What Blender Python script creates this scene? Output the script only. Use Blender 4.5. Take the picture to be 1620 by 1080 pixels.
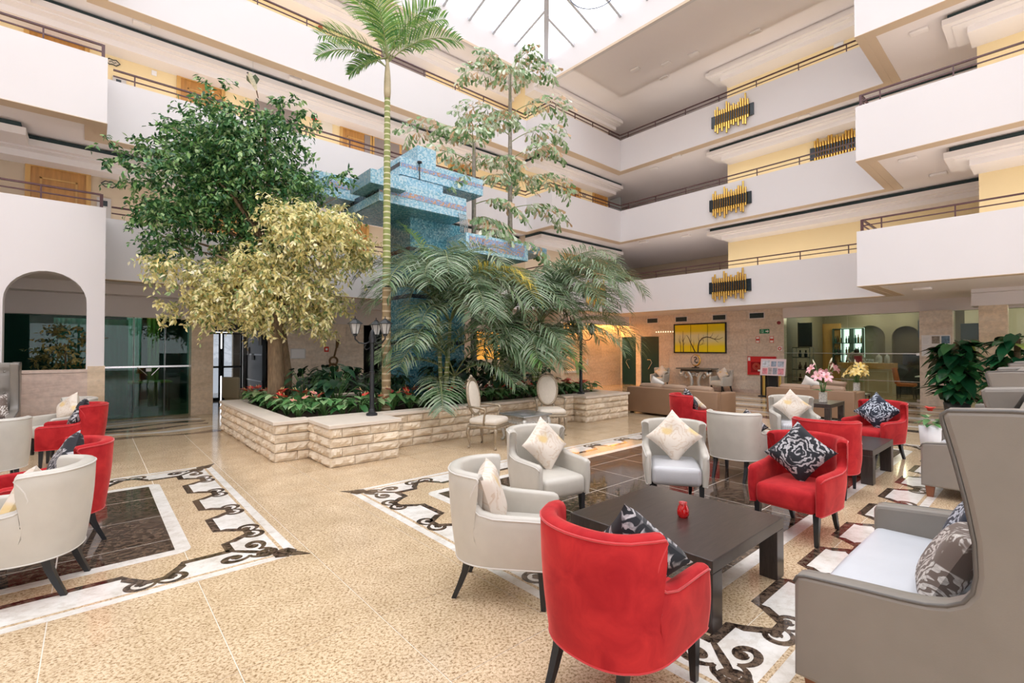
import bpy, math, random
import numpy as np
from mathutils import Vector, Matrix
R = math.radians
PI = math.pi
SC = bpy.context.scene
COL = SC.collection
for o in list(bpy.data.objects):
    bpy.data.objects.remove(o, do_unlink=True)

# ------------------------------------------------------------------ camera
cam_data = bpy.data.cameras.new('camera')
cam = bpy.data.objects.new('camera', cam_data)
COL.objects.link(cam)
cam.location = (0, 0, 1.6)
cam.rotation_euler = (R(90 + 0.854), 0, R(-41.35))
cam_data.sensor_width = 36.0
cam_data.lens = 36.0 * 756.2 / 1620.0
cam_data.clip_start = 0.02
cam_data.clip_end = 300
SC.camera = cam

# ------------------------------------------------------------------ daylight
world = bpy.data.worlds.new('World')
SC.world = world
world.use_nodes = True
wn = world.node_tree
wn.nodes.clear()
w_out = wn.nodes.new('ShaderNodeOutputWorld')
w_bg = wn.nodes.new('ShaderNodeBackground')
w_bg.inputs['Color'].default_value = (0.98, 0.965, 0.99, 1)
w_bg.inputs['Strength'].default_value = 2.75
wn.links.new(w_bg.outputs[0], w_out.inputs[0])

# ------------------------------------------------------------------ exposure
SC.view_settings.view_transform = 'Standard'
SC.view_settings.look = 'None'
SC.view_settings.exposure = 0.2
SC.view_settings.gamma = 1.0
SC.view_settings.use_curve_mapping = False

# ------------------------------------------------------------------ helpers
class MB:
    """collects faces; build() links ONE mesh object"""
    def __init__(s):
        s.v = []; s.f = []; s.m = []
        s.cur = 0
    def add(s, vs, fs):
        b = len(s.v)
        s.v.extend([tuple(map(float, p)) for p in vs])
        for f in fs:
            s.f.append(tuple(b + i for i in f)); s.m.append(s.cur)
        return s
    def box(s, x0, y0, z0, x1, y1, z1):
        vs = [(x0,y0,z0),(x1,y0,z0),(x1,y1,z0),(x0,y1,z0),(x0,y0,z1),(x1,y0,z1),(x1,y1,z1),(x0,y1,z1)]
        return s.add(vs, [(3,2,1,0),(4,5,6,7),(0,1,5,4),(1,2,6,5),(2,3,7,6),(3,0,4,7)])
    def hexa(s, b4, t4):
        return s.add(list(b4) + list(t4), [(3,2,1,0),(4,5,6,7),(0,1,5,4),(1,2,6,5),(2,3,7,6),(3,0,4,7)])
    def quad(s, *p):
        return s.add(p, [tuple(range(len(p)))])
    def rbox(s, x0, y0, z0, x1, y1, z1, r=0.03, n=3, puff=0.0):
        """box with rounded edges; puff bulges the faces"""
        c = np.array([(x0+x1)/2, (y0+y1)/2, (z0+z1)/2]); h = np.array([x1-x0, y1-y0, z1-z0]) / 2
        r = min(r, *(h * 0.999))
        def grid(hh):
            a = [-hh + r - r*math.cos(k*PI/2/n) if False else -hh + r*(1-math.cos(k*PI/2/n)) for k in range(n)]
            a = [-hh + r*(1-math.cos(k*PI/2/n)) for k in range(n+1)]
            mid = [0.0] if puff else []
            return a + mid + [-t for t in reversed(a)]
        g = [grid(h[i]) for i in range(3)]
        vid = {}
        vs = []; fs = []
        def vert(p):
            key = tuple(round(t, 6) for t in p)
            if key in vid: return vid[key]
            q = np.array(p); inner = np.clip(q, -(h - r), h - r); d = q - inner
            L = np.linalg.norm(d)
            # push onto the rounded surface
            if L > 1e-9:
                m = np.max(np.abs(d) / r)
                d = d / L * r * m
            out = inner + d
            if puff:
                u = out / h
                out = out + np.array([np.sign(u[i]) * puff * max(0, abs(u[i])**4) * (1-u[(i+1)%3]**2) * (1-u[(i+2)%3]**2) for i in range(3)])
            vid[key] = len(vs); vs.append(tuple(c + out)); return vid[key]
        for ax in range(3):
            a1, a2 = (ax+1) % 3, (ax+2) % 3
            for sg in (-1, 1):
                for i in range(len(g[a1]) - 1):
                    for j in range(len(g[a2]) - 1):
                        q = []
                        for (di, dj) in ((0,0),(1,0),(1,1),(0,1)):
                            p = [0,0,0]; p[ax] = sg*h[ax]; p[a1] = g[a1][i+di]; p[a2] = g[a2][j+dj]
                            q.append(vert(p))
                        q = q if sg > 0 else q[::-1]
                        if len(set(q)) >= 3: fs.append(tuple(dict.fromkeys(q)))
        return s.add(vs, fs)
    def tube(s, pts, r=0.02, n=8, cap=True):
        P = [Vector(p) for p in pts]; m = len(P)
        rs = r if isinstance(r, (list, tuple)) else [r]*m
        prev = None; vs = []; fs = []
        for i in range(m):
            t = (P[min(i+1, m-1)] - P[max(i-1, 0)])
            t = t.normalized() if t.length > 1e-9 else Vector((0,0,1))
            if prev is None:
                a = Vector((0,0,1)) if abs(t.z) < 0.9 else Vector((1,0,0))
                u = t.cross(a).normalized()
            else:
                u = prev - t * prev.dot(t)
                u = u.normalized() if u.length > 1e-6 else t.orthogonal().normalized()
            prev = u; w = t.cross(u)
            for k in range(n):
                a = 2*PI*k/n
                vs.append(P[i] + (u*math.cos(a) + w*math.sin(a))*rs[i])
        for i in range(m-1):
            for k in range(n):
                fs.append((i*n+k, i*n+(k+1)%n, (i+1)*n+(k+1)%n, (i+1)*n+k))
        if cap:
            fs.append(tuple(range(n-1, -1, -1))); fs.append(tuple((m-1)*n+k for k in range(n)))
        return s.add(vs, fs)
    def lathe(s, prof, n=20, c=(0,0,0)):
        vs = []; fs = []
        for (r, z) in prof:
            for k in range(n):
                a = 2*PI*k/n
                vs.append((c[0]+r*math.cos(a), c[1]+r*math.sin(a), c[2]+z))
        m = len(prof)
        for i in range(m-1):
            for k in range(n):
                fs.append((i*n+k, i*n+(k+1)%n, (i+1)*n+(k+1)%n, (i+1)*n+k))
        fs.append(tuple(range(n-1, -1, -1))); fs.append(tuple((m-1)*n+k for k in range(n)))
        return s.add(vs, fs)
    def prism(s, poly, a0, a1, axis='z'):
        """poly of 2D points extruded from a0 to a1 along axis"""
        def P(p, a):
            if axis == 'z': return (p[0], p[1], a)
            if axis == 'y': return (p[0], a, p[1])
            return (a, p[0], p[1])
        n = len(poly)
        vs = [P(p, a0) for p in poly] + [P(p, a1) for p in poly]
        fs = [tuple(range(n-1, -1, -1)), tuple(range(n, 2*n))]
        fs += [(i, (i+1)%n, n+(i+1)%n, n+i) for i in range(n)]
        return s.add(vs, fs)
    def ribbon(s, pts, w, z0, z1, closed=False):
        """flat ribbon of width w (number or list) on the floor plane, with thickness"""
        m = len(pts); L = []; Rr = []
        for i in range(m):
            a = pts[(i-1) % m] if closed else pts[max(i-1,0)]
            b = pts[(i+1) % m] if closed else pts[min(i+1,m-1)]
            dx, dy = b[0]-a[0], b[1]-a[1]; d = math.hypot(dx, dy) or 1
            ww = w[i] if isinstance(w, (list, tuple)) else w
            nx, ny = -dy/d*ww/2, dx/d*ww/2
            L.append((pts[i][0]+nx, pts[i][1]+ny)); Rr.append((pts[i][0]-nx, pts[i][1]-ny))
        rng = range(m) if closed else range(m-1)
        for i in rng:
            j = (i+1) % m
            s.hexa([(*L[i],z0),(*Rr[i],z0),(*Rr[j],z0),(*L[j],z0)], [(*L[i],z1),(*Rr[i],z1),(*Rr[j],z1),(*L[j],z1)])
        return s
    def xf(s, M, start=0):
        for i in range(start, len(s.v)):
            s.v[i] = tuple(M @ Vector(s.v[i]))
        return s
    def mesh(s, name, smooth=False):
        me = bpy.data.meshes.new(name)
        me.from_pydata(s.v, [], s.f)
        if any(s.m):
            me.polygons.foreach_set('material_index', s.m)
        if smooth is True:
            me.polygons.foreach_set('use_smooth', [True]*len(s.f))
        elif smooth:
            me.polygons.foreach_set('use_smooth', [True]*len(s.f))
            try: me.set_sharp_from_angle(angle=R(smooth))
            except Exception: pass
        me.update()
        return me
    def build(s, name, mat, parent=None, smooth=False):
        return obj(name, s.mesh(name, smooth), mat, parent)

def obj(name, me, mat=None, parent=None):
    o = bpy.data.objects.new(name, me); COL.objects.link(o)
    mats = mat if isinstance(mat, (list, tuple)) else [mat]
    if me is not None and len(me.materials) == 0:
        for m in mats:
            if m is not None: me.materials.append(m)
    if parent is not None: o.parent = parent
    return o
def tag(o, label=None, cat=None, group=None, kind=None):
    if label: o['label'] = label
    if cat: o['category'] = cat
    if group: o['group'] = group
    if kind: o['kind'] = kind
    return o
def thing(name, label, cat, loc=(0,0,0), rz=0.0, group=None):
    o = bpy.data.objects.new(name, None); COL.objects.link(o)
    o.empty_display_size = 0.1
    o.location = loc; o.rotation_euler = (0, 0, rz)
    return tag(o, label, cat, group)
def struct(o):
    o['kind'] = 'structure'; return o
def copy_tree(o, parent=None):
    c = o.copy(); COL.objects.link(c); c.parent = parent
    for ch in list(o.children):
        copy_tree(ch, c)
    return c
def np_mesh(name, V, Fq):
    """fast quad mesh from numpy arrays"""
    me = bpy.data.meshes.new(name)
    k = Fq.shape[1]
    me.vertices.add(len(V)); me.vertices.foreach_set('co', np.asarray(V, dtype=np.float32).ravel())
    me.loops.add(Fq.size); me.loops.foreach_set('vertex_index', Fq.astype(np.int32).ravel())
    me.polygons.add(len(Fq)); me.polygons.foreach_set('loop_start', np.arange(0, Fq.size, k, dtype=np.int32))
    me.polygons.foreach_set('loop_total', np.full(len(Fq), k, dtype=np.int32))
    me.update(calc_edges=True); me.validate()
    return me

# ------------------------------------------------------------------ materials
_M = {}
class NT:
    def __init__(s, name):
        s.mat = bpy.data.materials.new(name); s.mat.use_nodes = True
        s.t = s.mat.node_tree; s.t.nodes.clear()
        s.out = s.t.nodes.new('ShaderNodeOutputMaterial')
        s.b = s.t.nodes.new('ShaderNodeBsdfPrincipled')
        s.t.links.new(s.b.outputs[0], s.out.inputs[0])
    def n(s, typ, **kw):
        nd = s.t.nodes.new('ShaderNode' + typ)
        for k, v in kw.items():
            if k in nd.inputs: nd.inputs[k].default_value = v
            else: setattr(nd, k, v)
        return nd
    def l(s, a, b): s.t.links.new(a, b)
    def coord(s, kind='Object', scale=(1,1,1), rot=(0,0,0)):
        mp = s.n('Mapping')
        mp.inputs['Scale'].default_value = scale; mp.inputs['Rotation'].default_value = rot
        if kind == 'World':
            s.l(s.n('NewGeometry').outputs['Position'], mp.inputs[0])
        else:
            s.l(s.n('TexCoord').outputs[kind], mp.inputs[0])
        return mp.outputs[0]
    def ramp(s, fac, stops, interp='LINEAR'):
        r = s.n('ValToRGB'); cr = r.color_ramp; cr.interpolation = interp
        while len(cr.elements) < len(stops): cr.elements.new(0.5)
        for e, (p, c) in zip(cr.elements, stops):
            e.position = p; e.color = (*c, 1) if len(c) == 3 else c
        s.l(fac, r.inputs[0]); return r.outputs[0]
    def mix(s, fac, a, b, typ='MIX'):
        m = s.n('MixRGB', blend_type=typ)
        for inp, v in ((0, fac), (1, a), (2, b)):
            if hasattr(v, 'is_output') or hasattr(v, 'links'): s.l(v, m.inputs[inp])
            else: m.inputs[inp].default_value = v if inp == 0 else ((*v, 1) if len(v) == 3 else v)
        return m.outputs[0]
    def bump(s, h, strength=0.2, dist=0.01):
        b = s.n('Bump'); b.inputs['Strength'].default_value = strength; b.inputs['Distance'].default_value = dist
        s.l(h, b.inputs['Height']); s.l(b.outputs[0], s.b.inputs['Normal']); return b

def mat(name, col, rough=0.5, metal=0.0, var=0.0, vscale=4.0, bump=0.0, bscale=60.0, spec=0.5, sheen=0.0, coat=0.0, emit=None, estr=1.0, stretch=(1,1,1), trans=0.0, col2=None, detail=4.0):
    if name in _M: return _M[name]
    t = NT(name); b = t.b
    b.inputs['Base Color'].default_value = (*col, 1)
    b.inputs['Roughness'].default_value = rough
    b.inputs['Metallic'].default_value = metal
    b.inputs['Specular IOR Level'].default_value = spec
    if sheen:
        b.inputs['Sheen Weight'].default_value = sheen; b.inputs['Sheen Roughness'].default_value = 0.4
    if coat:
        b.inputs['Coat Weight'].default_value = coat; b.inputs['Coat Roughness'].default_value = 0.08
    if trans: b.inputs['Transmission Weight'].default_value = trans
    if emit:
        b.inputs['Emission Color'].default_value = (*emit, 1); b.inputs['Emission Strength'].default_value = estr
    if var or col2:
        co = t.coord('Object', stretch)
        nz = t.n('TexNoise', Scale=vscale, Detail=detail); t.l(co, nz.inputs['Vector'])
        c2 = col2 if col2 else tuple(max(0, c*(1-var)) for c in col)
        c1 = col if col2 else tuple(min(1, c*(1+var*0.5)) for c in col)
        t.l(t.ramp(nz.outputs['Fac'], [(0.3, c2), (0.7, c1)]), b.inputs['Base Color'])
    if bump:
        co = t.coord('Object', stretch)
        nz = t.n('TexNoise', Scale=bscale, Detail=3.0); t.l(co, nz.inputs['Vector'])
        t.bump(nz.outputs['Fac'], bump)
    _M[name] = t.mat
    return t.mat

WHITE = mat('white_paint', (0.74, 0.705, 0.705), 0.62, var=0.02, vscale=0.6)
SOFF = mat('soffit_paint', (0.86, 0.80, 0.785), 0.7, var=0.02, vscale=0.5)
HEADER = mat('header_paint', (0.74, 0.69, 0.68), 0.7)
CORN = mat('cornice_paint', (0.86, 0.81, 0.79), 0.6)
BEIGE = mat('beige_trim', (0.64, 0.50, 0.36), 0.6)
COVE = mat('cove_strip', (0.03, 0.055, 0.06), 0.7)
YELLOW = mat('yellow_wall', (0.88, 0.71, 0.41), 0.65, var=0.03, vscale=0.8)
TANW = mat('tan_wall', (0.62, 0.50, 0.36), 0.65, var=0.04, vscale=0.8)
MAROON = mat('maroon_metal', (0.075, 0.022, 0.026), 0.32, spec=0.6)
WOOD = mat('door_wood', (0.50, 0.24, 0.06), 0.4, var=0.25, vscale=3, stretch=(6,6,0.6))
WOODF = mat('door_frame_wood', (0.62, 0.36, 0.11), 0.4, var=0.15, vscale=3, stretch=(6,6,0.6))
BLACK = mat('black_metal', (0.012, 0.014, 0.017), 0.35)
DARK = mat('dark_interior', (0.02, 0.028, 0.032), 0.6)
GREY = mat('grey_metal', (0.35, 0.36, 0.37), 0.35, metal=0.8)
STEEL = mat('steel', (0.62, 0.63, 0.64), 0.25, metal=1.0)
PAPER = mat('paper', (0.82, 0.82, 0.84), 0.7)
RED = mat('red_enamel', (0.60, 0.02, 0.025), 0.35)

def travertine(name, c1, c2, c3, rough=0.35, sc=(0.5,0.5,3.0)):
    if name in _M: return _M[name]
    t = NT(name)
    co = t.coord('World', sc)
    n1 = t.n('TexNoise', Scale=1.6, Detail=8.0, Roughness=0.65, Distortion=0.6); t.l(co, n1.inputs['Vector'])
    n2 = t.n('TexNoise', Scale=14.0, Detail=4.0); t.l(t.coord('World'), n2.inputs['Vector'])
    a = t.ramp(n1.outputs['Fac'], [(0.3, c3), (0.5, c1), (0.72, c2)])
    b = t.ramp(n2.outputs['Fac'], [(0.35, (0.72,0.72,0.72)), (0.65, (1.05,1.05,1.05))])
    t.l(t.mix(0.55, a, b, 'MULTIPLY'), t.b.inputs['Base Color'])
    t.b.inputs['Roughness'].default_value = rough
    # every slab cut from another block: a little tone shift for each object
    oi = t.n('ObjectInfo')
    hs = t.n('HueSaturation'); hs.inputs['Saturation'].default_value = 1.0
    mr = t.n('MapRange'); mr.inputs['To Min'].default_value = 0.90; mr.inputs['To Max'].default_value = 1.08
    t.l(oi.outputs['Random'], mr.inputs['Value']); t.l(mr.outputs[0], hs.inputs['Value'])
    src = t.b.inputs['Base Color'].links[0].from_socket
    t.l(src, hs.inputs['Color']); t.l(hs.outputs[0], t.b.inputs['Base Color'])
    _M[name] = t.mat; return t.mat
STONE = travertine('travertine', (0.76,0.65,0.54), (0.82,0.73,0.63), (0.66,0.54,0.43))
STONEP = travertine('pink_travertine', (0.60,0.46,0.38), (0.70,0.58,0.50), (0.46,0.33,0.27))
STONEW = travertine('warm_travertine', (0.72,0.56,0.39), (0.77,0.63,0.47), (0.62,0.46,0.30))

def glass(name, tint=(0.75,0.9,0.86), refl=0.12, rough=0.0, opacity=0.0):
    if name in _M: return _M[name]
    m = bpy.data.materials.new(name); m.use_nodes = True; t = m.node_tree; t.nodes.clear()
    out = t.nodes.new('ShaderNodeOutputMaterial')
    tr = t.nodes.new('ShaderNodeBsdfTransparent'); tr.inputs[0].default_value = (*tint, 1)
    gl = t.nodes.new('ShaderNodeBsdfGlossy'); gl.inputs['Roughness'].default_value = rough
    lw = t.nodes.new('ShaderNodeLayerWeight'); lw.inputs[0].default_value = 0.5
    fr = t.nodes.new('ShaderNodeMath'); fr.operation = 'POWER'; fr.inputs[1].default_value = 5.0
    t.links.new(lw.outputs['Facing'], fr.inputs[0])
    ad = t.nodes.new('ShaderNodeMath'); ad.operation = 'ADD'; ad.inputs[1].default_value = refl; ad.use_clamp = True
    mx = t.nodes.new('ShaderNodeMixShader')
    t.links.new(fr.outputs[0], ad.inputs[0]); t.links.new(ad.outputs[0], mx.inputs[0])
    t.links.new(tr.outputs[0], mx.inputs[1]); t.links.new(gl.outputs[0], mx.inputs[2])
    t.links.new(mx.outputs[0], out.inputs[0])
    _M[name] = m; return m
GLASS_SKY = glass('skylight_glass', (0.97,0.985,1.0), 0.0)
GLASS_BAR = glass('bar_glass', (0.78,0.84,0.78), 0.03)
GLASS_TEAL = glass('teal_glass', (0.34,0.60,0.54), 0.03)
GLASS_CLEAR = glass('clear_glass', (0.92,0.96,0.95), 0.02)
# ================================================================== STRUCTURE
ZS = [2.99, 5.79, 8.59]           # soffits of the three galleries
ZC = 11.39                        # top ceiling
PH = 1.22                         # parapet height
EDGE = [(-9.0,11.61),(0.18,11.61),(0.18,12.5),(11.7,12.5),(11.7,11.25),(15.6,11.25),(15.6,2.9),(12.8,2.9),(12.8,-9.0)]

# ---- floor ---------------------------------------------------------
def floor_stone(name, ca, cb, cc, rough=0.12, grain=26.0, tint=0.0):
    t = NT(name)
    co = t.coord('World')
    n1 = t.n('TexNoise', Scale=grain, Detail=6.0, Roughness=0.78); t.l(t.coord('World', (1,1.15,1), (0,0,0.6)), n1.inputs['Vector'])
    n2 = t.n('TexNoise', Scale=3.0, Detail=4.0, Roughness=0.6); t.l(co, n2.inputs['Vector'])
    a = t.ramp(n1.outputs['Fac'], [(0.40, cc), (0.475, cb), (0.555, ca)])
    b = t.ramp(n2.outputs['Fac'], [(0.3, (0.80,0.76,0.70)), (0.7, (1.06,1.05,1.04))])
    t.l(t.mix(0.8, a, b, 'MULTIPLY'), t.b.inputs['Base Color'])
    t.b.inputs['Roughness'].default_value = rough
    t.b.inputs['Specular IOR Level'].default_value = 0.5
    return t.mat
F_BEIGE = floor_stone('beige_granite', (0.75,0.605,0.425), (0.61,0.455,0.285), (0.23,0.14,0.065), 0.11, 58.0)
F_DARK = floor_stone('dark_marble', (0.15,0.105,0.075), (0.062,0.042,0.03), (0.018,0.012,0.01), 0.06, 18.0)
F_WHITE = floor_stone('white_marble', (0.83,0.81,0.78), (0.78,0.76,0.72), (0.70,0.66,0.61), 0.12, 9.0)
F_BROWN = floor_stone('brown_marble', (0.30,0.20,0.13), (0.22,0.14,0.09), (0.14,0.085,0.05), 0.1, 14.0)
GROUT = mat('grout', (0.76,0.70,0.60), 0.6)

TX0, TY0, TS = -0.179, -0.30, 0.7467           # tile grid
NX0, NX1, NY0, NY1 = -3, 13, 0, 15             # tiles built one by one
gx0, gx1 = TX0 + NX0*TS, TX0 + NX1*TS
gy0, gy1 = TY0 + NY0*TS, TY0 + NY1*TS
fl = MB()
for (a, b, c, d) in ((-9,-9,24,gy0), (-9,gy1,24,20), (-9,gy0,gx0,gy1), (gx1,gy0,24,gy1)):
    fl.box(a, b, -0.30, c, d, 0.0)
fl.box(gx0, gy0, -0.30, gx1, gy1, -0.006)
floor = struct(fl.build('floor', F_BEIGE))
tile_me = MB().box(0.003, 0.003, -0.0055, TS-0.003, TS-0.003, 0.0).mesh('floor_tile')
tile_me.materials.append(F_BEIGE)
gr = MB().box(gx0, gy0, -0.0062, gx1, gy1, -0.0028)
grout_o = gr.build('grout_bed', GROUT, floor)
for i in range(NX0, NX1):
    for j in range(NY0, NY1):
        o = obj('floor_tile', tile_me, None, floor); o.location = (TX0 + i*TS, TY0 + j*TS, 0)

# ---- marble inlays -----------------------------------------------------
Z1 = 0.0012
def spiral(cx, cy, r0, a0, turns, sgn=1, n=26, shrink=0.25):
    pts = []
    for k in range(n+1):
        f = k/n; r = r0*(1 - (1-shrink)*f); a = a0 + sgn*turns*2*PI*f
        pts.append((cx + r*math.cos(a), cy + r*math.sin(a)))
    return pts
_zi = 0
def scroll_pair(mb, M2, size, z1, w):
    """two mirrored curls that meet like a heart, pointing along local +y"""
    for sg in (-1, 1):
        p = spiral(sg*size*0.62, 0, size*0.62, PI if sg > 0 else 0, 1.25, -sg, 30, 0.22)
        p = [M2(q) for q in p]
        ws = [w*(0.6 + 0.8*math.sin(PI*min(1, k/20))) for k in range(len(p))]
        global _zi
        _zi += 1; z1 = z1 + 0.00012*(_zi % 9)
        mb.ribbon(p, ws, 0.0, z1)
        c = M2((sg*size*0.62, -size*0.05))
        mb.prism([(c[0]+size*0.17*math.cos(a*PI/4), c[1]+size*0.17*math.sin(a*PI/4)) for a in range(8)], 0.0, z1+0.00006)
def carpet(x0, x1, y0, y1, nx, ny, name):
    """white bordered marble carpet with a dark scroll line and a dark field"""
    IN, TG, TW = 0.40, 0.20, 0.17         # inset of the scroll line, of the tongue tips, tongue half-width
    white = MB(); line = MB(); beige = MB(); scr = MB()
    def side(P0, P1, inn, n):
        """boundary polyline of one side in world coords, from P0 to P1; inn = inward unit normal"""
        L = math.hypot(P1[0]-P0[0], P1[1]-P0[1]); ux, uy = (P1[0]-P0[0])/L, (P1[1]-P0[1])/L
        def W(s, d): return (P0[0]+ux*s+inn[0]*d, P0[1]+uy*s+inn[1]*d)
        prof = [(IN, IN)]
        ts = [IN + (L-2*IN)*(k+0.5)/n for k in range(n)] if n else []
        for t in ts:
            prof += [(t-TW*1.05, IN), (t-TW*0.95, IN-0.06), (t-TW*0.55, TG+0.05), (t-TW*0.3, TG), (t+TW*0.3, TG), (t+TW*0.55, TG+0.05), (t+TW*0.95, IN-0.06), (t+TW*1.05, IN)]
            def M2(q, t=t): return W(t+q[0], TG-0.015-q[1]*1.0)
            scroll_pair(scr, M2, 0.155, Z1*1.8, 0.030)
        prof.append((L-IN, IN))
        # white strip, cell by cell
        s_prev = 0
        pts = [(0, 0)] + prof + [(L, 0)]
        for a, b in zip(prof[:-1], prof[1:]):
            q = [W(a[0],0), W(b[0],0), W(b[0],b[1]), W(a[0],a[1])]
            if inn_flip: q = q[::-1]
            white.prism(q, 0.0, Z1)
        q = [W(0,0), W(IN,0), W(IN,IN)]; white.prism(q[::-1] if inn_flip else q, 0, Z1)
        q = [W(L-IN,0), W(L,0), W(L-IN,IN)]; white.prism(q[::-1] if inn_flip else q, 0, Z1)
        line.ribbon([W(s, d) for s, d in prof], 0.062, 0.0, Z1*1.6+0.00008*(1+len(line.f) % 7))
        beige.ribbon([W(0.10,0.085), W(L-0.10,0.085)], 0.028, 0.0, Z1*1.5)
        for s0, sg in ((0,1), (L,-1)):
            def M3(q, s0=s0, sg=sg): return W(s0+sg*(0.30+q[0]*0.9+q[1]*0.2), 0.22-q[1]*0.7+0.1*q[0])
            scroll_pair(scr, M3, 0.18, Z1*1.8, 0.036)
    inn_flip = False
    side((x0,y0),(x1,y0),(0,1),nx)
    side((x1,y0),(x1,y1),(-1,0),ny)
    side((x1,y1),(x0,y1),(0,-1),nx)
    side((x0,y1),(x0,y0),(1,0),ny)
    # leaf at each corner
    for cx, sx in ((x0,1),(x1,-1)):
        for cy, sy in ((y0,1),(y1,-1)):
            def Lf(a, b): return (cx+sx*a, cy+sy*b)
            scr.ribbon([Lf(0.40,0.40), Lf(0.28,0.28), Lf(0.16,0.16), Lf(0.04,0.04), Lf(-0.06,-0.06)], [0.03,0.05,0.03,0.09,0.005], 0, Z1*1.9+0.0016)
            scr.ribbon([Lf(0.16,0.16), Lf(0.05,0.14), Lf(0.0,0.08)], [0.02,0.06,0.01], 0, Z1*1.9+0.0019)
            scr.ribbon([Lf(0.16,0.16), Lf(0.14,0.05), Lf(0.08,0.0)], [0.02,0.06,0.01], 0, Z1*1.9+0.0022)
    white.build('inlay_border', F_WHITE, floor)
    line.build('inlay_line', F_DARK, floor)
    beige.build('inlay_pinstripe', F_BEIGE, floor)
    scr.build('inlay_scroll', F_DARK, floor)
    # inner white frame and dark field, cut along the tile joints
    a, wdt = 0.62, 0.10
    fr = MB()
    def rr(ix0, iy0, ix1, iy1, r, n=6):
        pts = []
        for (cx, cy, a0) in ((ix1-r,iy1-r,0),(ix0+r,iy1-r,PI/2),(ix0+r,iy0+r,PI),(ix1-r,iy0+r,1.5*PI)):
            pts += [(cx+r*math.cos(a0+PI/2*k/n), cy+r*math.sin(a0+PI/2*k/n)) for k in range(n+1)]
        return pts
    o_ = rr(x0+a, y0+a, x1-a, y1-a, 0.10); i_ = rr(x0+a+wdt, y0+a+wdt, x1-a-wdt, y1-a-wdt, 0.02)
    n = len(o_)
    for k in range(n):
        j = (k+1) % n
        fr.hexa([(*o_[k],0),(*o_[j],0),(*i_[j],0),(*i_[k],0)], [(*o_[k],Z1),(*o_[j],Z1),(*i_[j],Z1),(*i_[k],Z1)])
    fr.build('inlay_frame', F_WHITE, floor)
    fx0, fx1, fy0, fy1 = x0+a+wdt, x1-a-wdt, y0+a+wdt, y1-a-wdt
    bed = MB().box(fx0, fy0, 0.0, fx1, fy1, Z1*0.5); bed.build('grout_bed', mat('light_grout', (0.62,0.58,0.52), 0.5), floor)
    xs = [fx0] + [TX0+k*TS for k in range(-12, 30) if fx0+0.05 < TX0+k*TS < fx1-0.05] + [fx1]
    ys = [fy0] + [TY0+k*TS for k in range(-12, 30) if fy0+0.05 < TY0+k*TS < fy1-0.05] + [fy1]
    for p, q in zip(xs[:-1], xs[1:]):
        for r_, s_ in zip(ys[:-1], ys[1:]):
            MB().box(p+0.004, r_+0.004, 0.0, q-0.004, s_-0.004, Z1).build('field_slab', F_DARK, floor)
carpet(-5.4, 1.24, 3.92, 7.68, 6, 4, 'left')
carpet(2.17, 10.3, 0.86, 5.25, 9, 5, 'right')
# wavy brown and white bands towards the passage and the far lounge
def wavy(x0, x1, yc, w, amp, lam, ph, m, along='x'):
    pts = []
    n = 40
    for k in range(n+1):
        s = x0 + (x1-x0)*k/n; o_ = yc + amp*math.sin(2*PI*s/lam + ph)
        pts.append((s, o_) if along == 'x' else (o_, s))
    ws = [w*(0.65+0.35*math.sin(2*PI*(x0+(x1-x0)*k/n)/lam*1.3+ph*2)) for k in range(n+1)]
    MB().ribbon(pts, ws, 0.0, Z1).build('inlay_wave', m, floor)
for k, (yc, w, m) in enumerate(((10.9,0.30,F_BROWN),(11.45,0.24,F_WHITE),(11.95,0.34,F_BROWN),(12.5,0.3,F_DARK),(13.05,0.3,F_WHITE),(13.5,0.25,F_BROWN))):
    wavy(-0.2, 1.9, yc, w, 0.12, 1.9, k*1.1, m)
for k, (xc, w, m) in enumerate(((11.9,0.45,F_DARK),(12.7,0.5,F_WHITE),(13.5,0.5,F_BROWN),(14.3,0.5,F_WHITE),(15.1,0.55,F_DARK),(15.9,0.4,F_WHITE),(16.7,0.5,F_BROWN))):
    wavy(-1.0, 11.0, xc, w, 0.10, 5.0, k*0.9, m, 'y')

# ---- galleries -------------------------------------------------------
def seg_box(a, b, z0, z1, t, out=0.0):
    """box along the edge a>b, from the face line inwards (to the left of travel) by t; out shifts the face outwards"""
    dx, dy = b[0]-a[0], b[1]-a[1]; L = math.hypot(dx, dy); ux, uy = dx/L, dy/L; nx, ny = -uy, ux
    A = [(a[0]-nx*out, a[1]-ny*out), (b[0]-nx*out, b[1]-ny*out), (b[0]+nx*t, b[1]+ny*t), (a[0]+nx*t, a[1]+ny*t)]
    return [(*p, z0) for p in A], [(*p, z1) for p in A]
def inset(d):
    return [(-9.0,11.61+d),(0.18-d,11.61+d),(0.18-d,12.5+d),(11.7+d,12.5+d),(11.7+d,11.25+d),(15.6+d,11.25+d),(15.6+d,2.9-d),(12.8+d,2.9-d),(12.8+d,-9.0)]
for li, zs in enumerate(ZS):
    struct(MB().prism(inset(0.08) + [(24,-9),(24,20),(-9,20)], zs+0.012, zs+0.28).build('ceiling', SOFF))
    s0 = 0 if li else 1                     # the near left block comes down to the floor
    def band(d0, d1, z0, z1):
        return MB().prism(inset(d0)[s0:] + inset(d1)[s0:][::-1], z0, z1)
    w = struct(band(0.0, 0.16, zs, zs+PH).build('wall_gallery_parapet', WHITE))
    band(-0.006, 0.15, zs-0.012, zs-0.0005).build('drip_edge', BEIGE, w)
    band(0.15, 0.32, zs-0.004, zs+0.011).build('soffit_margin', BEIGE, w)
struct(MB().prism([(-9,12.38),(12.58,12.38),(12.58,-9),(24,-9),(24,20),(-9,20)], ZC, ZC+0.2).build('ceiling', SOFF))
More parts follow.
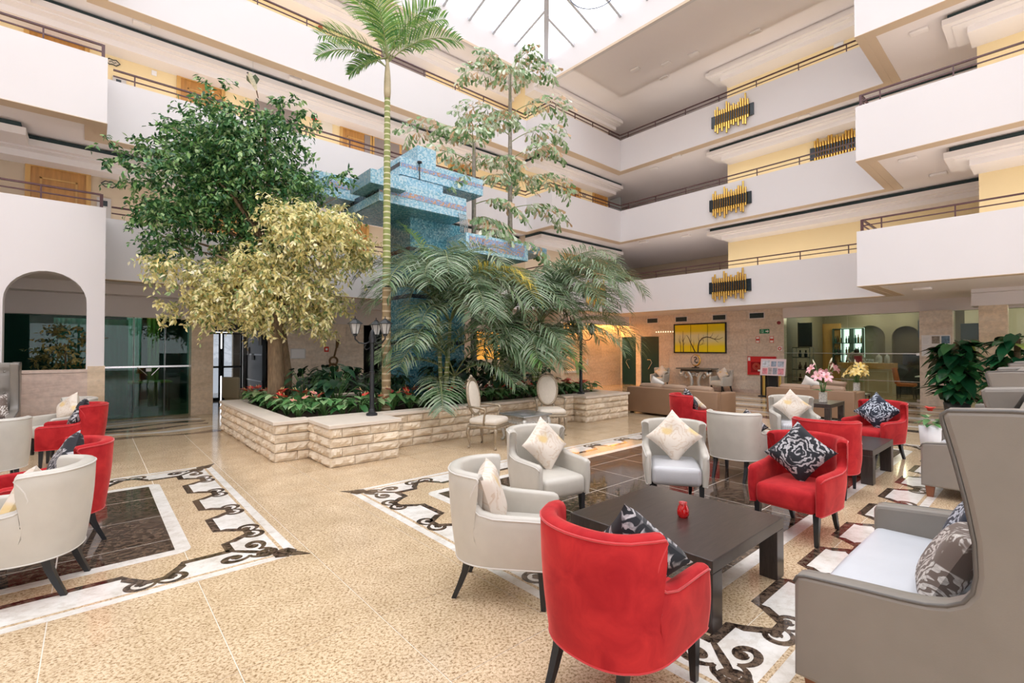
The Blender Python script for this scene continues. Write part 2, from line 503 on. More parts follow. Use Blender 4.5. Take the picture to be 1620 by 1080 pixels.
# ---- handrails ---------------------------------------------------------
RAILW = ['near left balcony','left balcony return','long left balcony','left balcony jog','inner corner balcony','right balcony','right balcony jog','near right balcony']
LVN = ['first', 'second', 'third']
post_me = MB().box(-0.012,-0.012,0,0.012,0.012,0.25).mesh('post'); post_me.materials.append(MAROON)
for li, zs in enumerate(ZS):
    zt = zs + PH
    for k in range(len(EDGE)-1):
        if k in (1, 3, 6) : continue
        a, b = Vector(EDGE[k]), Vector(EDGE[k+1]); d = (b-a); L = d.length; u = d/L; n = Vector((-u.y, u.x))
        if k == 0 and li == 2: continue
        a = a + n*0.08; b = b + n*0.08
        if k in (0,): b = b - u*0.07
        if k == 7: a = a + u*0.08
        if k == 5: a = a - u*0.05
        if k == 2: b = b + u*0.05; a = a + u*0.1
        if k == 4: b = b + u*0.08; 
        rr_ = thing('railing', 'maroon two-bar handrail above the %s of the %s gallery floor' % (RAILW[k], LVN[li]), 'railing', (a.x, a.y, zt))
        ang = math.atan2(u.y, u.x)
        rr_.rotation_euler = (0,0,ang); Lr = (b-a).length
        MB().box(0,-0.022,0.235,Lr,0.022,0.265).build('top_rail', MAROON, rr_)
        MB().box(0,-0.013,0.115,Lr,0.013,0.137).build('lower_rail', MAROON, rr_)
        if k in (4,):   # the jog in front of the inner corner
            MB().box(-0.02,0,0.235,0.02,1.22,0.265).build('top_rail', MAROON, rr_)
            MB().box(-0.012,0,0.115,0.012,1.22,0.137).build('lower_rail', MAROON, rr_)
        if k == 7:
            MB().box(0,0,0.235,0.04,2.8,0.265).build('top_rail', MAROON, rr_)
            MB().box(0.008,0,0.115,0.032,2.8,0.137).build('lower_rail', MAROON, rr_)
        if k in (0, 7):
            MB().box((Lr-0.02) if k == 0 else -0.02,-0.025,0,(Lr+0.03) if k == 0 else 0.03,0.025,0.26).build('end_post', MAROON, rr_)
        m = int(Lr/1.22)
        for q in range(m+1):
            p = obj('post', post_me, None, rr_); p.location = ((q+0.3)*Lr/(m+1), 0, 0)

# ---- upper corridor walls and cornices -----------------------------------
for li, zs in enumerate(ZS):
    z0 = zs+0.28; z1 = (ZS+[ZC])[li+1]
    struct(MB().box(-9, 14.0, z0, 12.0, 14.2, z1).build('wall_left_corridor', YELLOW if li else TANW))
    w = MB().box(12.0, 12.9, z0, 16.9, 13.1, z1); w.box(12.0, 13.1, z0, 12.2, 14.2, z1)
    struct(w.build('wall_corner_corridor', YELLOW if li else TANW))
    struct(MB().box(17.2, -9, z0, 17.4, 7.75, z1).build('wall_right_corridor', YELLOW))
    struct(MB().box(17.4, 7.55, z0, 21.5, 7.75, z1).build('wall_right_return', SOFF))
    struct(MB().box(14.5, -9, z0, 14.7, 1.06, z1).build('wall_right_near_corridor', YELLOW))
    struct(MB().box(14.7, 0.9, z0, 17.2, 1.06, z1).build('wall_right_near_return', TANW))
    struct(MB().box(21.3, 7.75, z0, 21.5, 19, z1).build('wall_lobby_back', TANW))
    struct(MB().box(16.9, 16.5, z0, 21.5, 16.7, z1).build('wall_lobby_side', TANW))
    # dropped cornices under this ceiling: dark cove strip, two steps
    def cornice(x0, y0, x1, y1, wall, nm):
        """wall: side the wall is on: 'y+' or 'x+' ; rectangle is the plan of the cornice"""
        t = struct(bpy.data.objects.new(nm, None)); COL.objects.link(t)
        ax = wall[0]
        def rect(ins):
            if nm.endswith('near') : return (x0+ins, y0, x1, y1-ins)
            if ax == 'y': return (x0, y0+ins, x1, y1)
            return (x0+ins, y0, x1, y1-ins)
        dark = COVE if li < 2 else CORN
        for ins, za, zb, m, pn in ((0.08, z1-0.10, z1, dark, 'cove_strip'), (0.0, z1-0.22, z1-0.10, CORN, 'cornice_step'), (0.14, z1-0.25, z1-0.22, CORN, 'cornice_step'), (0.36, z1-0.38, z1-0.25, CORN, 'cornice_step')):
            a = rect(ins); MB().box(a[0], a[1], za, a[2], a[3], zb).build(pn, m, t)
    cornice(-9, 13.15, 12.0, 14.0, 'y+', 'trim_cornice_left')
    cornice(12.0, 12.05, 16.9, 12.9, 'y+', 'trim_cornice_corner')
    cornice(16.2, -9, 17.2, 8.05, 'x+', 'trim_cornice_right')
    cornice(13.35, -9, 14.5, 1.5, 'x+', 'trim_cornice_right_near')
    if li < 2:
        t = struct(bpy.data.objects.new('trim_cornice_left_block', None)); COL.objects.link(t)
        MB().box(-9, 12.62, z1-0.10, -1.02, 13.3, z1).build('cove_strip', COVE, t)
        MB().box(-9, 12.55, z1-0.24, -0.95, 13.16, z1-0.10).build('cornice_step', CORN, t)

# ceiling luminaires: small surface boxes under the soffits
lum_me = MB().rbox(-0.16,-0.09,-0.06,0.16,0.09,0.0,0.02,2).mesh('luminaire', 40); lum_me.materials.append(CORN)
def luminaire(x, y, z, rz, label):
    o = obj('ceiling_luminaire', lum_me); o.location = (x, y, z); o.rotation_euler = (0,0,rz)
    tag(o, label, 'ceiling light', 'surface boxes under the gallery soffits')
LUMS = [(0.75,12.9,8.602,0),(3.9,12.95,8.602,0),(8.9,12.85,8.602,0),(16.3,10.2,8.602,1.57),(15.9,9.0,8.602,1.57),(16.5,9.0,5.802,1.57),(16.2,10.6,5.802,1.57),(16.0,4.9,8.602,1.57),
        (13.6,1.9,8.602,1.57),(13.5,2.1,5.802,1.57),(15.2,1.8,5.802,1.57),(14.3,2.0,3.002,1.57),(14.2,9.6,11.39,1.57),(14.7,8.7,11.39,1.57),(15.4,9.2,11.39,1.57),(15.3,6.0,11.39,1.57),(14.9,7.8,11.39,1.57)]
LNAM = ['above the near left balcony','above the ficus crown','left of the tall palm head','nearest the inner corner under the third gallery','right of the inner corner under the third gallery','under the second gallery over the right landing','under the second gallery by the inner corner','above the second gallery wall lamp','nearest on the right, under the third gallery','nearest on the right, under the second gallery','at the back of the right jog under the second gallery','low on the right above the bar glass','on the top ceiling nearest the skylight corner','on the top ceiling, second from the skylight corner','on the top ceiling by the cornice end','on the top ceiling right of the cornice end','on the top ceiling in the middle of the group']
for (x, y, z, r), nm in zip(LUMS, LNAM):
    luminaire(x, y, z, r, 'small white box light ' + nm)

# fill strips added out of sight behind the parapets to brighten the soffits
FILLM = mat('added_strip_lens', (0.9,0.88,0.84), 0.4, emit=(1.0,0.93,0.86), estr=1.0)
paras = sorted([o for o in bpy.data.objects if o.name.startswith('wall_gallery_parapet')], key=lambda o: o.data.vertices[0].co.z)
for li, (w_, zs) in enumerate(zip(paras, ZS)):
    for k in range(len(EDGE)-1):
        if k in (1, 3, 6) or (li == 0 and k == 0): continue
        a, b = Vector(EDGE[k]), Vector(EDGE[k+1]); u = (b-a).normalized(); n = Vector((-u.y, u.x)); L = (b-a).length - 0.6
        c = (a+b)/2 + n*0.23
        MB().box(-L/2,-0.03,-0.02,L/2,0.03,0.0).xf(Matrix.Translation((c.x,c.y,zs+PH-0.32)) @ Matrix.Rotation(math.atan2(u.y,u.x),4,'Z')).build('added_fill_strip', FILLM, w_)
        ld = bpy.data.lights.new('added_fill_light', 'AREA'); ld.shape = 'RECTANGLE'; ld.size = L; ld.size_y = 0.05; ld.energy = 3.6*L; ld.color = (1.0,0.93,0.87)
        lo = bpy.data.objects.new('added_fill_light', ld); COL.objects.link(lo); lo.parent = w_
        zax = -Vector((n.x*0.55, n.y*0.55, 0.85)).normalized(); xax = Vector((u.x,u.y,0)); yax = zax.cross(xax)
        Mx = Matrix((xax, yax, zax)).transposed().to_4x4(); Mx.translation = (c.x, c.y, zs+PH-0.30)
        lo.matrix_local = Mx

# ---- skylight ----------------------------------------------------------
SKX, SKY, SKZ = 12.5, 12.3, 12.1
CURB = 12.24
struct(MB().box(-9, 12.3, ZC-0.02, 12.5, 12.45, CURB).build('trim_skylight_curb_left', WHITE))
struct(MB().box(12.5, -9, ZC-0.02, 12.65, 12.45, CURB).build('trim_skylight_curb_right', WHITE))
struct(MB().box(-9, 12.285, ZC-0.05, 12.485, 12.3, ZC+0.03).build('trim_skylight_bead_left', BEIGE))
struct(MB().box(12.485, -9, ZC-0.05, 12.5, 12.3, ZC+0.03).build('trim_skylight_bead_right', BEIGE))
SKM = mat('skylight_frame', (0.62,0.64,0.68), 0.4)
slope = 0.30
def sk(x, y):      # height of the hipped glass roof
    return SKZ + slope*min(SKX-x, SKY-y)
sky_w = struct(bpy.data.objects.new('window_1', None)); COL.objects.link(sky_w)
def bar(a, b, w=0.08, h=0.10, nm='rafter'):
    a, b = Vector(a), Vector(b)
    d = (b-a).normalized(); s_ = d.cross(Vector((0,0,1))).normalized()*w/2; up = Vector((0,0,h))
    MB().hexa([a-s_,a+s_,b+s_,b-s_], [a-s_+up,a+s_+up,b+s_+up,b-s_+up]).build(nm, SKM, sky_w)
bar((SKX,SKY,SKZ), (2.5,2.3,sk(2.5,2.3)), 0.16, 0.16, 'hip_rafter')
for k in range(18):
    q = 10.95 - k*0.98
    bar((q, SKY, SKZ), (q, max(2.3, q-0.2), sk(q, max(2.3, q-0.2))))
    qy = 10.95 - k*0.98 - 0.2 + 0.2
    bar((SKX, qy, SKZ), (max(2.5, qy+0.2), qy, sk(max(2.5, qy+0.2), qy)))
for d in (3.4, 6.8):
    bar((SKX-d, SKY-d, SKZ+slope*d), (-9, SKY-d, SKZ+slope*d), 0.06, 0.06, 'purlin')
    bar((SKX-d, SKY-d, SKZ+slope*d), (SKX-d, -9, SKZ+slope*d), 0.06, 0.06, 'purlin')
h10 = SKZ + slope*10
def pane(*pts): MB().quad(*pts).build('pane', GLASS_SKY, sky_w)
for k in range(-1, 18):
    qa = min(12.5, 10.95-k*0.98); qb = max(-9, qa-0.98 if k >= 0 else 10.95)
    if qa <= -9: break
    pane((qa,SKY,SKZ+0.1),(qb,SKY,SKZ+0.1),(qb,max(2.3,qb-0.2),sk(qb,max(2.3,qb-0.2))+0.1),(qa,max(2.3,qa-0.2),sk(qa,max(2.3,qa-0.2))+0.1))
    qa = min(12.3, 10.95-k*0.98); qb = max(-9, qa-0.98 if k >= 0 else 10.95)
    pane((SKX,qb,SKZ+0.1),(SKX,qa,SKZ+0.1),(max(2.5,qa+0.2),qa,sk(max(2.5,qa+0.2),qa)+0.1),(max(2.5,qb+0.2),qb,sk(max(2.5,qb+0.2),qb)+0.1))
MB().quad((2.5,2.3,h10+0.1),(-9,2.3,h10+0.1),(-9,-9,h10+0.1),(2.5,-9,h10+0.1)).build('pane', GLASS_SKY, sky_w)

# ---- the sides behind the camera: glazed front, plain wall ----------------
struct(MB().box(-9.2, -9, 0, -9.0, 20, 15.2).build('wall_entrance_side', WHITE))
struct(MB().box(-9.2,-9.2,3.0,24,-9.0,15.2).box(-9.2,-9.2,0,24,-9.0,0.3).build('wall_entrance_front', WHITE))
wf = struct(bpy.data.objects.new('window_2', None)); COL.objects.link(wf)
for k in range(12):
    MB().box(-9+k*2.8, -9.12, 0.3, -8.9+k*2.8, -9.04, 3.0).build('mullion', GREY, wf)
    MB().quad((-9+k*2.8,-9.1,0.3),(-6.2+k*2.8,-9.1,0.3),(-6.2+k*2.8,-9.1,3.0),(-9+k*2.8,-9.1,3.0)).build('pane', GLASS_SKY, wf)
struct(MB().box(23.9, -9, 0, 24.1, 20, 12).build('wall_outer_right', TANW))
struct(MB().box(3.9, 19.9, 0, 24, 20.1, 12).box(-9,19.9,3.0,3.9,20.1,12).build('wall_outer_left', TANW))
struct(MB().box(-9,12.40,12.0,24,20.1,12.1).box(12.60,-9,12.0,24.1,12.40,12.1).build('ceiling_roof_deck', SOFF))

# ---- ground floor, left: arch wall -----------------------------------------
ARCH = [(-1.12,-0.07), (-3.35,-2.30), (-5.6,-4.55)]
def arch_wall():
    y0, y1 = 11.61, 11.86; zt = ZS[0]+PH; zs_, sill = 2.42, 1.22
    mb = MB()
    xs = [0.18]
    for a, b in ARCH: xs += [b, a]
    xs.append(-9)
    for i in range(0, len(xs)-1, 2):        # piers
        mb.box(xs[i+1], y0, 0, xs[i], y1, zt)
    for a, b in ARCH:
        mb.box(a, y0, 0, b, y1, sill)
        n = 16; c = (a+b)/2; r = (b-a)/2
        for k in range(n):
            p0, p1 = PI*k/n, PI*(k+1)/n
            xa, xb = c+r*math.cos(p0), c+r*math.cos(p1); za, zb = zs_+r*1.02*math.sin(p0), zs_+r*1.02*math.sin(p1)
            mb.hexa([(xb,y0,zb),(xa,y0,za),(xa,y1,za),(xb,y1,zb)], [(xb,y0,zt),(xa,y0,zt),(xa,y1,zt),(xb,y1,zt)])
    w = struct(mb.build('wall_left_arcade', WHITE))
    for a, b in ARCH:
        for za, zb in ((0.0,0.42),(0.425,1.17)):
            MB().box(a+0.003, y0-0.02, za+0.002, b+0.02, y0, zb).build('stone_panel', STONEP, w)
        MB().box(a-0.02, y0-0.035, 1.175, b+0.02, y1-0.05, 1.225).build('sill', STONEP, w)
    for za, zb in ((0.0,0.62),(0.625,1.28)):
        MB().box(-0.05, y0-0.022, za+0.002, 0.192, y0, zb).build('stone_panel', STONEW, w)
        MB().box(0.18, y0-0.0, za+0.002, 0.192, y1, zb).build('stone_panel', STONEW, w)
        MB().box(-2.29, y0-0.022, za+0.002, -1.15, y0, zb).build('stone_panel', STONEW, w)
    return w
arch_wall()
def stone_grid(parent, plane, c, u0, u1, z0, z1, pu, pz, m, out=-1, gap=0.004, th=0.015, off=0.0):
    """cladding slabs on plane x=c or y=c facing the negative side"""
    z = z0; row = 0
    while z < z1-0.01:
        zb = min(z1, z+pz); u = u0 - (pu*off if row % 2 else 0)
        while u < u1-0.01:
            a, b = max(u, u0), min(u1, u+pu)
            if b-a > 0.03:
                mb = MB()
                if plane == 'x': mb.box(c-th, a+gap/2, z+gap/2, c, b-gap/2, zb-gap/2)
                else: mb.box(a+gap/2, c-th, z+gap/2, b-gap/2, c, zb-gap/2)
                mb.build('stone_slab', m, parent)
            u += pu
        z += pz; row += 1
# header beam and back line of the left ground floor (plane y = 14)
hd = MB().box(-9, 13.9, 2.32, 6.25, 14.1, ZS[0]); hd.box(-9, 13.45, 2.78, 12, 13.9, ZS[0]+0.01); hd.box(6.25,13.9,2.32,12,14.1,ZS[0])
struct(hd.build('wall_left_header', HEADER))
p = struct(MB().box(1.80, 13.66, 0, 2.24, 14.3, 2.34).build('wall_left_pillar', STONEW))
stone_grid(p, 'y', 13.66, 1.795, 2.245, 0, 2.34, 0.46, 0.585, STONEW)
MB().box(2.24, 13.66, 0, 2.25, 14.3, 2.34).build('stone_slab', STONEW, p)
w = struct(MB().box(4.0, 13.98, 0, 6.25, 14.2, 2.34).build('wall_left_stone', STONE))
stone_grid(w, 'y', 13.98, 4.0, 6.25, 0, 2.34, 1.13, 0.585, STONE, off=0.5)
w = struct(MB().box(7.0, 13.98, 0, 12.2, 14.2, 2.34).build('wall_left_stone', STONE))
stone_grid(w, 'y', 13.98, 7.0, 12.2, 0, 2.34, 1.13, 0.585, STONE, off=0.5)
# glazed restaurant front
g = struct(bpy.data.objects.new('window_3', None)); COL.objects.link(g)
for a, b in ((-9,-4.2),(-4.2,-1.6),(-1.6,0.10),(0.12,0.72),(0.74,1.30),(1.32,1.80)):
    MB().box(a+0.006, 13.99, 0.02, b-0.006, 14.0, 2.3).build('pane', GLASS_TEAL, g)
MB().box(0.12, 13.95, 1.16, 1.8, 13.99, 1.20).build('push_bar', STEEL, g)
for x0, x1 in ((0.80,0.98),(1.22,1.06)):
    MB().tube([(x0,13.93,1.17),(x1,13.9,0.98)], 0.012, 8).build('door_pull', STEEL, g)
MB().box(0.96,13.945,1.07,1.06,13.95,1.14).build('door_notice', PAPER, g)
for x in (0.11, 0.73, 1.31):
    MB().box(x-0.008, 13.96, 0, x+0.008, 14.02, 2.32).build('mullion', mat('dark_frame', (0.05,0.08,0.08), 0.3), g)
# rooms behind
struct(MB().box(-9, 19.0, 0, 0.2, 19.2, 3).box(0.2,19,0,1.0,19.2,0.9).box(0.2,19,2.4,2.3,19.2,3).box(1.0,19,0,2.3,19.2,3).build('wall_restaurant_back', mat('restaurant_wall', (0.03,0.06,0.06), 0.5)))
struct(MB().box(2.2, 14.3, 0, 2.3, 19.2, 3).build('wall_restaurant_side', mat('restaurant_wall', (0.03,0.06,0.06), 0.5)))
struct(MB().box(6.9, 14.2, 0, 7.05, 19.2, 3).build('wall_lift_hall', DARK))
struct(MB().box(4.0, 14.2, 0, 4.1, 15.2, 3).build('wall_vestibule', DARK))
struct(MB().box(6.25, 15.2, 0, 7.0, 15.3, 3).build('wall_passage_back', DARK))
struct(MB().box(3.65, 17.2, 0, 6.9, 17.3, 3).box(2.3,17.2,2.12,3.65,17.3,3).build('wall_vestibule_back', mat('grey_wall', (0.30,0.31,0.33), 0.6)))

# ---- ground floor, centre and right ----------------------------------------
w = struct(MB().box(12.2, 13.0, 0, 18.2, 13.2, 3.0).build('wall_reception', STONEW))
stone_grid(w, 'y', 13.0, 13.6, 17.98, 0, 2.98, 1.5, 0.6, STONEW, off=0.5)
w = struct(MB().box(18.0, 6.2, 0, 18.25, 11.05, 3.2).box(18.0,11.95,0,18.25,12.2,3.2).box(18,12.95,0,18.25,13.2,3.2).box(18,11.05,2.12,18.25,12.95,3.2).build('wall_right_stone', STONE))
stone_grid(w, 'x', 18.0, 6.2, 11.05, 0.12, 3.0, 1.25, 0.62, STONE, off=0.5)
stone_grid(w, 'x', 18.0, 11.05, 12.95, 2.12, 3.0, 1.25, 0.62, STONE)
struct(MB().box(17.98, 6.2, 0, 18.0, 11.05, 0.12).build('baseboard_right', STONEP))
hd = MB().box(17.9, -9, 2.66, 18.2, 6.2, 3.2); struct(hd.build('wall_right_header', HEADER))
struct(MB().box(15.6, -9, 2.92, 17.95, 1.3, 3.02).build('wall_right_beam', HEADER))
p = struct(MB().box(17.75, 1.86, 0, 18.3, 2.56, 2.67).build('wall_right_pillar', STONE))
stone_grid(p, 'x', 17.75, 1.86, 2.56, 0, 2.67, 0.72, 0.62, STONE)
p2 = struct(MB().box(15.9, 0.72, 0, 16.4, 1.20, 2.95).build('wall_right_pillar', STONEW))
stone_grid(p2, 'x', 15.9, 0.72, 1.20, 0, 2.95, 0.5, 0.62, STONEW)
struct(MB().box(15.85, -9, 2.62, 16.45, 1.32, 3.0).build('wall_right_near_header', HEADER))
g = struct(bpy.data.objects.new('window_4', None)); COL.objects.link(g)
for a, b in ((4.35,6.2),(2.56,4.35),(-0.2,1.86),(-3.0,-0.2),(-6,-3),(-9,-6)):
    MB().box(18.0, a+0.005, 0.03, 18.012, b-0.005, 2.66).build('pane', GLASS_BAR, g)
for z in (0.62, 1.44):
    MB().box(17.97, 2.56, z, 17.99, 6.2, z+0.022).build('rail', STEEL, g)
MB().box(17.985, 2.56, 0.0, 18.03, 6.2, 0.035).build('shoe_rail', STEEL, g)
for z in (0.06, 1.40):
    MB().box(17.94, 2.55, z, 18.0, 2.66, z+0.07).build('clamp', STEEL, g)
struct(MB().box(13.2, 12.50, 2.60, 17.95, 12.56, 3.0).build('trim_added_lamp_shield', HEADER))  # shield added to hide the reception lamps and their floor reflections
# green double doors beside the stone wall
DGREEN = mat('dark_green_door', (0.005, 0.042, 0.044), 0.35)
for k, (a, b) in enumerate(((11.07,11.93),(12.22,12.93))):
    d = struct(bpy.data.objects.new('door_%d' % (k+1), None)); COL.objects.link(d)
    MB().box(18.04, a, 0, 18.09, b, 2.1).build('panel', DGREEN, d)
    s = 1 if k else -1; yc = (a+b)/2
    MB().tube([(18.03,yc-s*0.10,1.12),(17.97,yc-s*0.10,1.12),(17.97,yc+s*0.05,1.12),(17.97,yc+s*0.12,1.0),(17.97,yc-s*0.06,0.72),(18.03,yc-s*0.06,0.72)], 0.014, 8).build('pull_handle', STEEL, d)
# ================================================================== FURNITURE
LEATHER = mat('silver_leather', (0.55,0.52,0.46), 0.34, var=0.05, vscale=9, bump=0.05, bscale=220, spec=0.55, sheen=0.15)
LEATHER2 = mat('grey_leather', (0.235,0.212,0.185), 0.33, var=0.06, vscale=6, bump=0.05, bscale=220, spec=0.55)
SEATL = mat('pale_leather', (0.60,0.62,0.66), 0.36, var=0.05, vscale=6, bump=0.05, bscale=200, spec=0.5)
PIPE = mat('light_piping', (0.66,0.64,0.60), 0.4)
def velvet(name, c_dark, c_light):
    t = NT(name)
    nz = t.n('TexNoise', Scale=5.5, Detail=5.0, Roughness=0.6, Distortion=0.8); t.l(t.coord('Object'), nz.inputs['Vector'])
    t.l(t.ramp(nz.outputs['Fac'], [(0.3, c_dark), (0.72, c_light)]), t.b.inputs['Base Color'])
    t.b.inputs['Roughness'].default_value = 0.85
    t.b.inputs['Specular IOR Level'].default_value = 0.2
    t.b.inputs['Sheen Weight'].default_value = 0.6; t.b.inputs['Sheen Roughness'].default_value = 0.35
    t.b.inputs['Sheen Tint'].default_value = (1.0, 0.30, 0.26, 1)
    n2 = t.n('TexNoise', Scale=400.0, Detail=2.0); t.l(t.coord('Object'), n2.inputs['Vector']); t.bump(n2.outputs['Fac'], 0.1, 0.002)
    return t.mat
VELVET = velvet('red_velvet', (0.34,0.010,0.016), (0.56,0.030,0.032))
VPIPE = mat('red_piping', (0.55,0.03,0.035), 0.7, sheen=0.5)
LEGM = mat('ebonised_wood', (0.012,0.014,0.017), 0.3, spec=0.5)
BROWNW = mat('brown_wood_leg', (0.22,0.075,0.03), 0.4)
def striped(name, ca, cb, n=34):
    t = NT(name)
    w = t.n('TexWave', wave_type='BANDS', bands_direction='X', Scale=n/6.28*1.0, Distortion=0.0); t.l(t.coord('Object'), w.inputs['Vector'])
    t.l(t.ramp(w.outputs['Fac'], [(0.25, ca), (0.65, cb)]), t.b.inputs['Base Color'])
    t.b.inputs['Roughness'].default_value = 0.35
    return t.mat
STRIPE = striped('striped_satin', (0.36,0.36,0.38), (0.66,0.66,0.68), 150)

# ---- tub armchair -----------------------------------------------------
def arm_shell(top=0.83, arm=0.575, zb=0.26):
    # half plan path from arm tip to back centre
    path = [(0.300 + 0.012*k/8, 0.29 - 0.33*k/8) for k in range(9)]
    for k in range(1, 25):
        a = PI/2*k/24
        ex = 2/2.5
        path.append((0.312*math.copysign(abs(math.cos(a))**ex, 1), -0.04 - 0.305*abs(math.sin(a))**ex))
    path[-1] = (0.0, path[-1][1])
    cum = [0]
    for p, q in zip(path[:-1], path[1:]): cum.append(cum[-1] + math.hypot(q[0]-p[0], q[1]-p[1]))
    S = cum[-1]
    def at(s):
        if s <= 0: return (path[0][0], path[0][1]-s), (1.0, 0.03)
        s = min(s, S-1e-6); i = max(j for j in range(len(cum)) if cum[j] <= s); i = min(i, len(cum)-2)
        f = (s-cum[i])/(cum[i+1]-cum[i]); p, q = path[i], path[i+1]
        x, y = p[0]+(q[0]-p[0])*f, p[1]+(q[1]-p[1])*f
        dx, dy = q[0]-p[0], q[1]-p[1]; L = math.hypot(dx, dy)
        return (x, y), (-dy/L, dx/L)
    h = top-arm
    key = [(-0.022,-0.022,arm-0.030,0.5),(-0.010,-0.010,arm-0.012,0.85),(0.02,0.02,arm,1),(0.12,0.12,arm+0.004,1),(0.24,0.24,arm+0.006,1),(0.34,0.345,arm+0.010,1),(0.395,0.425,arm+0.028,1),(0.418,0.468,arm+h*0.24,1),(0.432,0.482,arm+h*0.42,1),(0.446,0.470,arm+h*0.62,1),(0.462,0.446,arm+h*0.80,1),(0.480,0.428,arm+h*0.92,1),(0.505,0.436,arm+h*0.98,1),(0.545,0.49,top,1),(0.60,0.58,top,1)]
    m = 8
    for k in range(1, m+1):
        s = 0.60 + (S-0.60)*k/m; key.append((s, s, top+0.004*k/m, 1))
    cols = []
    NV = 7
    for (sb, st, zt, thf) in key:
        out = []; inn = []
        th = (0.072 + 0.018*min(1, max(0, sb/S)))*thf
        def P(s, z, off):
            (x, y), (nx, ny) = at(s)
            if s >= S-1e-4: x = 0.0; nx, ny = 0.0, -1.0
            lean = 0.055*(max(0, s)/S)**1.2*((z-zb)/0.6)
            return (x+nx*(off+lean), y+ny*(off+lean), z)
        for k in range(NV):
            f = k/(NV-1); e = f*f*(3-2*f)
            z = zb + (zt-0.022-zb)*f; s = sb + (st-sb)*e
            bl = 0.012*math.sin(PI*f)                       # the padding swells a little
            out.append(P(s, z, th/2 + bl - 0.012*(1-f)))
            inn.append(P(s, z, -th/2))
        rim = [P(st, zt-0.022+0.022*math.sin(a), th/2*math.cos(a)) for a in (PI*0.25, PI*0.5, PI*0.75)]
        cols.append(out + rim + inn[::-1])
    return cols, NV
def make_armchair(kind):
    body_m, pipe_m = (VELVET, VPIPE) if kind == 'red' else (LEATHER, PIPE)
    seat_m = VELVET if kind == 'red' else (STRIPE if kind == 'stripe' else LEATHER)
    cols, NV = arm_shell()
    full = cols + [[(-x, y, z) for (x, y, z) in c] for c in cols[-2::-1]]
    mb = MB(); n = len(cols[0]); m = len(full)
    vs = [p for c in full for p in c]; fs = []
    for i in range(m-1):
        for k in range(n-1):
            fs.append((i*n+k, i*n+k+1, (i+1)*n+k+1, (i+1)*n+k))
        fs.append((i*n+n-1, i*n, (i+1)*n, (i+1)*n+n-1))
    fs.append(tuple(range(n-1, -1, -1))); fs.append(tuple((m-1)*n+k for k in range(n)))
    mb.add(vs, fs)
    nm = {'red': 'tub_armchair', 'white': 'tub_armchair', 'stripe': 'tub_armchair'}[kind]
    t = thing(nm, 'tub armchair', 'armchair')
    shell = mb.build('shell', body_m, t, smooth=50)
    pp = MB().tube([c[NV-1] for c in full], 0.0055, 6); pp.build('piping', pipe_m, shell, True)
    p2 = MB().tube([c[0] for c in full], 0.005, 6); p2.build('bottom_piping', pipe_m, shell, True)
    st = MB().rbox(-0.262, -0.29, 0.255, 0.262, 0.315, 0.435, 0.045, 4, 0.018); st.build('seat', seat_m, t, True)
    for sx in (-1, 1):
        MB().hexa([(sx*0.262-0.016,0.245,0),(sx*0.262+0.016,0.245,0),(sx*0.262+0.016,0.277,0),(sx*0.262-0.016,0.277,0)],
                  [(sx*0.262-0.026,0.225,0.27),(sx*0.262+0.026,0.225,0.27),(sx*0.262+0.026,0.277,0.27),(sx*0.262-0.026,0.277,0.27)]).build('leg', LEGM, t)
        lg = MB()
        prof = [(0.0,-0.355,0.016),(0.09,-0.312,0.019),(0.18,-0.275,0.022),(0.29,-0.250,0.026)]
        for (z0,y0,w0),(z1,y1,w1) in zip(prof[:-1], prof[1:]):
            x0, x1 = sx*(0.205), sx*(0.205)
            lg.hexa([(x0-w0,y0-w0,z0),(x0+w0,y0-w0,z0),(x0+w0,y0+w0,z0),(x0-w0,y0+w0,z0)], [(x0-w1,y1-w1,z1),(x0+w1,y1-w1,z1),(x0+w1,y1+w1,z1),(x0-w1,y1+w1,z1)])
        lg.build('leg', LEGM, t, 30)
    return t
protos = {}
def armchair(kind, x, y, deg, label, s=1.0):
    if kind not in protos:
        protos[kind] = make_armchair(kind); o = protos[kind]
    else:
        o = copy_tree(protos[kind])
    o.location = (x, y, Z1*0.5); o.rotation_euler = (0,0,R(deg)); o.scale = (0.89*s,0.95*s,s)
    tag(o, label, 'armchair', 'tub armchairs in the lounge')
    return o
armchair('white', 2.12, 2.42, 218, 'ivory leather tub armchair at the left end of the near coffee table')
armchair('red', 1.95, 1.40, 270, 'red velvet tub armchair in front, its back turned to the viewer')
armchair('white', 3.27, 3.22, 170, 'ivory leather tub armchair with smooth seat behind the near coffee table')
armchair('stripe', 4.55, 2.62, 124, 'ivory tub armchair with striped seat facing the near coffee table')
armchair('white', 6.15, 2.66, 274, 'ivory leather tub armchair with its back turned, beyond the near group')
armchair('stripe', 8.45, 2.78, 122, 'pale tub armchair with striped seat beside the lily table')
armchair('red', 4.66, 1.50, 86, 'red velvet tub armchair holding a black cushion, right of the near table')
armchair('red', 6.28, 1.72, 280, 'red velvet tub armchair with its back turned, behind the cushioned red one')
armchair('red', 8.60, 1.75, 70, 'red velvet tub armchair farthest right, facing the second table')
armchair('red', 7.75, 4.08, 228, 'red velvet tub armchair in front of the long tan sofa')
armchair('white', -0.38, 4.55, 72, 'ivory leather tub armchair nearest on the left dark carpet')
armchair('red', -0.26, 5.42, 98, 'red velvet tub armchair just behind the nearest ivory one on the left')
armchair('red', -0.22, 9.05, 84, 'red velvet tub armchair farther back on the left, in profile')
armchair('white', -0.86, 7.95, 14, 'ivory leather tub armchair cut by the left picture edge, back turned')
armchair('white', -0.32, 10.1, 120, 'ivory tub armchair by the arcade pier with a cream cushion')

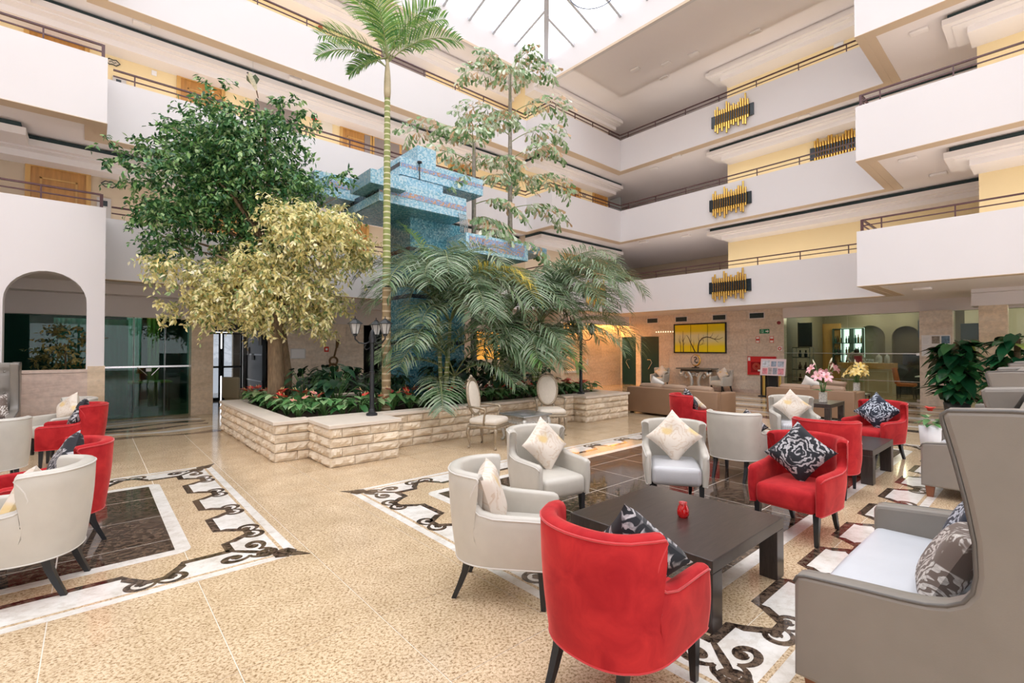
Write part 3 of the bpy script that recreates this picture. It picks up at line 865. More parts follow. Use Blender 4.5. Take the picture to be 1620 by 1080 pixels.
# ---- cushions -----------------------------------------------------------
def damask(name, base, motif, scale=9.0, thr=0.5, rough_m=0.35, second=None):
    t = NT(name)
    co = t.coord('Object', (1,1,0.0))
    w = t.n('TexWave', wave_type='RINGS', rings_direction='Z', Scale=scale*0.9, Distortion=16.0, Detail=2.5); w.inputs['Detail Scale'].default_value = 1.1; w.inputs['Detail Roughness'].default_value = 0.62
    t.l(co, w.inputs['Vector'])
    nz = t.n('TexNoise', Scale=scale*0.9, Detail=2.0, Distortion=0.8); t.l(co, nz.inputs['Vector'])
    n3 = t.n('TexNoise', Scale=scale*9.0, Detail=2.0); t.l(co, n3.inputs['Vector'])
    a = t.ramp(w.outputs['Fac'], [(thr-0.06, (0,0,0)), (thr+0.06, (1,1,1))])
    b = t.ramp(nz.outputs['Fac'], [(0.42, (0,0,0)), (0.47, (1,1,1))])
    g = t.ramp(n3.outputs['Fac'], [(0.3, (0.45,0.45,0.45)), (0.6, (1,1,1))])
    m = t.mix(1.0, t.mix(1.0, a, b, 'MULTIPLY'), g, 'MULTIPLY')
    t.l(t.mix(m, base, motif), t.b.inputs['Base Color'])
    t.l(t.ramp(m, [(0, (0.8,0.8,0.8)), (1, (rough_m,)*3)]), t.b.inputs['Roughness'])
    t.b.inputs['Sheen Weight'].default_value = 0.08
    if second:
        n2 = t.n('TexNoise', Scale=5.0, Detail=1.0); t.l(co, n2.inputs['Vector'])
        f = t.ramp(n2.outputs['Fac'], [(0.60, (0,0,0)), (0.68, (0.8,0.8,0.8))])
        t.l(t.mix(f, t.b.inputs['Base Color'].links[0].from_socket, second), t.b.inputs['Base Color'])
    return t.mat
CUSH_B = damask('black_silver_damask', (0.010,0.011,0.016), (0.52,0.50,0.52), 9.0, 0.52)
CUSH_N = damask('navy_silver_damask', (0.012,0.018,0.035), (0.55,0.60,0.68), 10.0, 0.48)
CUSH_C = damask('cream_gold_damask', (0.74,0.66,0.57), (0.64,0.52,0.40), 8.0, 0.66, 0.5, (0.72,0.52,0.20))
CUSH_G = damask('grey_brown_damask', (0.16,0.12,0.10), (0.66,0.62,0.58), 11.0, 0.40)
CUSH_T = mat('tan_cushion', (0.34,0.225,0.15), 0.6, var=0.08, vscale=6)
CUSH_W = mat('white_cushion', (0.78,0.74,0.68), 0.7, var=0.06, vscale=8)
def cushion_mesh(w, h, t, n=14):
    V = []; F = []
    for side in (1, -1):
        for i in range(n+1):
            for j in range(n+1):
                u, v = 2*i/n-1, 2*j/n-1
                pin = 1 - 0.10*(1-abs(u)**2)*abs(v)**3 ; pin2 = 1 - 0.10*(1-abs(v)**2)*abs(u)**3
                x, y = u*w/2*pin2, v*h/2*pin
                z = side*t/2*max(0, (1-u**4))**0.55*max(0, (1-v**4))**0.55
                V.append((x, y, z + 0.012*math.sin(3*u+2*v)*(1-u*u)*(1-v*v)))
    N = (n+1)**2
    for s_, base in ((1,0),(-1,N)):
        for i in range(n):
            for j in range(n):
                a = base+i*(n+1)+j; q = (a, a+n+1, a+n+2, a+1)
                F.append(q if s_ > 0 else q[::-1])
    mb = MB(); mb.add(V, F)
    return mb.mesh('cushion', True)
def cushion(x, y, z, face, tilt, spin, m, label, w=0.44, h=0.44, t=0.15, grp='scatter cushions'):
    """face: heading (deg) the front looks to, tilt: lean back from upright, spin: turn in its own plane"""
    me = cushion_mesh(w, h, t); me.materials.append(m)
    o = obj('cushion', me); o.location = (x, y, z)
    Mx = Matrix.Rotation(R(face), 4, 'Z') @ Matrix.Rotation(R(-(90-tilt)), 4, 'X') @ Matrix.Rotation(R(spin), 4, 'Z')
    # local z is the cushion normal; after -90 about X it points along +y (forward), then heading
    o.rotation_euler = Mx.to_euler()
    return tag(o, label, 'cushion', grp)
def on_chair(x, y, deg, m, label, spin=45, side=0.0, fwd=-0.10, z=0.66, tilt=18, turn=0, sz=0.44, t=0.15):
    a = R(deg); lx, ly = side, fwd
    return cushion(x+math.cos(a)*lx-math.sin(a)*ly, y+math.sin(a)*lx+math.cos(a)*ly, z, deg+turn, tilt, spin, m, label, sz*0.91, sz*0.91, t)
on_chair(2.12,2.42,218, CUSH_C, 'cream and gold cushion on edge in the ivory chair left of the near table', 8, 0.06, -0.12, 0.635, 16, 6, 0.42)
on_chair(1.95,1.40,270, CUSH_B, 'black damask cushion peeking over the front red chair', 40, 0.10, -0.02, 0.655, 22, 10, 0.40)
on_chair(3.27,3.22,170, CUSH_C, 'cream and gold cushion standing on its corner behind the near table', 40, -0.04, -0.08, 0.665, 20, 6, 0.44)
on_chair(4.55,2.62,124, CUSH_C, 'cream and gold diamond cushion on the striped chair facing the near table', 47, 0.0, -0.08, 0.675, 20, 0, 0.45)
on_chair(8.45,2.78,122, CUSH_C, 'cream and gold diamond cushion on the striped chair beside the lily table', 45, 0.0, -0.09, 0.67, 20, 0, 0.45)
on_chair(4.66,1.50,86, CUSH_B, 'black and silver diamond cushion on the red chair right of the near table', 52, 0.02, -0.08, 0.675, 22, 10, 0.45)
on_chair(8.60,1.75,70, CUSH_N, 'black and silver diamond cushion on the farthest right red chair', 50, 0.02, -0.08, 0.68, 20, 20, 0.46)
on_chair(7.75,4.08,228, CUSH_B, 'black cushion on its corner in the red chair before the tan sofa', 45, 0.04, -0.09, 0.68, 20, 0, 0.42)
on_chair(7.75,4.08,228, CUSH_C, 'pale cushion tip beside the black cushion before the tan sofa', 50, -0.17, 0.12, 0.60, 30, 20, 0.32, 0.10)
on_chair(6.15,2.66,274, CUSH_B, 'dark patterned cushion tip showing above the turned red back', 45, 0.12, 0.02, 0.64, 20, 0, 0.36)
on_chair(-0.38,4.55,72, CUSH_C, 'cream cushion in the nearest ivory chair on the left', 20, -0.05, -0.10, 0.62, 20, 0, 0.42)
on_chair(-0.26,5.42,98, CUSH_B, 'black and silver cushion in the red chair on the left carpet', 40, -0.04, -0.10, 0.66, 20, 0, 0.44)
on_chair(-0.22,9.05,84, CUSH_B, 'black and silver cushion in the red chair farther back left', 35, -0.05, -0.10, 0.66, 20, 0, 0.44)
on_chair(-0.32,10.1,120, CUSH_C, 'cream cushion in the ivory chair by the arcade pier', 35, 0.02, -0.08, 0.66, 20, 0, 0.44)

# ---- wing settee ------------------------------------------------------------
def make_settee(W=1.56, lm=LEATHER2):
    """local: faces +y, front at y=0, width W along x"""
    t = thing('wing_settee', 'wing settee', 'sofa')
    # side profile (y, z); the wing rises out of the arm in one sweep
    prof = [(0.0,0.12),(0.0,0.545),(-0.012,0.572),(-0.04,0.582)]
    prof += [(-0.12,0.590),(-0.25,0.602),(-0.38,0.612),(-0.46,0.622),(-0.52,0.640),(-0.565,0.670),(-0.592,0.715),(-0.602,0.78),(-0.598,0.90),(-0.575,1.05),(-0.545,1.20),(-0.515,1.33),(-0.512,1.355),(-0.53,1.372)]
    prof += [(-0.70,1.385),(-0.84,1.385),(-0.862,1.37),(-0.852,1.20),(-0.80,0.70),(-0.78,0.12)]
    def panel(x0, x1):
        mb = MB(); n = len(prof); e = 0.022
        cy, cz = -0.5, 0.55
        # rounded slab: inset rings at both faces
        def ring(x, d):
            out = []
            for i in range(n):
                a, b = prof[i-1], prof[(i+1) % n]; dx, dy = b[0]-a[0], b[1]-a[1]; L = math.hypot(dx, dy)
                nx, ny = dy/L, -dx/L
                out.append((x, prof[i][0]-nx*d, prof[i][1]-ny*d))
            return out
        rings = [ring(x0, e), ring(x0+e*0.3, e*0.3), ring(x0+e, 0), ring(x1-e, 0), ring(x1-e*0.3, e*0.3), ring(x1, e)]
        vs = [p for r in rings for p in r]; fs = []
        for i in range(5):
            for k in range(n):
                fs.append((i*n+k, (i+1)*n+k, (i+1)*n+(k+1)%n, i*n+(k+1)%n))
        fs.append(tuple(range(n))); fs.append(tuple(5*n+k for k in range(n-1,-1,-1)))
        mb.add(vs, fs)
        return mb
    for sx in (-1, 1):
        x0, x1 = (-W/2, -W/2+0.11) if sx < 0 else (W/2-0.11, W/2)
        pn = panel(x0, x1).build('arm_panel', lm, t, 35)
        for pg in list(pn.data.polygons)[-2:]: pg.use_smooth = False
        xo = x0+0.008 if sx < 0 else x1-0.008
        MB().tube([(xo, p[0]*0.996-0.002, p[1]-0.006) for p in prof[1:-1]], 0.0075, 6).build('piping', mat('dark_piping', (0.11,0.10,0.09), 0.4), pn, True)
        for yy in (-0.07, -0.72):
            MB().hexa([(sx*(W/2-0.07)-0.025,yy-0.025,0),(sx*(W/2-0.07)+0.025,yy-0.025,0),(sx*(W/2-0.07)+0.025,yy+0.025,0),(sx*(W/2-0.07)-0.025,yy+0.025,0)],
                      [(sx*(W/2-0.07)-0.04,yy-0.04,0.125),(sx*(W/2-0.07)+0.04,yy-0.04,0.125),(sx*(W/2-0.07)+0.04,yy+0.04,0.125),(sx*(W/2-0.07)-0.04,yy+0.04,0.125)]).build('leg', BROWNW, t)
    MB().box(-W/2+0.10, -0.80, 0.12, W/2-0.10, -0.03, 0.30).build('base', lm, t)
    MB().rbox(-W/2+0.105, -0.66, 0.29, W/2-0.105, -0.01, 0.445, 0.04, 3, 0.02).build('seat_cushion', SEATL, t, True)
    # buttoned back: a swelling sheet with dimples
    nx, nz = 40, 30; mb = MB(); vs = []; fs = []
    btn = [(bx, bz) for r_ in range(5) for bx, bz in [((-0.6+0.24*c + (0.12 if r_ % 2 else 0)), 0.58+0.165*r_) for c in range(6)] if abs(bx) < W/2-0.13]
    for i in range(nx+1):
        for j in range(nz+1):
            x = -W/2+0.10 + (W-0.20)*i/nx; z = 0.40 + 0.955*j/nz
            y = -0.665 - 0.02*(z-0.4) + 0.03*(1-abs(2*i/nx-1)**4)*(1-abs(2*j/nz-1)**6)
            for bx, bz in btn:
                d2 = (x-bx)**2 + (z-bz)**2
                y -= 0.035*math.exp(-d2/0.0022)
            vs.append((x, y, z))
    for i in range(nx):
        for j in range(nz):
            a = i*(nz+1)+j; fs.append((a, a+1, a+nz+2, a+nz+1))
    mb.add(vs, fs); bk = mb.build('buttoned_back', lm, t, True)
    for bx, bz in btn:
        b = MB().lathe([(0.0,0.0),(0.012,0.004),(0.014,0.008),(0.0,0.014)], 8); b.xf(Matrix.Translation((bx, -0.672-0.02*(bz-0.4), bz)) @ Matrix.Rotation(R(-90), 4, 'X')); b.build('button', lm, bk, True)
    MB().rbox(-W/2+0.09, -0.855, 0.12, W/2-0.09, -0.70, 1.378, 0.03, 2).build('backrest', lm, t, 40)
    return t
st0 = make_settee()
def settee(o, x, y, deg, label):
    o.location = (x, y, 0); o.rotation_euler = (0,0,R(deg)); tag(o, label, 'sofa', 'wing settees around the lounge')
settee(st0, 3.19, 0.80, 0, 'large taupe leather wing settee filling the lower right corner')
settee(copy_tree(st0), 7.55, 0.98, 0, 'taupe leather wing settee standing behind the nearest one on the right')
settee(copy_tree(st0), 11.6, 1.0, 0, 'wing settee farthest back in the right row')
settee(copy_tree(st0), -1.62, 10.2, 180, 'tall buttoned wing settee at the left edge under the arch')
cushion(3.40, 0.31, 0.64, 8, 22, 8, CUSH_N, 'navy patterned cushion leaning on the near wing settee', 0.42, 0.42, 0.15)
cushion(2.98, 0.335, 0.615, 4, 26, 4, CUSH_G, 'mottled grey and brown cushion on the near wing settee', 0.42, 0.38, 0.15)
cushion(-1.15, 10.62, 0.68, 175, 24, 10, CUSH_G, 'patterned cushion on the tall buttoned settee at left', 0.44, 0.42, 0.15)
cushion(7.3, 0.52, 0.66, 0, 25, 5, SEATL, 'pale rolled cushion on the second wing settee', 0.60, 0.44, 0.18)

# ---- low dark tables -----------------------------------------------------
def table_wood():
    t = NT('dark_table_wood')
    nz = t.n('TexNoise', Scale=5.0, Detail=6.0, Distortion=1.2); t.l(t.coord('Object', (1,9,1), (0,0,0.5)), nz.inputs['Vector'])
    t.l(t.ramp(nz.outputs['Fac'], [(0.3, (0.022,0.015,0.013)), (0.7, (0.050,0.036,0.031))]), t.b.inputs['Base Color'])
    t.b.inputs['Roughness'].default_value = 0.28; t.b.inputs['Specular IOR Level'].default_value = 0.6
    return t.mat
TW = table_wood()
def low_table(x0, y0, x1, y1, h, label, leg=0.12):
    t = thing('coffee_table', label, 'table', ((x0+x1)/2, (y0+y1)/2, Z1), 0, 'dark square coffee tables')
    a, b = (x1-x0)/2, (y1-y0)/2
    MB().rbox(-a,-b,h-0.075,a,b,h,0.005,1).build('table_top', TW, t)
    for sx in (-1,1):
        for sy in (-1,1):
            MB().rbox(sx*a-(leg if sx>0 else 0), sy*b-(leg if sy>0 else 0), 0, sx*a+(0 if sx>0 else leg), sy*b+(0 if sy>0 else leg), h-0.0755, 0.004, 1).build('leg', TW, t)
    return t
low_table(2.62,1.28,3.68,2.34,0.41,'dark wooden coffee table with a red candle glass, in front')
low_table(6.86,1.42,7.92,2.48,0.41,'dark wooden coffee table half hidden behind the red chairs')
low_table(10.6,2.85,11.55,3.75,0.53,'dark wooden table carrying the pink lilies', 0.10)
# candle glass
t = thing('candle_holder', 'red glass candle holder on the near coffee table', 'candle', (3.15,1.75,0.4115))
RG = NT('red_glass'); RG.b.inputs['Base Color'].default_value = (0.75,0.01,0.012,1); RG.b.inputs['Roughness'].default_value = 0.06; RG.b.inputs['Transmission Weight'].default_value = 0.45; RG.b.inputs['Coat Weight'].default_value = 0.5
MB().lathe([(0.0,0.0),(0.030,0.0),(0.040,0.02),(0.042,0.045),(0.034,0.075),(0.026,0.088),(0.029,0.104),(0.026,0.104),(0.023,0.088),(0.0,0.06)], 24).build('glass_cup', RG.mat, t, True)
MB().lathe([(0.0,0.0605),(0.021,0.0605),(0.021,0.078),(0.0,0.079)], 16).build('tea_light', mat('wax', (0.75,0.2,0.15), 0.5), t, True)

# ---- tan leather sofas ----------------------------------------------------
TAN = mat('tan_leather', (0.29,0.175,0.105), 0.42, var=0.06, vscale=3, bump=0.04, bscale=180)
def tan_sofa(x, y, deg, W, D, label, cush):
    t = thing('tan_sofa', label, 'sofa', (x, y, 0), R(deg), 'tan leather sofas')
    MB().rbox(-W/2, -D, 0.05, W/2, -D+0.20, 0.66, 0.02, 2).build('backrest', TAN, t, 40)
    for sx in (-1,1):
        MB().rbox(sx*W/2-(0.22 if sx>0 else 0), -D+0.19, 0.05, sx*W/2+(0 if sx>0 else 0.22), 0, 0.62, 0.025, 2).build('arm', TAN, t, 40)
    MB().box(-W/2+0.2, -D+0.18, 0.05, W/2-0.2, -0.02, 0.28).build('base', TAN, t)
    k = 2 if W < 2.2 else 3; cw = (W-0.44)/k
    for i in range(k):
        x0 = -W/2+0.22+i*cw
        MB().rbox(x0+0.004, -D+0.2, 0.275, x0+cw-0.004, 0.0, 0.44, 0.04, 3, 0.015).build('seat_cushion', TAN, t, True)
        b = MB().rbox(x0+0.004, -0.09, -0.23, x0+cw-0.004, 0.09, 0.23, 0.06, 3, 0.02); b.xf(Matrix.Translation((0,-D+0.30,0.51)) @ Matrix.Rotation(R(12),4,'X')); b.build('back_cushion', CUSH_T, t, True)
    for sx in (-1,1):
        for yy in (-0.08, -D+0.1): MB().box(sx*(W/2-0.08)-0.03, yy-0.03, 0, sx*(W/2-0.08)+0.03, yy+0.03, 0.05).build('foot', BLACK, t)
    return t
tan_sofa(11.0, 5.95, -90, 2.30, 0.92, 'long tan leather sofa with its back turned beside the planter end', 0)
tan_sofa(13.4, 3.80, -90, 1.80, 0.95, 'tan leather sofa before the bar glass behind the lilies', 0)
cushion(10.55, 6.55, 0.70, -90, 15, 30, CUSH_W, 'small white cushion tip on the long tan sofa', 0.36, 0.36, 0.12)
cushion(13.0, 3.9, 0.70, -90, 20, 30, CUSH_W, 'white cushion on the tan sofa behind the lilies', 0.42, 0.42, 0.14)
cushion(13.0, 3.4, 0.69, -90, 25, 10, CUSH_T, 'brown cushion on the tan sofa behind the lilies', 0.46, 0.42, 0.14)

# ---- gilt salon chairs and silver table -----------------------------------
GILT = mat('antique_gilt', (0.40,0.33,0.24), 0.38, metal=0.6, var=0.25, vscale=25, bump=0.25, bscale=70)
SILV = mat('antique_silver', (0.66,0.65,0.61), 0.32, metal=0.5, var=0.2, vscale=25, bump=0.25, bscale=70)
IVORY = mat('ivory_upholstery', (0.70,0.63,0.53), 0.6, var=0.05, vscale=30)
def cabriole(mb, x, y, h, sx, sy, r=0.026):
    pts = [(x, y, h), (x+sx*0.018, y+sy*0.018, h*0.86), (x+sx*0.026, y+sy*0.026, h*0.70), (x+sx*0.008, y+sy*0.008, h*0.42), (x-sx*0.010, y-sy*0.010, h*0.18), (x+sx*0.004, y+sy*0.004, h*0.06), (x+sx*0.026, y+sy*0.026, 0.012)]
    mb.tube(pts, [r*1.1, r*1.25, r*1.15, r*0.8, r*0.6, r*0.62, r*0.85], 8)
def gilt_chair(x, y, deg, label):
    t = thing('salon_chair', label, 'chair', (x, y, 0), R(deg), 'gilt salon chairs by the planter')
    # oval back, leaning
    def oval(rx, rz, n=36, sq=2.2):
        return [(rx*math.copysign(abs(math.cos(2*PI*k/n))**(2/sq), math.cos(2*PI*k/n))*(1-0.12*(1-math.sin(2*PI*k/n))/2), rz*math.copysign(abs(math.sin(2*PI*k/n))**(2/sq), math.sin(2*PI*k/n))) for k in range(n)]
    Mb = Matrix.Translation((0,-0.26,0.80)) @ Matrix.Rotation(R(9),4,'X')
    fr = MB(); o = oval(0.205,0.285); pts = [(p[0],0,p[1]) for p in o]; fr.tube(pts+[pts[0],pts[1]], 0.024, 8, False)
    crest = [(0.06*math.cos(a), 0.0, 0.30+0.035*math.sin(a)) for a in [PI*k/8 for k in range(9)]]
    fr.tube(crest, 0.018, 6)
    for sx in (-1,1):
        fr.tube([(sx*0.05,0,0.305),(sx*0.10,0,0.295),(sx*0.12,0,0.270)], [0.02,0.016,0.02], 6)
    fr.lathe([(0.0,0.30),(0.028,0.315),(0.034,0.345),(0.015,0.37),(0.0,0.375)], 10)
    fr.tube([(-0.11,0,-0.27),(-0.13,0.0,-0.36),(-0.14,0.0,-0.42)], 0.022, 6); fr.tube([(0.11,0,-0.27),(0.13,0.0,-0.36),(0.14,0.0,-0.42)], 0.022, 6)
    fr.xf(Mb); fr.build('back_frame', GILT, t, True)
    pad = MB(); n = 36
    for side, yy in ((1,0.035),(-1,-0.03)):
        vs = [(0,yy,0)]; fs = []
        for f in (0.5, 0.85, 1.0):
            vs += [(p[0]*f*0.97, yy*(1-f**4*0.8), p[1]*f*0.97) for p in o]
        for k in range(n): fs.append((0, 1+k, 1+(k+1)%n))
        for r_ in (0,1):
            for k in range(n): fs.append((1+r_*n+k, 1+(r_+1)*n+k, 1+(r_+1)*n+(k+1)%n, 1+r_*n+(k+1)%n))
        pad.add(vs, [f if side < 0 else f[::-1] for f in fs])
    pad.xf(Mb); pad.build('back_pad', IVORY, t, True)
    # seat
    MB().rbox(-0.25,-0.22,0.375,0.25,0.27,0.485,0.05,3,0.02).build('seat', IVORY, t, True)
    rl = MB(); rl.rbox(-0.26,-0.24,0.33,0.26,0.28,0.385,0.02,2); 
    for k in range(7): rl.lathe([(0,0.0),(0.02,0.005),(0.014,0.02),(0,0.022)], 6, (-0.18+0.06*k, 0.275, 0.318))
    rl.build('seat_rail', GILT, t, 40)
    for sx in (-1,1):
        for yy, sy in ((0.245,1),(-0.215,-1)):
            lg = MB(); cabriole(lg, sx*0.225, yy, 0.345, sx*0.7, sy*0.7); lg.build('leg', GILT, t, True)
        ar = MB(); ar.tube([(sx*0.20,-0.27,0.66),(sx*0.265,-0.12,0.665),(sx*0.285,0.02,0.655),(sx*0.28,0.085,0.64),(sx*0.27,0.10,0.60),(sx*0.262,0.07,0.52),(sx*0.255,0.06,0.38)], [0.016,0.018,0.022,0.022,0.019,0.017,0.02], 8)
        ar.build('arm', GILT, t, True)
    return t
gilt_chair(4.88, 6.15, 205, 'gilt oval-backed salon chair left of the silver table')
gilt_chair(6.52, 6.32, 146, 'gilt oval-backed salon chair right of the silver table')
t = thing('silver_side_table', 'small ornate silver table between the two salon chairs', 'table', (5.72,6.15,0), R(0))
MB().rbox(-0.34,-0.34,0.44,0.34,0.34,0.475,0.015,2).build('table_top', mat('silver_leaf_top', (0.40,0.42,0.42), 0.22, metal=0.7, var=0.15, vscale=8), t, 40)
ap = MB().box(-0.29,-0.29,0.34,0.29,0.29,0.44)
for k in range(7):
    for sg in (-1,1):
        ap.lathe([(0,0),(0.035,0.01),(0.03,0.04),(0,0.05)], 8, (-0.21+0.07*k, sg*0.29, 0.315)); ap.lathe([(0,0),(0.035,0.01),(0.03,0.04),(0,0.05)], 8, (sg*0.29, -0.21+0.07*k, 0.315))
ap.build('apron', SILV, t, 40)
for sx in (-1,1):
    for sy in (-1,1):
        lg = MB(); cabriole(lg, sx*0.27, sy*0.27, 0.42, sx*0.9, sy*0.9, 0.034); lg.build('leg', SILV, t, True)
# ================================================================== PLANTER, FOUNTAIN, PLANTS
rng = np.random.default_rng(7)
random.seed(7)
# ---- stone planter ----------------------------------------------------
SPLIT = NT('split_stone')
_n = SPLIT.n('TexNoise', Scale=7.0, Detail=6.0, Roughness=0.65); SPLIT.l(SPLIT.coord('World'), _n.inputs['Vector'])
_oi = SPLIT.n('ObjectInfo')
_c = SPLIT.ramp(_n.outputs['Fac'], [(0.3, (0.60,0.45,0.30)), (0.5, (0.78,0.655,0.49)), (0.72, (0.85,0.745,0.60))])
_mr = SPLIT.n('MapRange'); _mr.inputs['To Min'].default_value = 0.86; _mr.inputs['To Max'].default_value = 1.08; SPLIT.l(_oi.outputs['Random'], _mr.inputs['Value'])
_h = SPLIT.n('HueSaturation'); SPLIT.l(_mr.outputs[0], _h.inputs['Value']); SPLIT.l(_c, _h.inputs['Color']); SPLIT.l(_h.outputs[0], SPLIT.b.inputs['Base Color'])
SPLIT.b.inputs['Roughness'].default_value = 0.75
_n2 = SPLIT.n('TexNoise', Scale=45.0, Detail=4.0); SPLIT.l(SPLIT.coord('World'), _n2.inputs['Vector']); SPLIT.bump(_n2.outputs['Fac'], 0.35, 0.01)
SPLIT = SPLIT.mat
COPE = mat('coping_stone', (0.74,0.655,0.555), 0.45, var=0.06, vscale=3)
SOIL = mat('soil', (0.07,0.045,0.03), 0.95, var=0.4, vscale=20)
planter = thing('stone_planter', 'long split-stone planter bed with pale coping in the middle of the hall', 'planter', (0,0,0))
OUT = [(1.95,10.9),(1.95,7.25),(2.42,7.25),(2.42,6.43),(3.42,6.43),(3.42,7.05),(8.02,7.05),(8.02,6.70),(9.55,6.70),(9.55,10.9)]
ins = [(1.99,10.86),(1.99,7.29),(2.46,7.29),(2.46,6.47),(3.38,6.47),(3.38,7.09),(8.06,7.09),(8.06,6.74),(9.51,6.74),(9.51,10.86)]
MB().prism(ins[::-1], 0.0, 0.50).build('soil_bed', SOIL, planter)
MB().prism([(2.47,6.48),(3.37,6.48),(3.37,7.2),(2.47,7.2)], 0.4, 0.525).prism([(8.07,6.75),(9.5,6.75),(9.5,7.2),(8.07,7.2)], 0.4, 0.525).build('masonry_core', SPLIT, planter)
brick_me = []
for v in range(8):
    nx, nz = 6, 3
    vs = []; fs = []
    for i in range(nx+1):
        for j in range(nz+1):
            e = min(1, min(i, nx-i)/1.0) * min(1, min(j, nz-j)/1.0)
            d = 0.008 + (0.012 + 0.034*random.random())*e
            if e == 0: d = 0.004 + 0.006*random.random()
            vs.append((i/nx, -d, 0.004 + 0.121*j/nz + (0.006*random.uniform(-1,1) if e else 0)))
    for i in range(nx):
        for j in range(nz):
            a = i*(nz+1)+j; fs.append((a, a+nz+1, a+nz+2, a+1))
    b = len(vs); back = [(0,0.05,0.004),(1,0.05,0.004),(1,0.05,0.125),(0,0.05,0.125)]
    vs += back
    bot = [i*(nz+1) for i in range(nx+1)]; top = [i*(nz+1)+nz for i in range(nx+1)]
    fs += [tuple(bot[::-1]+[b, b+1][0:2]), tuple(top+[b+2, b+3]), tuple([b]+list(range(0,nz+1))[0:]+[b+3]), tuple([b+1,b+2]+[nx*(nz+1)+j for j in range(nz,-1,-1)])]
    me = MB().add(vs, fs).mesh('brick'); me.materials.append(SPLIT); brick_me.append(me)
for (a, b) in zip(OUT[:-1], OUT[1:]):
    dx, dy = b[0]-a[0], b[1]-a[1]; L = math.hypot(dx, dy); ang = math.atan2(dy, dx)
    for row in range(4):
        s = -0.0 if row % 2 else 0.0; first = True
        while s < L-0.02:
            w = random.uniform(0.26, 0.42)
            if first and row % 2: w *= 0.55
            first = False
            if L-s-w < 0.14: w = L-s
            o = obj('brick', random.choice(brick_me), None, planter)
            o.location = (a[0]+dx/L*(s+0.003), a[1]+dy/L*(s+0.003), row*0.1295); o.rotation_euler = (0,0,ang); o.scale = (w-0.006, random.uniform(0.8,1.15), 1)
            s += w
for (x0,y0,x1,y1) in ((1.91,7.52,2.24,9.2),(1.91,9.205,2.24,10.94),(1.91,7.21,2.44,7.515),(2.385,6.395,3.455,7.205),(2.445,7.21,3.455,7.42),(3.46,7.015,5.0,7.31),(5.005,7.015,6.5,7.31),(6.505,7.015,7.98,7.31),(7.985,6.665,9.585,7.31),(9.27,7.315,9.585,9.2),(9.27,9.205,9.585,10.94),(2.245,10.62,9.265,10.94)):
    MB().rbox(x0,y0,0.522,x1,y1,0.572,0.006,1).build('coping_slab', COPE, planter)
MB().box(3.62,7.005,0.045,3.70,7.02,0.125).build('access_plate', PAPER, planter)

# ---- mosaic fountain --------------------------------------------------------
def mosaic(name, stops, scale=34.0):
    t = NT(name)
    v = t.n('TexVoronoi', feature='F1', distance='CHEBYCHEV', Scale=scale, Randomness=0.0); t.l(t.coord('World', (1,1,1)), v.inputs['Vector'])
    sp = t.n('SeparateColor'); t.l(v.outputs['Color'], sp.inputs[0])
    c = t.ramp(sp.outputs[0], stops, 'CONSTANT')
    g = t.ramp(v.outputs['Distance'], [(0.40, (1,1,1)), (0.47, (0.45,0.45,0.45))])
    t.l(t.mix(1.0, c, g, 'MULTIPLY'), t.b.inputs['Base Color'])
    t.b.inputs['Roughness'].default_value = 0.18
    return t.mat
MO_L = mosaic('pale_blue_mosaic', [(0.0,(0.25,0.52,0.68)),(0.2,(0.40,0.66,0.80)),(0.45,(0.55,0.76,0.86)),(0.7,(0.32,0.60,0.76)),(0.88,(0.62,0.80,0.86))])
MO_SHADE = mosaic('shaded_blue_mosaic', [(0.0,(0.06,0.22,0.30)),(0.25,(0.10,0.33,0.42)),(0.5,(0.20,0.46,0.54)),(0.75,(0.13,0.38,0.50)),(0.9,(0.30,0.55,0.62))])  # pale blue mosaic again, with shade put into darker teal, for column and undersides
MO_O = mosaic('orange_blue_mosaic', [(0.0,(0.24,0.36,0.62)),(0.25,(0.62,0.36,0.22)),(0.42,(0.28,0.40,0.64)),(0.62,(0.66,0.42,0.28)),(0.75,(0.36,0.48,0.68))], 40.0)
MO_D = mosaic('dark_band_mosaic', [(0.0,(0.02,0.03,0.05)),(0.5,(0.04,0.06,0.08))])
ft = thing('mosaic_fountain', 'tall blue mosaic fountain of stacked basins in the planter', 'fountain', (0,0,0.5))
ft.location = (5.7, 9.3, 0.5)
FO = Vector((5.7, 9.3, 0.5))
def fbox(nm, m, x0,y0,z0,x1,y1,z1, parent=ft):
    mb = MB().box(x0-FO.x,y0-FO.y,z0-FO.z,x1-FO.x,y1-FO.y,z1-FO.z); return mb.build(nm, m, parent)
col_ = fbox('column', MO_SHADE, 5.0,8.92,0.5,6.4,10.0,4.38)
for z in (1.68, 2.67, 3.66):
    fbox('dark_band', MO_D, 4.994,8.914,z,6.406,10.006,z+0.085, col_)
s1 = fbox('lower_basin', MO_L, 4.0,8.3,4.37,6.0,10.1,4.80)
fbox('mosaic_band', MO_O, 4.01,8.293,4.53,6.0,8.3,4.64, s1); fbox('mosaic_band', MO_D, 3.993,8.3,4.53,4.0,10.1,4.64, s1)
fbox('basin_shade_sheet', MO_SHADE, 4.03,8.33,4.36,5.97,10.07,4.37, s1)  # added sheet that puts the shade under the basin into colour
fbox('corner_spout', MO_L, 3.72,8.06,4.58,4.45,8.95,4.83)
fbox('spout_shade_sheet', MO_SHADE, 3.74,8.08,4.572,4.43,8.9,4.58)  # shade below the spout, put into a dark sheet
fbox('body', MO_L, 4.6,8.6,4.80,5.6,9.8,5.09)
s3 = fbox('upper_basin', MO_L, 4.58,8.58,5.08,6.67,9.8,5.44)
fbox('mosaic_band', MO_O, 4.6,8.573,5.24,6.67,8.58,5.32, s3); fbox('mosaic_band', MO_D, 4.573,8.58,5.24,4.58,9.8,5.32, s3)
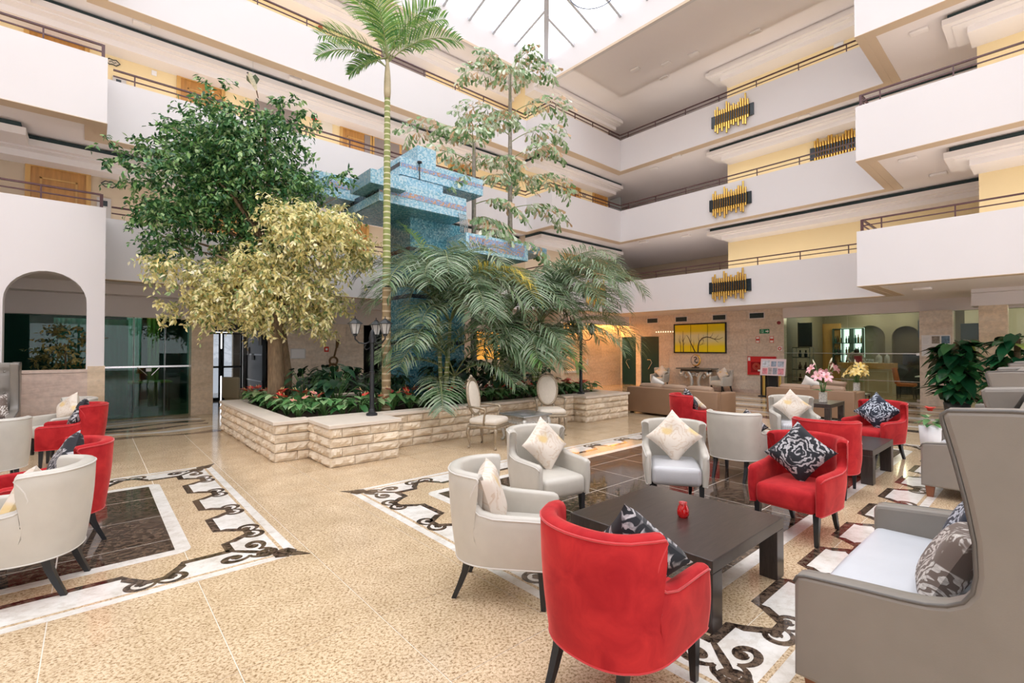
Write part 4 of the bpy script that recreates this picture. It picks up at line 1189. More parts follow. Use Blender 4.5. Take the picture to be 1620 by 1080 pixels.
fbox('basin_shade_sheet', MO_SHADE, 4.6,8.6,5.07,6.65,9.78,5.08, s3)
fbox('tower', MO_L, 5.02,8.65,5.44,5.46,9.5,5.80)
fbox('back_basin', MO_L, 3.2,9.4,4.6,4.1,10.3,5.05); fbox('mosaic_band', MO_O, 3.45,9.39,4.80,3.95,9.4,4.92)
s4 = fbox('right_basin', MO_L, 5.92,8.2,3.66,7.72,9.1,4.06)
fbox('mosaic_band', MO_O, 6.0,8.19,3.74,7.60,8.2,4.0, s4); fbox('basin_shade_sheet', MO_SHADE, 5.94,8.22,3.652,7.7,9.08,3.66, s4)
fbox('spout', MO_L, 7.72,8.25,3.88,8.4,9.0,4.06)
lt = MB().tube([(0,0,0),(0,-0.02,0),(0,-0.02,0.32)], 0.012, 6); lt.lathe([(0.0,0.32),(0.05,0.33),(0.05,0.36),(0,0.365)], 10, (0,-0.02,0))
lt.xf(Matrix.Translation((5.0-FO.x, 8.56-FO.y, 5.06-FO.z))); lt.build('spotlight', BLACK, ft)
WATER = NT('water'); WATER.b.inputs['Base Color'].default_value = (0.85,0.92,0.95,1); WATER.b.inputs['Roughness'].default_value = 0.1; WATER.b.inputs['Transmission Weight'].default_value = 0.8; WATER.b.inputs['IOR'].default_value = 1.33
wt = MB()
for k in range(5):
    wt.tube([(5.80+0.045*k-FO.x, 8.29-FO.y, 4.45-FO.z), (5.80+0.045*k-FO.x, 8.25-FO.y, 4.38-FO.z), (5.81+0.045*k-FO.x, 8.235-FO.y, 4.04-FO.z)], [0.018,0.016,0.012], 6)
wt.build('falling_water', WATER.mat, ft, True)

# ---- foliage tools ------------------------------------------------------------
def leaf_material(name, stops, rough=0.35, trans=0.25, spec=0.5):
    t = NT(name)
    g = t.n('NewGeometry')
    c = t.ramp(g.outputs['Random Per Island'], stops)
    t.l(c, t.b.inputs['Base Color'])
    t.b.inputs['Roughness'].default_value = rough; t.b.inputs['Specular IOR Level'].default_value = spec
    tr = t.n('BsdfTranslucent'); t.l(c, tr.inputs[0])
    mx = t.n('MixShader'); mx.inputs[0].default_value = trans
    t.l(t.b.outputs[0], mx.inputs[1]); t.l(tr.outputs[0], mx.inputs[2]); t.l(mx.outputs[0], t.out.inputs[0])
    return t.mat
def unit(a): return a/np.maximum(1e-9, np.linalg.norm(a, axis=-1, keepdims=True))
def leaves(P, D, N, L, W, fold=0.25, name='foliage'):
    """folded pointed leaves: P base, D direction, N rough normal, L length, W width (arrays); 6 verts, 4 quads->2 quads each side"""
    n = len(P); D = unit(D); S = unit(np.cross(D, N)); U = np.cross(S, D)
    L = L[:,None]; W = W[:,None]
    base = P; tip = P + D*L; m1 = P + D*L*0.45
    l1 = m1 + S*W*0.5 + U*W*fold; r1 = m1 - S*W*0.5 + U*W*fold
    l2 = P + D*L*0.75 + S*W*0.32 + U*W*fold*0.6; r2 = P + D*L*0.75 - S*W*0.32 + U*W*fold*0.6
    V = np.stack([base, l1, l2, tip, r2, r1, m1 + D*L*0.2], 1).reshape(-1, 3)
    k = np.arange(n)[:,None]*7
    F = np.concatenate([k+np.array([[0,6,2,1]]), k+np.array([[6,6,3,2]])*0 + k*0 + np.array([[6,3,3,2]])*0 + np.array([[0,5,4,6]])], 1).reshape(-1,4)
    Ft = np.concatenate([k+np.array([[6,3,2]]), k+np.array([[6,4,3]])], 1).reshape(-1,3)
    # quads and triangles together: split quads to triangles
    T = np.concatenate([F[:,[0,1,2]], F[:,[0,2,3]], Ft])
    return V, T
def crown(clusters, trunk, twigs_per, leaf_l, leaf_w, droop, seed, name, per=13):
    """clusters: (along picture right a, height z, radius) around the trunk; depth is random within the crown"""
    r_ = np.random.default_rng(seed)
    rv = np.array([0.7507,-0.6606,0]); fv = np.array([0.6606,0.7507,0])
    PP=[];DD=[];NN=[]
    for (a, z, rad, *dep) in clusters:
        nt = max(4, int(twigs_per*rad*rad))
        d0 = dep[0] if dep else r_.uniform(-0.6,0.6)
        c = np.array([trunk[0],trunk[1],0]) + rv*a + fv*d0 + np.array([0,0,z])
        dirs = unit(r_.normal(size=(nt,3))*np.array([1,1,0.9]))
        start = c + dirs*rad*r_.uniform(0.1,0.75,(nt,1))
        tl = rad*r_.uniform(0.35,0.7,(nt,1))
        end_dir = unit(dirs*np.array([1,1,0.6]) + np.array([0,0,-droop]))
        for k in range(per):
            f = (k+1)/per
            p = start + dirs*tl*f*(1-0.4*f) + end_dir*tl*f*f*0.8 + r_.normal(size=(nt,3))*0.012
            side = unit(np.cross(dirs, r_.normal(size=(nt,3))))*(1 if k % 2 else -1)
            d = unit(dirs*0.3 + side*0.8 + np.array([0,0,-droop*0.9]) + r_.normal(size=(nt,3))*0.35)
            PP.append(p); DD.append(d); NN.append(unit(np.array([0,0,1.0]) + dirs*0.5 + r_.normal(size=(nt,3))*0.45))
    P = np.concatenate(PP); D = np.concatenate(DD); N = np.concatenate(NN)
    n = len(P)
    V, T = leaves(P, D, N, leaf_l*r_.uniform(0.7,1.25,n), leaf_w*r_.uniform(0.8,1.2,n))
    return np_mesh(name, V, T)
PXM = 87.5
def cl(lst, cx=437): return [((x-cx)/PXM, 1.6+(551-y)/PXM, r/PXM) for x, y, r in lst]
G_CL = cl([(255,190,44),(300,172,48),(350,168,44),(400,175,40),(455,178,28),(470,165,20),(440,215,48),(240,235,46),(290,240,60),(350,235,60),(410,255,60),(462,265,44),(225,290,36),(262,300,54),(320,310,62),(380,310,62),(440,320,50),(290,362,48),(350,372,50),(228,335,30),(482,300,32),(210,212,24),(200,252,22),(250,380,32),(400,370,45),(330,200,40),(380,210,45),(300,285,55),(360,285,55),(420,290,50)])
G_THIN = cl([(205,372,26),(228,402,20),(260,395,22),(545,290,24),(520,300,18),(560,275,12),(190,232,16),(262,420,14)])
V_CL = cl([(300,432,36),(340,402,40),(290,462,32),(350,452,46),(400,432,46),(450,402,50),(500,372,50),(468,352,40),(522,352,42),(540,402,40),(562,388,30),(440,462,46),(390,482,42),(490,442,46),(512,472,36),(345,492,32),(500,502,28),(495,524,18),(420,503,30),(588,402,18),(285,490,18),(325,470,36),(470,490,34),(545,365,34),(430,430,44),(370,415,38)])
GLEAF = leaf_material('ficus_leaf', [(0.0,(0.015,0.075,0.025)),(0.35,(0.045,0.16,0.05)),(0.62,(0.12,0.29,0.085)),(0.85,(0.28,0.46,0.15)),(1.0,(0.46,0.58,0.32))], 0.28, 0.2)
VLEAF = leaf_material('variegated_leaf', [(0.0,(0.14,0.26,0.09)),(0.16,(0.42,0.48,0.20)),(0.34,(0.88,0.80,0.36)),(0.70,(0.95,0.89,0.54)),(0.86,(0.86,0.70,0.24)),(1.0,(0.96,0.95,0.78))], 0.4, 0.25)
BARK = mat('ficus_bark', (0.20,0.135,0.075), 0.8, var=0.35, vscale=12, stretch=(3,3,0.6), bump=0.3, bscale=30)
def tree_w(tx, ty, a, b, z):
    return (tx + 0.7507*a + 0.6606*b, ty - 0.6606*a + 0.7507*b, z)
# variegated ficus
VT = (2.51, 9.3)
t = thing('variegated_ficus', 'ficus tree with cream and yellow variegated leaves and a bare brown trunk', 'tree', (VT[0],VT[1],0.5))
def rel(pts, o): return [(p[0]-o[0], p[1]-o[1], p[2]-o[2]) for p in pts]
tb = MB(); base = (VT[0],VT[1],0.5)
tb.tube(rel([tree_w(*VT,0.0,0,0.48),tree_w(*VT,0.0,0,1.0),tree_w(*VT,-0.02,0,1.6),tree_w(*VT,-0.03,0,2.1),tree_w(*VT,0.0,0,2.6)], base), [0.16,0.14,0.125,0.12,0.09], 12)
tb.build('trunk', BARK, t, True)
for (a,b,z,r_) in ((-1.4,0.2,2.9,0.04),(-0.8,-0.5,3.2,0.045),(0.5,0.3,3.3,0.05),(1.1,-0.3,3.6,0.045),(0.9,0.4,2.8,0.035),(0.2,-0.6,3.0,0.04),(-0.4,0.6,2.7,0.035)):
    br = MB().tube(rel([tree_w(*VT,-0.01,0,2.2),tree_w(*VT,a*0.25,b*0.3,2.2+(z-2.2)*0.55),tree_w(*VT,a*0.65,b*0.7,2.2+(z-2.2)*0.85),tree_w(*VT,a,b,z)], base), [r_*1.2,r_,r_*0.7,r_*0.3], 6); br.build('branch', BARK, t, True)
me = crown(V_CL, VT, 330, 0.095, 0.042, 0.75, 11, 'foliage', 13); me.transform(Matrix.Translation((-base[0],-base[1],-base[2])))
tag(obj('foliage', me, VLEAF, t), 'cream and yellow leaves', kind='stuff')
# green ficus
GT = (2.62, 9.55)
t = thing('green_ficus', 'large weeping fig with a dense dark green crown above the variegated one', 'tree', (GT[0],GT[1],0.5))
base = (GT[0],GT[1],0.5)
tb = MB(); tb.tube(rel([tree_w(*GT,0.12,0.05,0.48),tree_w(*GT,0.16,0.05,1.1),tree_w(*GT,0.05,0.1,1.7),tree_w(*GT,-0.1,0.12,2.6),tree_w(*GT,-0.35,0.1,3.5),tree_w(*GT,-0.6,0.0,4.4)], base), [0.075,0.07,0.065,0.06,0.05,0.035], 10); tb.build('trunk', BARK, t, True)
for (a,b,z,r_) in ((-2.0,0.1,4.3,0.035),(-1.8,-0.3,5.6,0.035),(-1.0,0.4,5.8,0.04),(-0.2,-0.2,5.7,0.04),(0.2,0.3,5.2,0.035),(-2.2,0.0,3.7,0.03),(-0.9,-0.5,4.6,0.04),(0.1,0.2,4.3,0.035),(-2.4,0.0,3.55,0.016),(1.1,0.1,4.5,0.014)):
    br = MB().tube(rel([tree_w(*GT,-0.2,0.1,3.0),tree_w(*GT,-0.2+(a+0.2)*0.3,b*0.3+0.05,3.0+(z-3.0)*0.5),tree_w(*GT,-0.2+(a+0.2)*0.7,b*0.7,3.0+(z-3.0)*0.85),tree_w(*GT,a,b,z)], base), [r_*1.2,r_,r_*0.7,r_*0.3], 6); br.build('branch', BARK, t, True)
me = crown(G_CL, GT, 165, 0.11, 0.05, 0.6, 5, 'foliage', 13); me.transform(Matrix.Translation((-base[0],-base[1],-base[2])))
tag(obj('foliage', me, GLEAF, t), 'dark green leaves', kind='stuff')
me = crown(G_THIN, GT, 70, 0.10, 0.045, 0.7, 6, 'outer_sprays', 10); me.transform(Matrix.Translation((-base[0],-base[1],-base[2])))
tag(obj('outer_sprays', me, GLEAF, t), 'loose outer sprays of leaves', kind='stuff')

# ---- palms --------------------------------------------------------------------
def frond(base, az, elev, L, droop, ll, n=34, wid=0.03, seed=0, lift=0.25, hang=0.6, bare=0.18):
    """returns (V,T leaf arrays, rachis points). az heading (deg), elev start angle, droop total bend (deg)"""
    r_ = np.random.default_rng(seed)
    m = 24; pts = [np.array(base, float)]; e = elev
    dirs = []
    for k in range(m):
        f = k/m; e = elev - droop*(f**1.3)
        d = np.array([math.cos(R(az))*math.cos(R(e)), math.sin(R(az))*math.cos(R(e)), math.sin(R(e))])
        dirs.append(d); pts.append(pts[-1] + d*L/m)
    dirs.append(dirs[-1]); pts = np.array(pts); dirs = np.array(dirs)
    V = []; T = []
    side0 = np.array([-math.sin(R(az)), math.cos(R(az)), 0])
    for i in range(n):
        f = bare + (1-bare)*(i+0.5)/n
        x = f*m; k = min(int(x), m-1); p = pts[k]*(1-(x-k)) + pts[k+1]*(x-k); d = dirs[k]
        up = np.cross(side0, d)*-1; up = np.cross(d, side0); up = up if up[2] > 0 else -up
        Ls = ll*(math.sin(PI*min(1,(0.12+0.80*(f-bare)/(1-bare))))**0.7)*r_.uniform(0.9,1.1)
        for sg in (-1, 1):
            d0 = unit(side0*sg*0.80 + d*0.55 + up*lift + r_.normal(size=3)*0.06)
            q0 = p; hg = np.array([0,0,-1.0])*hang
            d1 = unit(d0 + hg*0.5); d2 = unit(d0 + hg*1.3)
            q1 = q0 + d0*Ls*0.34; q2 = q1 + d1*Ls*0.34; q3 = q2 + d2*Ls*0.32
            w = unit(np.cross(d0, up))*wid*0.5
            b = len(V)
            V += [q0-w*0.35, q0+w*0.35, q1-w, q1+w, q2-w*0.75, q2+w*0.75, q3]
            T += [(b,b+1,b+3),(b,b+3,b+2),(b+2,b+3,b+5),(b+2,b+5,b+4),(b+4,b+5,b+6)]
    return np.array(V), np.array(T), [tuple(p) for p in pts]
PALM_G = leaf_material('palm_leaflet', [(0.0,(0.09,0.18,0.08)),(0.35,(0.20,0.30,0.16)),(0.7,(0.34,0.42,0.28)),(1.0,(0.54,0.60,0.48))], 0.27, 0.2, 0.6)
PALM_B = leaf_material('fresh_palm_leaflet', [(0.0,(0.06,0.20,0.05)),(0.5,(0.20,0.38,0.10)),(1.0,(0.42,0.52,0.16))], 0.35, 0.35)
PALM_Y = leaf_material('yellow_palm_leaflet', [(0.0,(0.62,0.46,0.04)),(0.6,(0.80,0.62,0.07)),(1.0,(0.66,0.62,0.22))], 0.4, 0.3)
RACH = mat('palm_stem', (0.26,0.30,0.12), 0.45)
def add_frond(parent, off, *a, m=PALM_G, rr=0.012, **kw):
    V, T, pts = frond(*a, **kw)
    o_ = np.array(off)
    f = obj('frond', np_mesh('frond', V-o_, T), m, parent)
    k = len(pts)
    MB().tube([tuple(np.array(p)-o_) for p in pts[::2]], [rr*(1-0.8*i/(k/2)) for i in range(len(pts[::2]))], 5).build('stem', RACH, f, True)
    return f
# tall slender palm
TP = (3.87, 7.72)
def ringed(name, ca, cb, n):
    t = NT(name); w = t.n('TexWave', wave_type='BANDS', bands_direction='Z', Scale=n, Distortion=0.6, Detail=1.0); t.l(t.coord('Object'), w.inputs['Vector'])
    t.l(t.ramp(w.outputs['Fac'], [(0.80, ca), (0.93, cb)]), t.b.inputs['Base Color']); t.b.inputs['Roughness'].default_value = 0.5; return t.mat
PTR = ringed('ringed_green_trunk', (0.26,0.30,0.09), (0.66,0.62,0.42), 3.2)
PTB = ringed('ringed_brown_trunk', (0.33,0.235,0.12), (0.62,0.50,0.33), 2.6)
t = thing('tall_palm', 'tall slender palm with a ringed trunk rising to the top gallery', 'palm', (TP[0],TP[1],0.5))
prof = []
for k in range(70):
    z = 2.2*k/70; prof.append((0.078-0.006*k/70 + (0.006 if k % 4 == 0 else 0), z))
MB().lathe(prof, 12).build('lower_trunk', PTB, t, True)
prof = []
for k in range(130):
    z = 2.2+3.35*k/130; prof.append((0.070-0.022*k/130 + (0.004 if k % 5 == 0 else 0), z))
MB().lathe(prof, 12).build('upper_trunk', PTR, t, True)
MB().lathe([(0.050,5.5),(0.060,5.6),(0.058,5.8),(0.045,6.0),(0.02,6.2)], 12).build('crownshaft', mat('crownshaft', (0.50,0.42,0.26), 0.5, var=0.2, vscale=8), t, True)
HEAD = (TP[0], TP[1], 6.68)
off = (TP[0],TP[1],0.5)
for i, (az, el, L, dr, ll, m) in enumerate(((135,50,1.45,55,0.46,PALM_B),(150,34,1.25,75,0.40,PALM_B),(115,72,1.5,45,0.46,PALM_B),(60,82,1.4,35,0.44,PALM_B),(-35,66,1.4,60,0.46,PALM_B),(-42,45,1.4,70,0.48,PALM_B),(-55,72,1.3,70,0.44,PALM_B),(-130,60,1.2,70,0.44,PALM_B),(-160,62,1.3,75,0.42,PALM_B),(140,-2,0.75,55,0.30,PALM_B),(170,-25,0.7,40,0.24,PALM_B),(20,58,1.3,60,0.44,PALM_B))):
    add_frond(t, off, (HEAD[0],HEAD[1],HEAD[2]-0.15+0.02*i), az, el, L, dr, ll, n=40, wid=0.024, seed=i, lift=0.3, hang=0.5, m=m)

# arching feather palms
def feather_palm(x, y, label, fr, stems, seed):
    t = thing('feather_palm', label, 'palm', (x, y, 0.5), 0, 'arching feather palms in the planter')
    r_ = np.random.default_rng(seed)
    for k, (dx, dy, h) in enumerate(stems):
        s_ = MB().tube([(dx*0.3,dy*0.3,-0.02),(dx*0.6,dy*0.6,h*0.4),(dx*0.9,dy*0.9,h*0.8),(dx,dy,h)], [0.045,0.04,0.035,0.025], 8); s_.build('cane', PTR, t, True)
    for k, (si, az, el, L, dr, m) in enumerate(fr):
        dx, dy, h = stems[si]
        add_frond(t, (x,y,0.5), (x+dx, y+dy, 0.5+h-0.05), az, el, L, dr, 0.78*min(1, L/2.2), n=44, wid=0.024, seed=seed*50+k, lift=0.22, hang=0.60, m=m, rr=0.016, bare=0.22)
    return t
# azimuth of picture-right is -41, of picture-left 139, towards the viewer -131
def sweep(seed, n, az0, az1, el0, el1, L0, L1, dr0, dr1, ns):
    q = random.Random(seed); out = []
    for k in range(n):
        out.append((q.randrange(ns), az0+(az1-az0)*(k+0.5)/n+q.uniform(-9,9), q.uniform(el0,el1), q.uniform(L0,L1), q.uniform(dr0,dr1), PALM_G))
    return out
feather_palm(5.2, 7.95, 'feather palm in front of the blue column, left of the group',
    sweep(1, 11, -215, -20, 58, 74, 2.0, 2.4, 130, 152, 2) + sweep(2, 9, -205, -50, 50, 66, 1.8, 2.1, 120, 145, 4) + sweep(12, 8, -200, -60, 30, 50, 1.5, 1.9, 85, 115, 5) + [(0,100,74,1.9,70,PALM_G),(0,128,84,1.8,45,PALM_B),(1,-66,74,2.3,128,PALM_Y),(1,-52,66,2.3,132,PALM_Y),(0,30,70,2.0,90,PALM_G)],
    [(-0.1,0.05,2.0),(0.12,-0.05,1.65),(0.0,-0.12,1.0),(0.2,-0.1,0.6),(-0.2,-0.05,0.35)], 1)
feather_palm(6.6, 7.95, 'feather palm in the middle of the group behind the gilt chairs',
    sweep(3, 11, -200, 20, 60, 76, 2.1, 2.6, 128, 150, 2) + sweep(4, 9, -195, -10, 52, 68, 1.9, 2.3, 120, 145, 4) + sweep(13, 8, -180, -40, 36, 54, 1.6, 2.0, 95, 120, 5) + [(0,90,78,2.0,60,PALM_B),(2,-70,42,2.1,118,PALM_B),(0,140,70,2.1,100,PALM_G),(3,-95,60,2.0,120,PALM_B)],
    [(-0.05,0.08,1.85),(0.1,-0.05,1.5),(0.05,-0.1,0.95),(-0.2,-0.1,0.55),(0.2,0.0,0.4)], 2)
feather_palm(7.75, 8.05, 'feather palm at the right, its fronds sweeping over the tan sofa',
    sweep(5, 11, -110, 0, 56, 78, 2.6, 3.1, 120, 142, 2) + sweep(6, 9, -105, -5, 44, 60, 2.4, 2.9, 105, 130, 4) + sweep(7, 8, -200, -100, 54, 68, 1.9, 2.4, 122, 145, 4) + sweep(14, 5, -140, -60, 40, 56, 1.5, 1.9, 90, 115, 5) + [(0,130,72,1.9,110,PALM_G)],
    [(0.25,-0.1,2.05),(0.05,-0.08,1.65),(0.2,-0.15,1.3),(-0.1,-0.1,0.8),(0.0,-0.1,0.4)], 3)

# fishtail palms
FISH = leaf_material('fishtail_leaflet', [(0.0,(0.09,0.20,0.07)),(0.3,(0.22,0.36,0.14)),(0.55,(0.50,0.58,0.38)),(0.8,(0.76,0.78,0.66)),(0.9,(0.55,0.34,0.17)),(1.0,(0.62,0.42,0.26))], 0.3, 0.25)
def fishtail(x, y, h, label, fr, seed):
    t = thing('fishtail_palm', label, 'palm', (x, y, 0.5), 0, 'fishtail palms behind the fountain')
    tk = []
    for k in range(40): tk.append((0.085-0.045*k/40 + (0.004 if k % 5 == 0 else 0), -0.02 + (h+0.02)*k/39))
    MB().lathe(tk, 10).build('trunk', mat('grey_trunk', (0.30,0.265,0.215), 0.7, var=0.3, vscale=14), t, True)
    r_ = np.random.default_rng(seed)
    for (hz, az, el, L) in fr:
        V = []; T = []; m = 16; pts = [np.array([0,0,hz])]; side = np.array([-math.sin(R(az)), math.cos(R(az)), 0])
        for k in range(m):
            e = el - 75*(k/m)**1.4
            d = np.array([math.cos(R(az))*math.cos(R(e)), math.sin(R(az))*math.cos(R(e)), math.sin(R(e))])
            pts.append(pts[-1]+d*L/m)
            if k < 3 or k % 2: continue
            for sg in (-1, 1):
                sd = unit(side*sg + d*0.55 + np.array([0,0,0.1])); sl = L*0.36*math.sin(PI*(k-1)/(m+1))**0.6
                ns = 5
                bb = len(V); pe = pts[-1] + sd*sl + np.array([0,0,-0.10]); V += [pts[-1], pe, pts[-1]+np.array([0,0,0.006]), pts[-2], pts[-2]+np.array([0,0,0.006])]; T += [(bb,bb+1,bb+2),(bb,bb+2,bb+3),(bb+3,bb+2,bb+4)]
                for q in range(1, ns+1):
                    p = pts[-1] + sd*sl*q/ns + np.array([0,0,-0.10*(q/ns)**2])
                    for s2 in (-1, 1):
                        dd = unit(sd*0.5 + d*s2*0.5 + np.array([0,0,-0.8]) + r_.normal(size=3)*0.15)
                        w = unit(np.cross(dd, r_.normal(size=3)))
                        ln = 0.17*r_.uniform(0.7,1.2); b = len(V)
                        V += [p, p+dd*ln+w*0.042, p+dd*ln*1.15, p+dd*ln*0.85-w*0.042]
                        T += [(b,b+1,b+2),(b,b+2,b+3)]
        f = obj('frond', np_mesh('frond', np.array(V), np.array(T)), FISH, t)
        MB().tube([tuple(p) for p in pts], [0.014*(1-0.8*i/m) for i in range(m+1)], 5).build('stem', RACH, f, True)
fishtail(8.25, 9.45, 8.35, 'tall fishtail palm reaching up to the skylight corner', [
    (8.28,80,75,1.0),(8.28,-60,70,1.0),(8.28,140,65,1.1),(8.00,-40,50,1.3),(7.91,150,45,1.4),(7.64,-130,40,1.2),(7.27,-35,38,1.6),(7.18,135,36,1.5),(6.72,160,30,1.5),(6.53,-45,35,1.5),(6.07,-60,30,1.4),(5.98,130,28,1.5),(5.43,-35,25,1.7),(5.24,-150,25,1.4),(4.78,-30,20,1.5),(7.36,60,40,1.2),(5.70,30,30,1.3)], 21)
fishtail(6.95, 9.3, 6.1, 'shorter fishtail palm beside the upper fountain basins', [
    (6.1,100,60,1.1),(6.1,-60,55,1.2),(6.0,140,40,1.8),(5.8,-130,35,1.3),(5.6,160,25,1.6),(5.5,-35,35,1.2),(5.0,-160,15,1.4),(4.8,130,20,1.4),(4.6,-60,15,1.3),(4.2,-100,5,1.3),(4.0,-20,10,1.2),(3.7,150,10,1.1),(3.5,-45,20,1.9)], 22)
# ---- ground cover --------------------------------------------------------------
ANTH = leaf_material('anthurium_leaf', [(0.0,(0.03,0.13,0.04)),(0.4,(0.09,0.26,0.08)),(0.8,(0.20,0.40,0.15)),(1.0,(0.40,0.56,0.28))], 0.25, 0.15)
SHRUB = leaf_material('dark_shrub_leaf', [(0.0,(0.008,0.035,0.02)),(0.6,(0.02,0.075,0.035)),(1.0,(0.06,0.15,0.06))], 0.3, 0.15)
FLR = mat('red_spathe', (0.70,0.04,0.035), 0.3); FLP = mat('pink_spathe', (0.75,0.28,0.24), 0.35); SPAD = mat('spadix', (0.80,0.62,0.25), 0.5); GST = mat('green_stalk', (0.10,0.22,0.06), 0.5)
def heart(mb, P, d, nrm, L, W):
    d = Vector(d).normalized(); s = d.cross(Vector(nrm)).normalized(); u = s.cross(d); P = Vector(P)
    pr = [(-0.16,0.0),(-0.26,0.26),(-0.06,0.46),(0.22,0.48),(0.55,0.34),(0.82,0.14),(1.0,0.0)]
    l = [P + d*L*a + s*W*b + u*L*(0.10*b*2 - 0.18*max(0,a)**2) for a, b in pr]
    r = [P + d*L*a - s*W*b + u*L*(0.10*b*2 - 0.18*max(0,a)**2) for a, b in pr]
    mid = [P + d*L*a - u*L*0.18*max(0,a)**2 for a in (0.0,0.22,0.55,0.82)]
    b0 = len(mb.v)
    vs = l + r[:-1] + mid; n = 7
    M_ = 13
    fs = []
    for side, o_ in ((1,0),(-1,7)):
        def I(k): return (6 if k == 6 else (o_+k))
        q = [(I(0),I(1),I(2),M_),(M_,I(2),I(3),M_+1),(M_+1,I(3),I(4),M_+2),(M_+2,I(4),I(5),M_+3),(M_+3,I(5),I(6))]
        fs += q if side < 0 else [f[::-1] for f in q]
    mb.add([tuple(v) for v in vs], fs)
def plant_variant(seed, h, nl, L, lm, nm, flower=0):
    r_ = random.Random(seed)
    lv = MB(); stc = MB()
    for k in range(nl):
        a = 2*PI*k/nl + r_.uniform(-0.4,0.4); e = r_.uniform(0.2,1.0); hh = h*r_.uniform(0.45,1.05); rad = h*0.62*r_.uniform(0.4,1.1)*(1.2-0.5*hh/h)
        p = (rad*math.cos(a), rad*math.sin(a), hh)
        stc.tube([(0,0,-0.01),(p[0]*0.45,p[1]*0.45,hh*0.65),p], [0.006,0.005,0.004], 4)
        heart(lv, p, (math.cos(a), math.sin(a), r_.uniform(-0.7,0.0)), (math.cos(a)*0.3, math.sin(a)*0.3, 1), L*r_.uniform(0.75,1.2), L*0.78)
    fl_ = []
    for k in range(flower):
        a = r_.uniform(0,2*PI); hh = h*r_.uniform(1.0,1.25); p = (h*0.4*math.cos(a), h*0.4*math.sin(a), hh)
        stc.tube([(0,0,0),(p[0]*0.5,p[1]*0.5,hh*0.6),p], 0.004, 4)
        f = MB(); heart(f, p, (math.cos(a), math.sin(a), 0.5), (0,0,1), 0.125, 0.11)
        s_ = MB().tube([p, (p[0]+0.01*math.cos(a), p[1]+0.01*math.sin(a), p[2]+0.03), (p[0]+0.03*math.cos(a), p[1]+0.03*math.sin(a), p[2]+0.065)], [0.006,0.006,0.003], 6)
        fl_.append((f.mesh('flower', True), s_.mesh('spadix', True)))
    return lv.mesh('leaves', True), stc.mesh('stalks', True), fl_
def plant_thing(nm, label, cat, grp, v, loc, rz, sc, lm, fm=FLR):
    t = thing(nm, label, cat, loc, rz, grp); t.scale = (sc,sc,sc)
    obj('leaves', v[0], lm, t); obj('stalks', v[1], GST, t)
    for f, s_ in v[2]:
        fo = obj('flower', f, fm, t); obj('spadix', s_, SPAD, fo)
    return t
VA = [plant_variant(s, 0.27, 13, 0.15, ANTH, 'a', f) for s, f in ((1,3),(2,2),(3,0),(4,3),(5,1))]
VS = [plant_variant(s, 0.62, 34, 0.17, SHRUB, 's', 0) for s in (11,12,13)]
VP = [plant_variant(s, 0.30, 13, 0.14, ANTH, 'p', 2) for s in (21,22)]
NEIGH = 'anthuriums bedded along the planter'
spots = []
for k in range(11): spots.append((2.42+0.05*(k%2), 7.75+0.30*k, 0))
for k in range(10): spots.append((2.78+0.04*(k%3), 7.66+0.33*k, 1))
for k in range(20): spots.append((3.05+0.32*k*0.95, 7.58+0.06*(k%2), 0))
for k in range(16): spots.append((3.3+0.38*k, 7.95+0.07*(k%2), 1))
for k in range(5): spots.append((8.45+0.2*k, 7.55+0.12*(k%2), 2))
ORD = ['first','second','third','fourth','fifth','sixth','seventh','eighth','ninth','tenth','eleventh','twelfth','thirteenth','fourteenth','fifteenth','sixteenth','seventeenth','eighteenth','nineteenth','twentieth']
cnt = {}
for i, (x, y, row) in enumerate(spots):
    v = VA[i*7 % 5] if i % 6 else VP[i % 2]
    pink = v in VP; left = x < 3.1 and row < 2 and i < 21
    place = 'the left bed' if left else ('the front bed' if row == 0 else ('the inner front row' if row == 1 else 'the right bed'))
    key_ = (pink, place); cnt[key_] = cnt.get(key_, 0) + 1
    lb = '%s in %s of the planter, %s from %s' % ('anthurium with pink blooms' if pink else ('red-flowered anthurium' if len(v[2]) else 'green anthurium'), place, ORD[cnt[key_]-1], 'the near corner' if left else 'the left')
    plant_thing('anthurium', lb, 'plant', NEIGH, v, (x, y, 0.5), i*1.7, 0.9+0.25*((i*37) % 10)/10, ANTH, FLP if pink else FLR)
for i, (x, y, sc) in enumerate(sorted(((3.3,8.5,1.2),(3.9,8.7,1.1),(4.4,8.35,0.9),(4.4,8.75,1.0),(5.3,8.3,1.1),(5.75,8.25,1.3),(6.35,8.5,1.4),(6.9,8.2,1.3),(7.2,8.6,1.2),(7.9,8.2,1.0),(8.4,8.4,1.0),(3.0,9.2,1.1),(3.5,9.6,1.2),(6.6,8.0,1.1)))):
    plant_thing('leafy_shrub', 'dark green leafy shrub in the planter, %s of fourteen from the left' % ORD[i], 'shrub', 'dark shrubs in the planter', VS[i % 3], (x, y, 0.5), i*2.1, sc, SHRUB)
# ================================================================== DETAILS
def flat(nm, m, plane, c, u0, u1, z0, z1, parent=None, th=0.01):
    """thin plate on plane x=c or y=c, standing out towards the viewer"""
    mb = MB()
    if plane == 'x': mb.box(c-th, u0, z0, c, u1, z1)
    else: mb.box(u0, c-th, z0, u1, c, z1)
    return mb.build(nm, m, parent)
def solo(name, label, cat, mb, m, loc=(0,0,0), smooth=False, group=None):
    o = mb.build(name, m, None, smooth); o.location = loc
    return tag(o, label, cat, group)

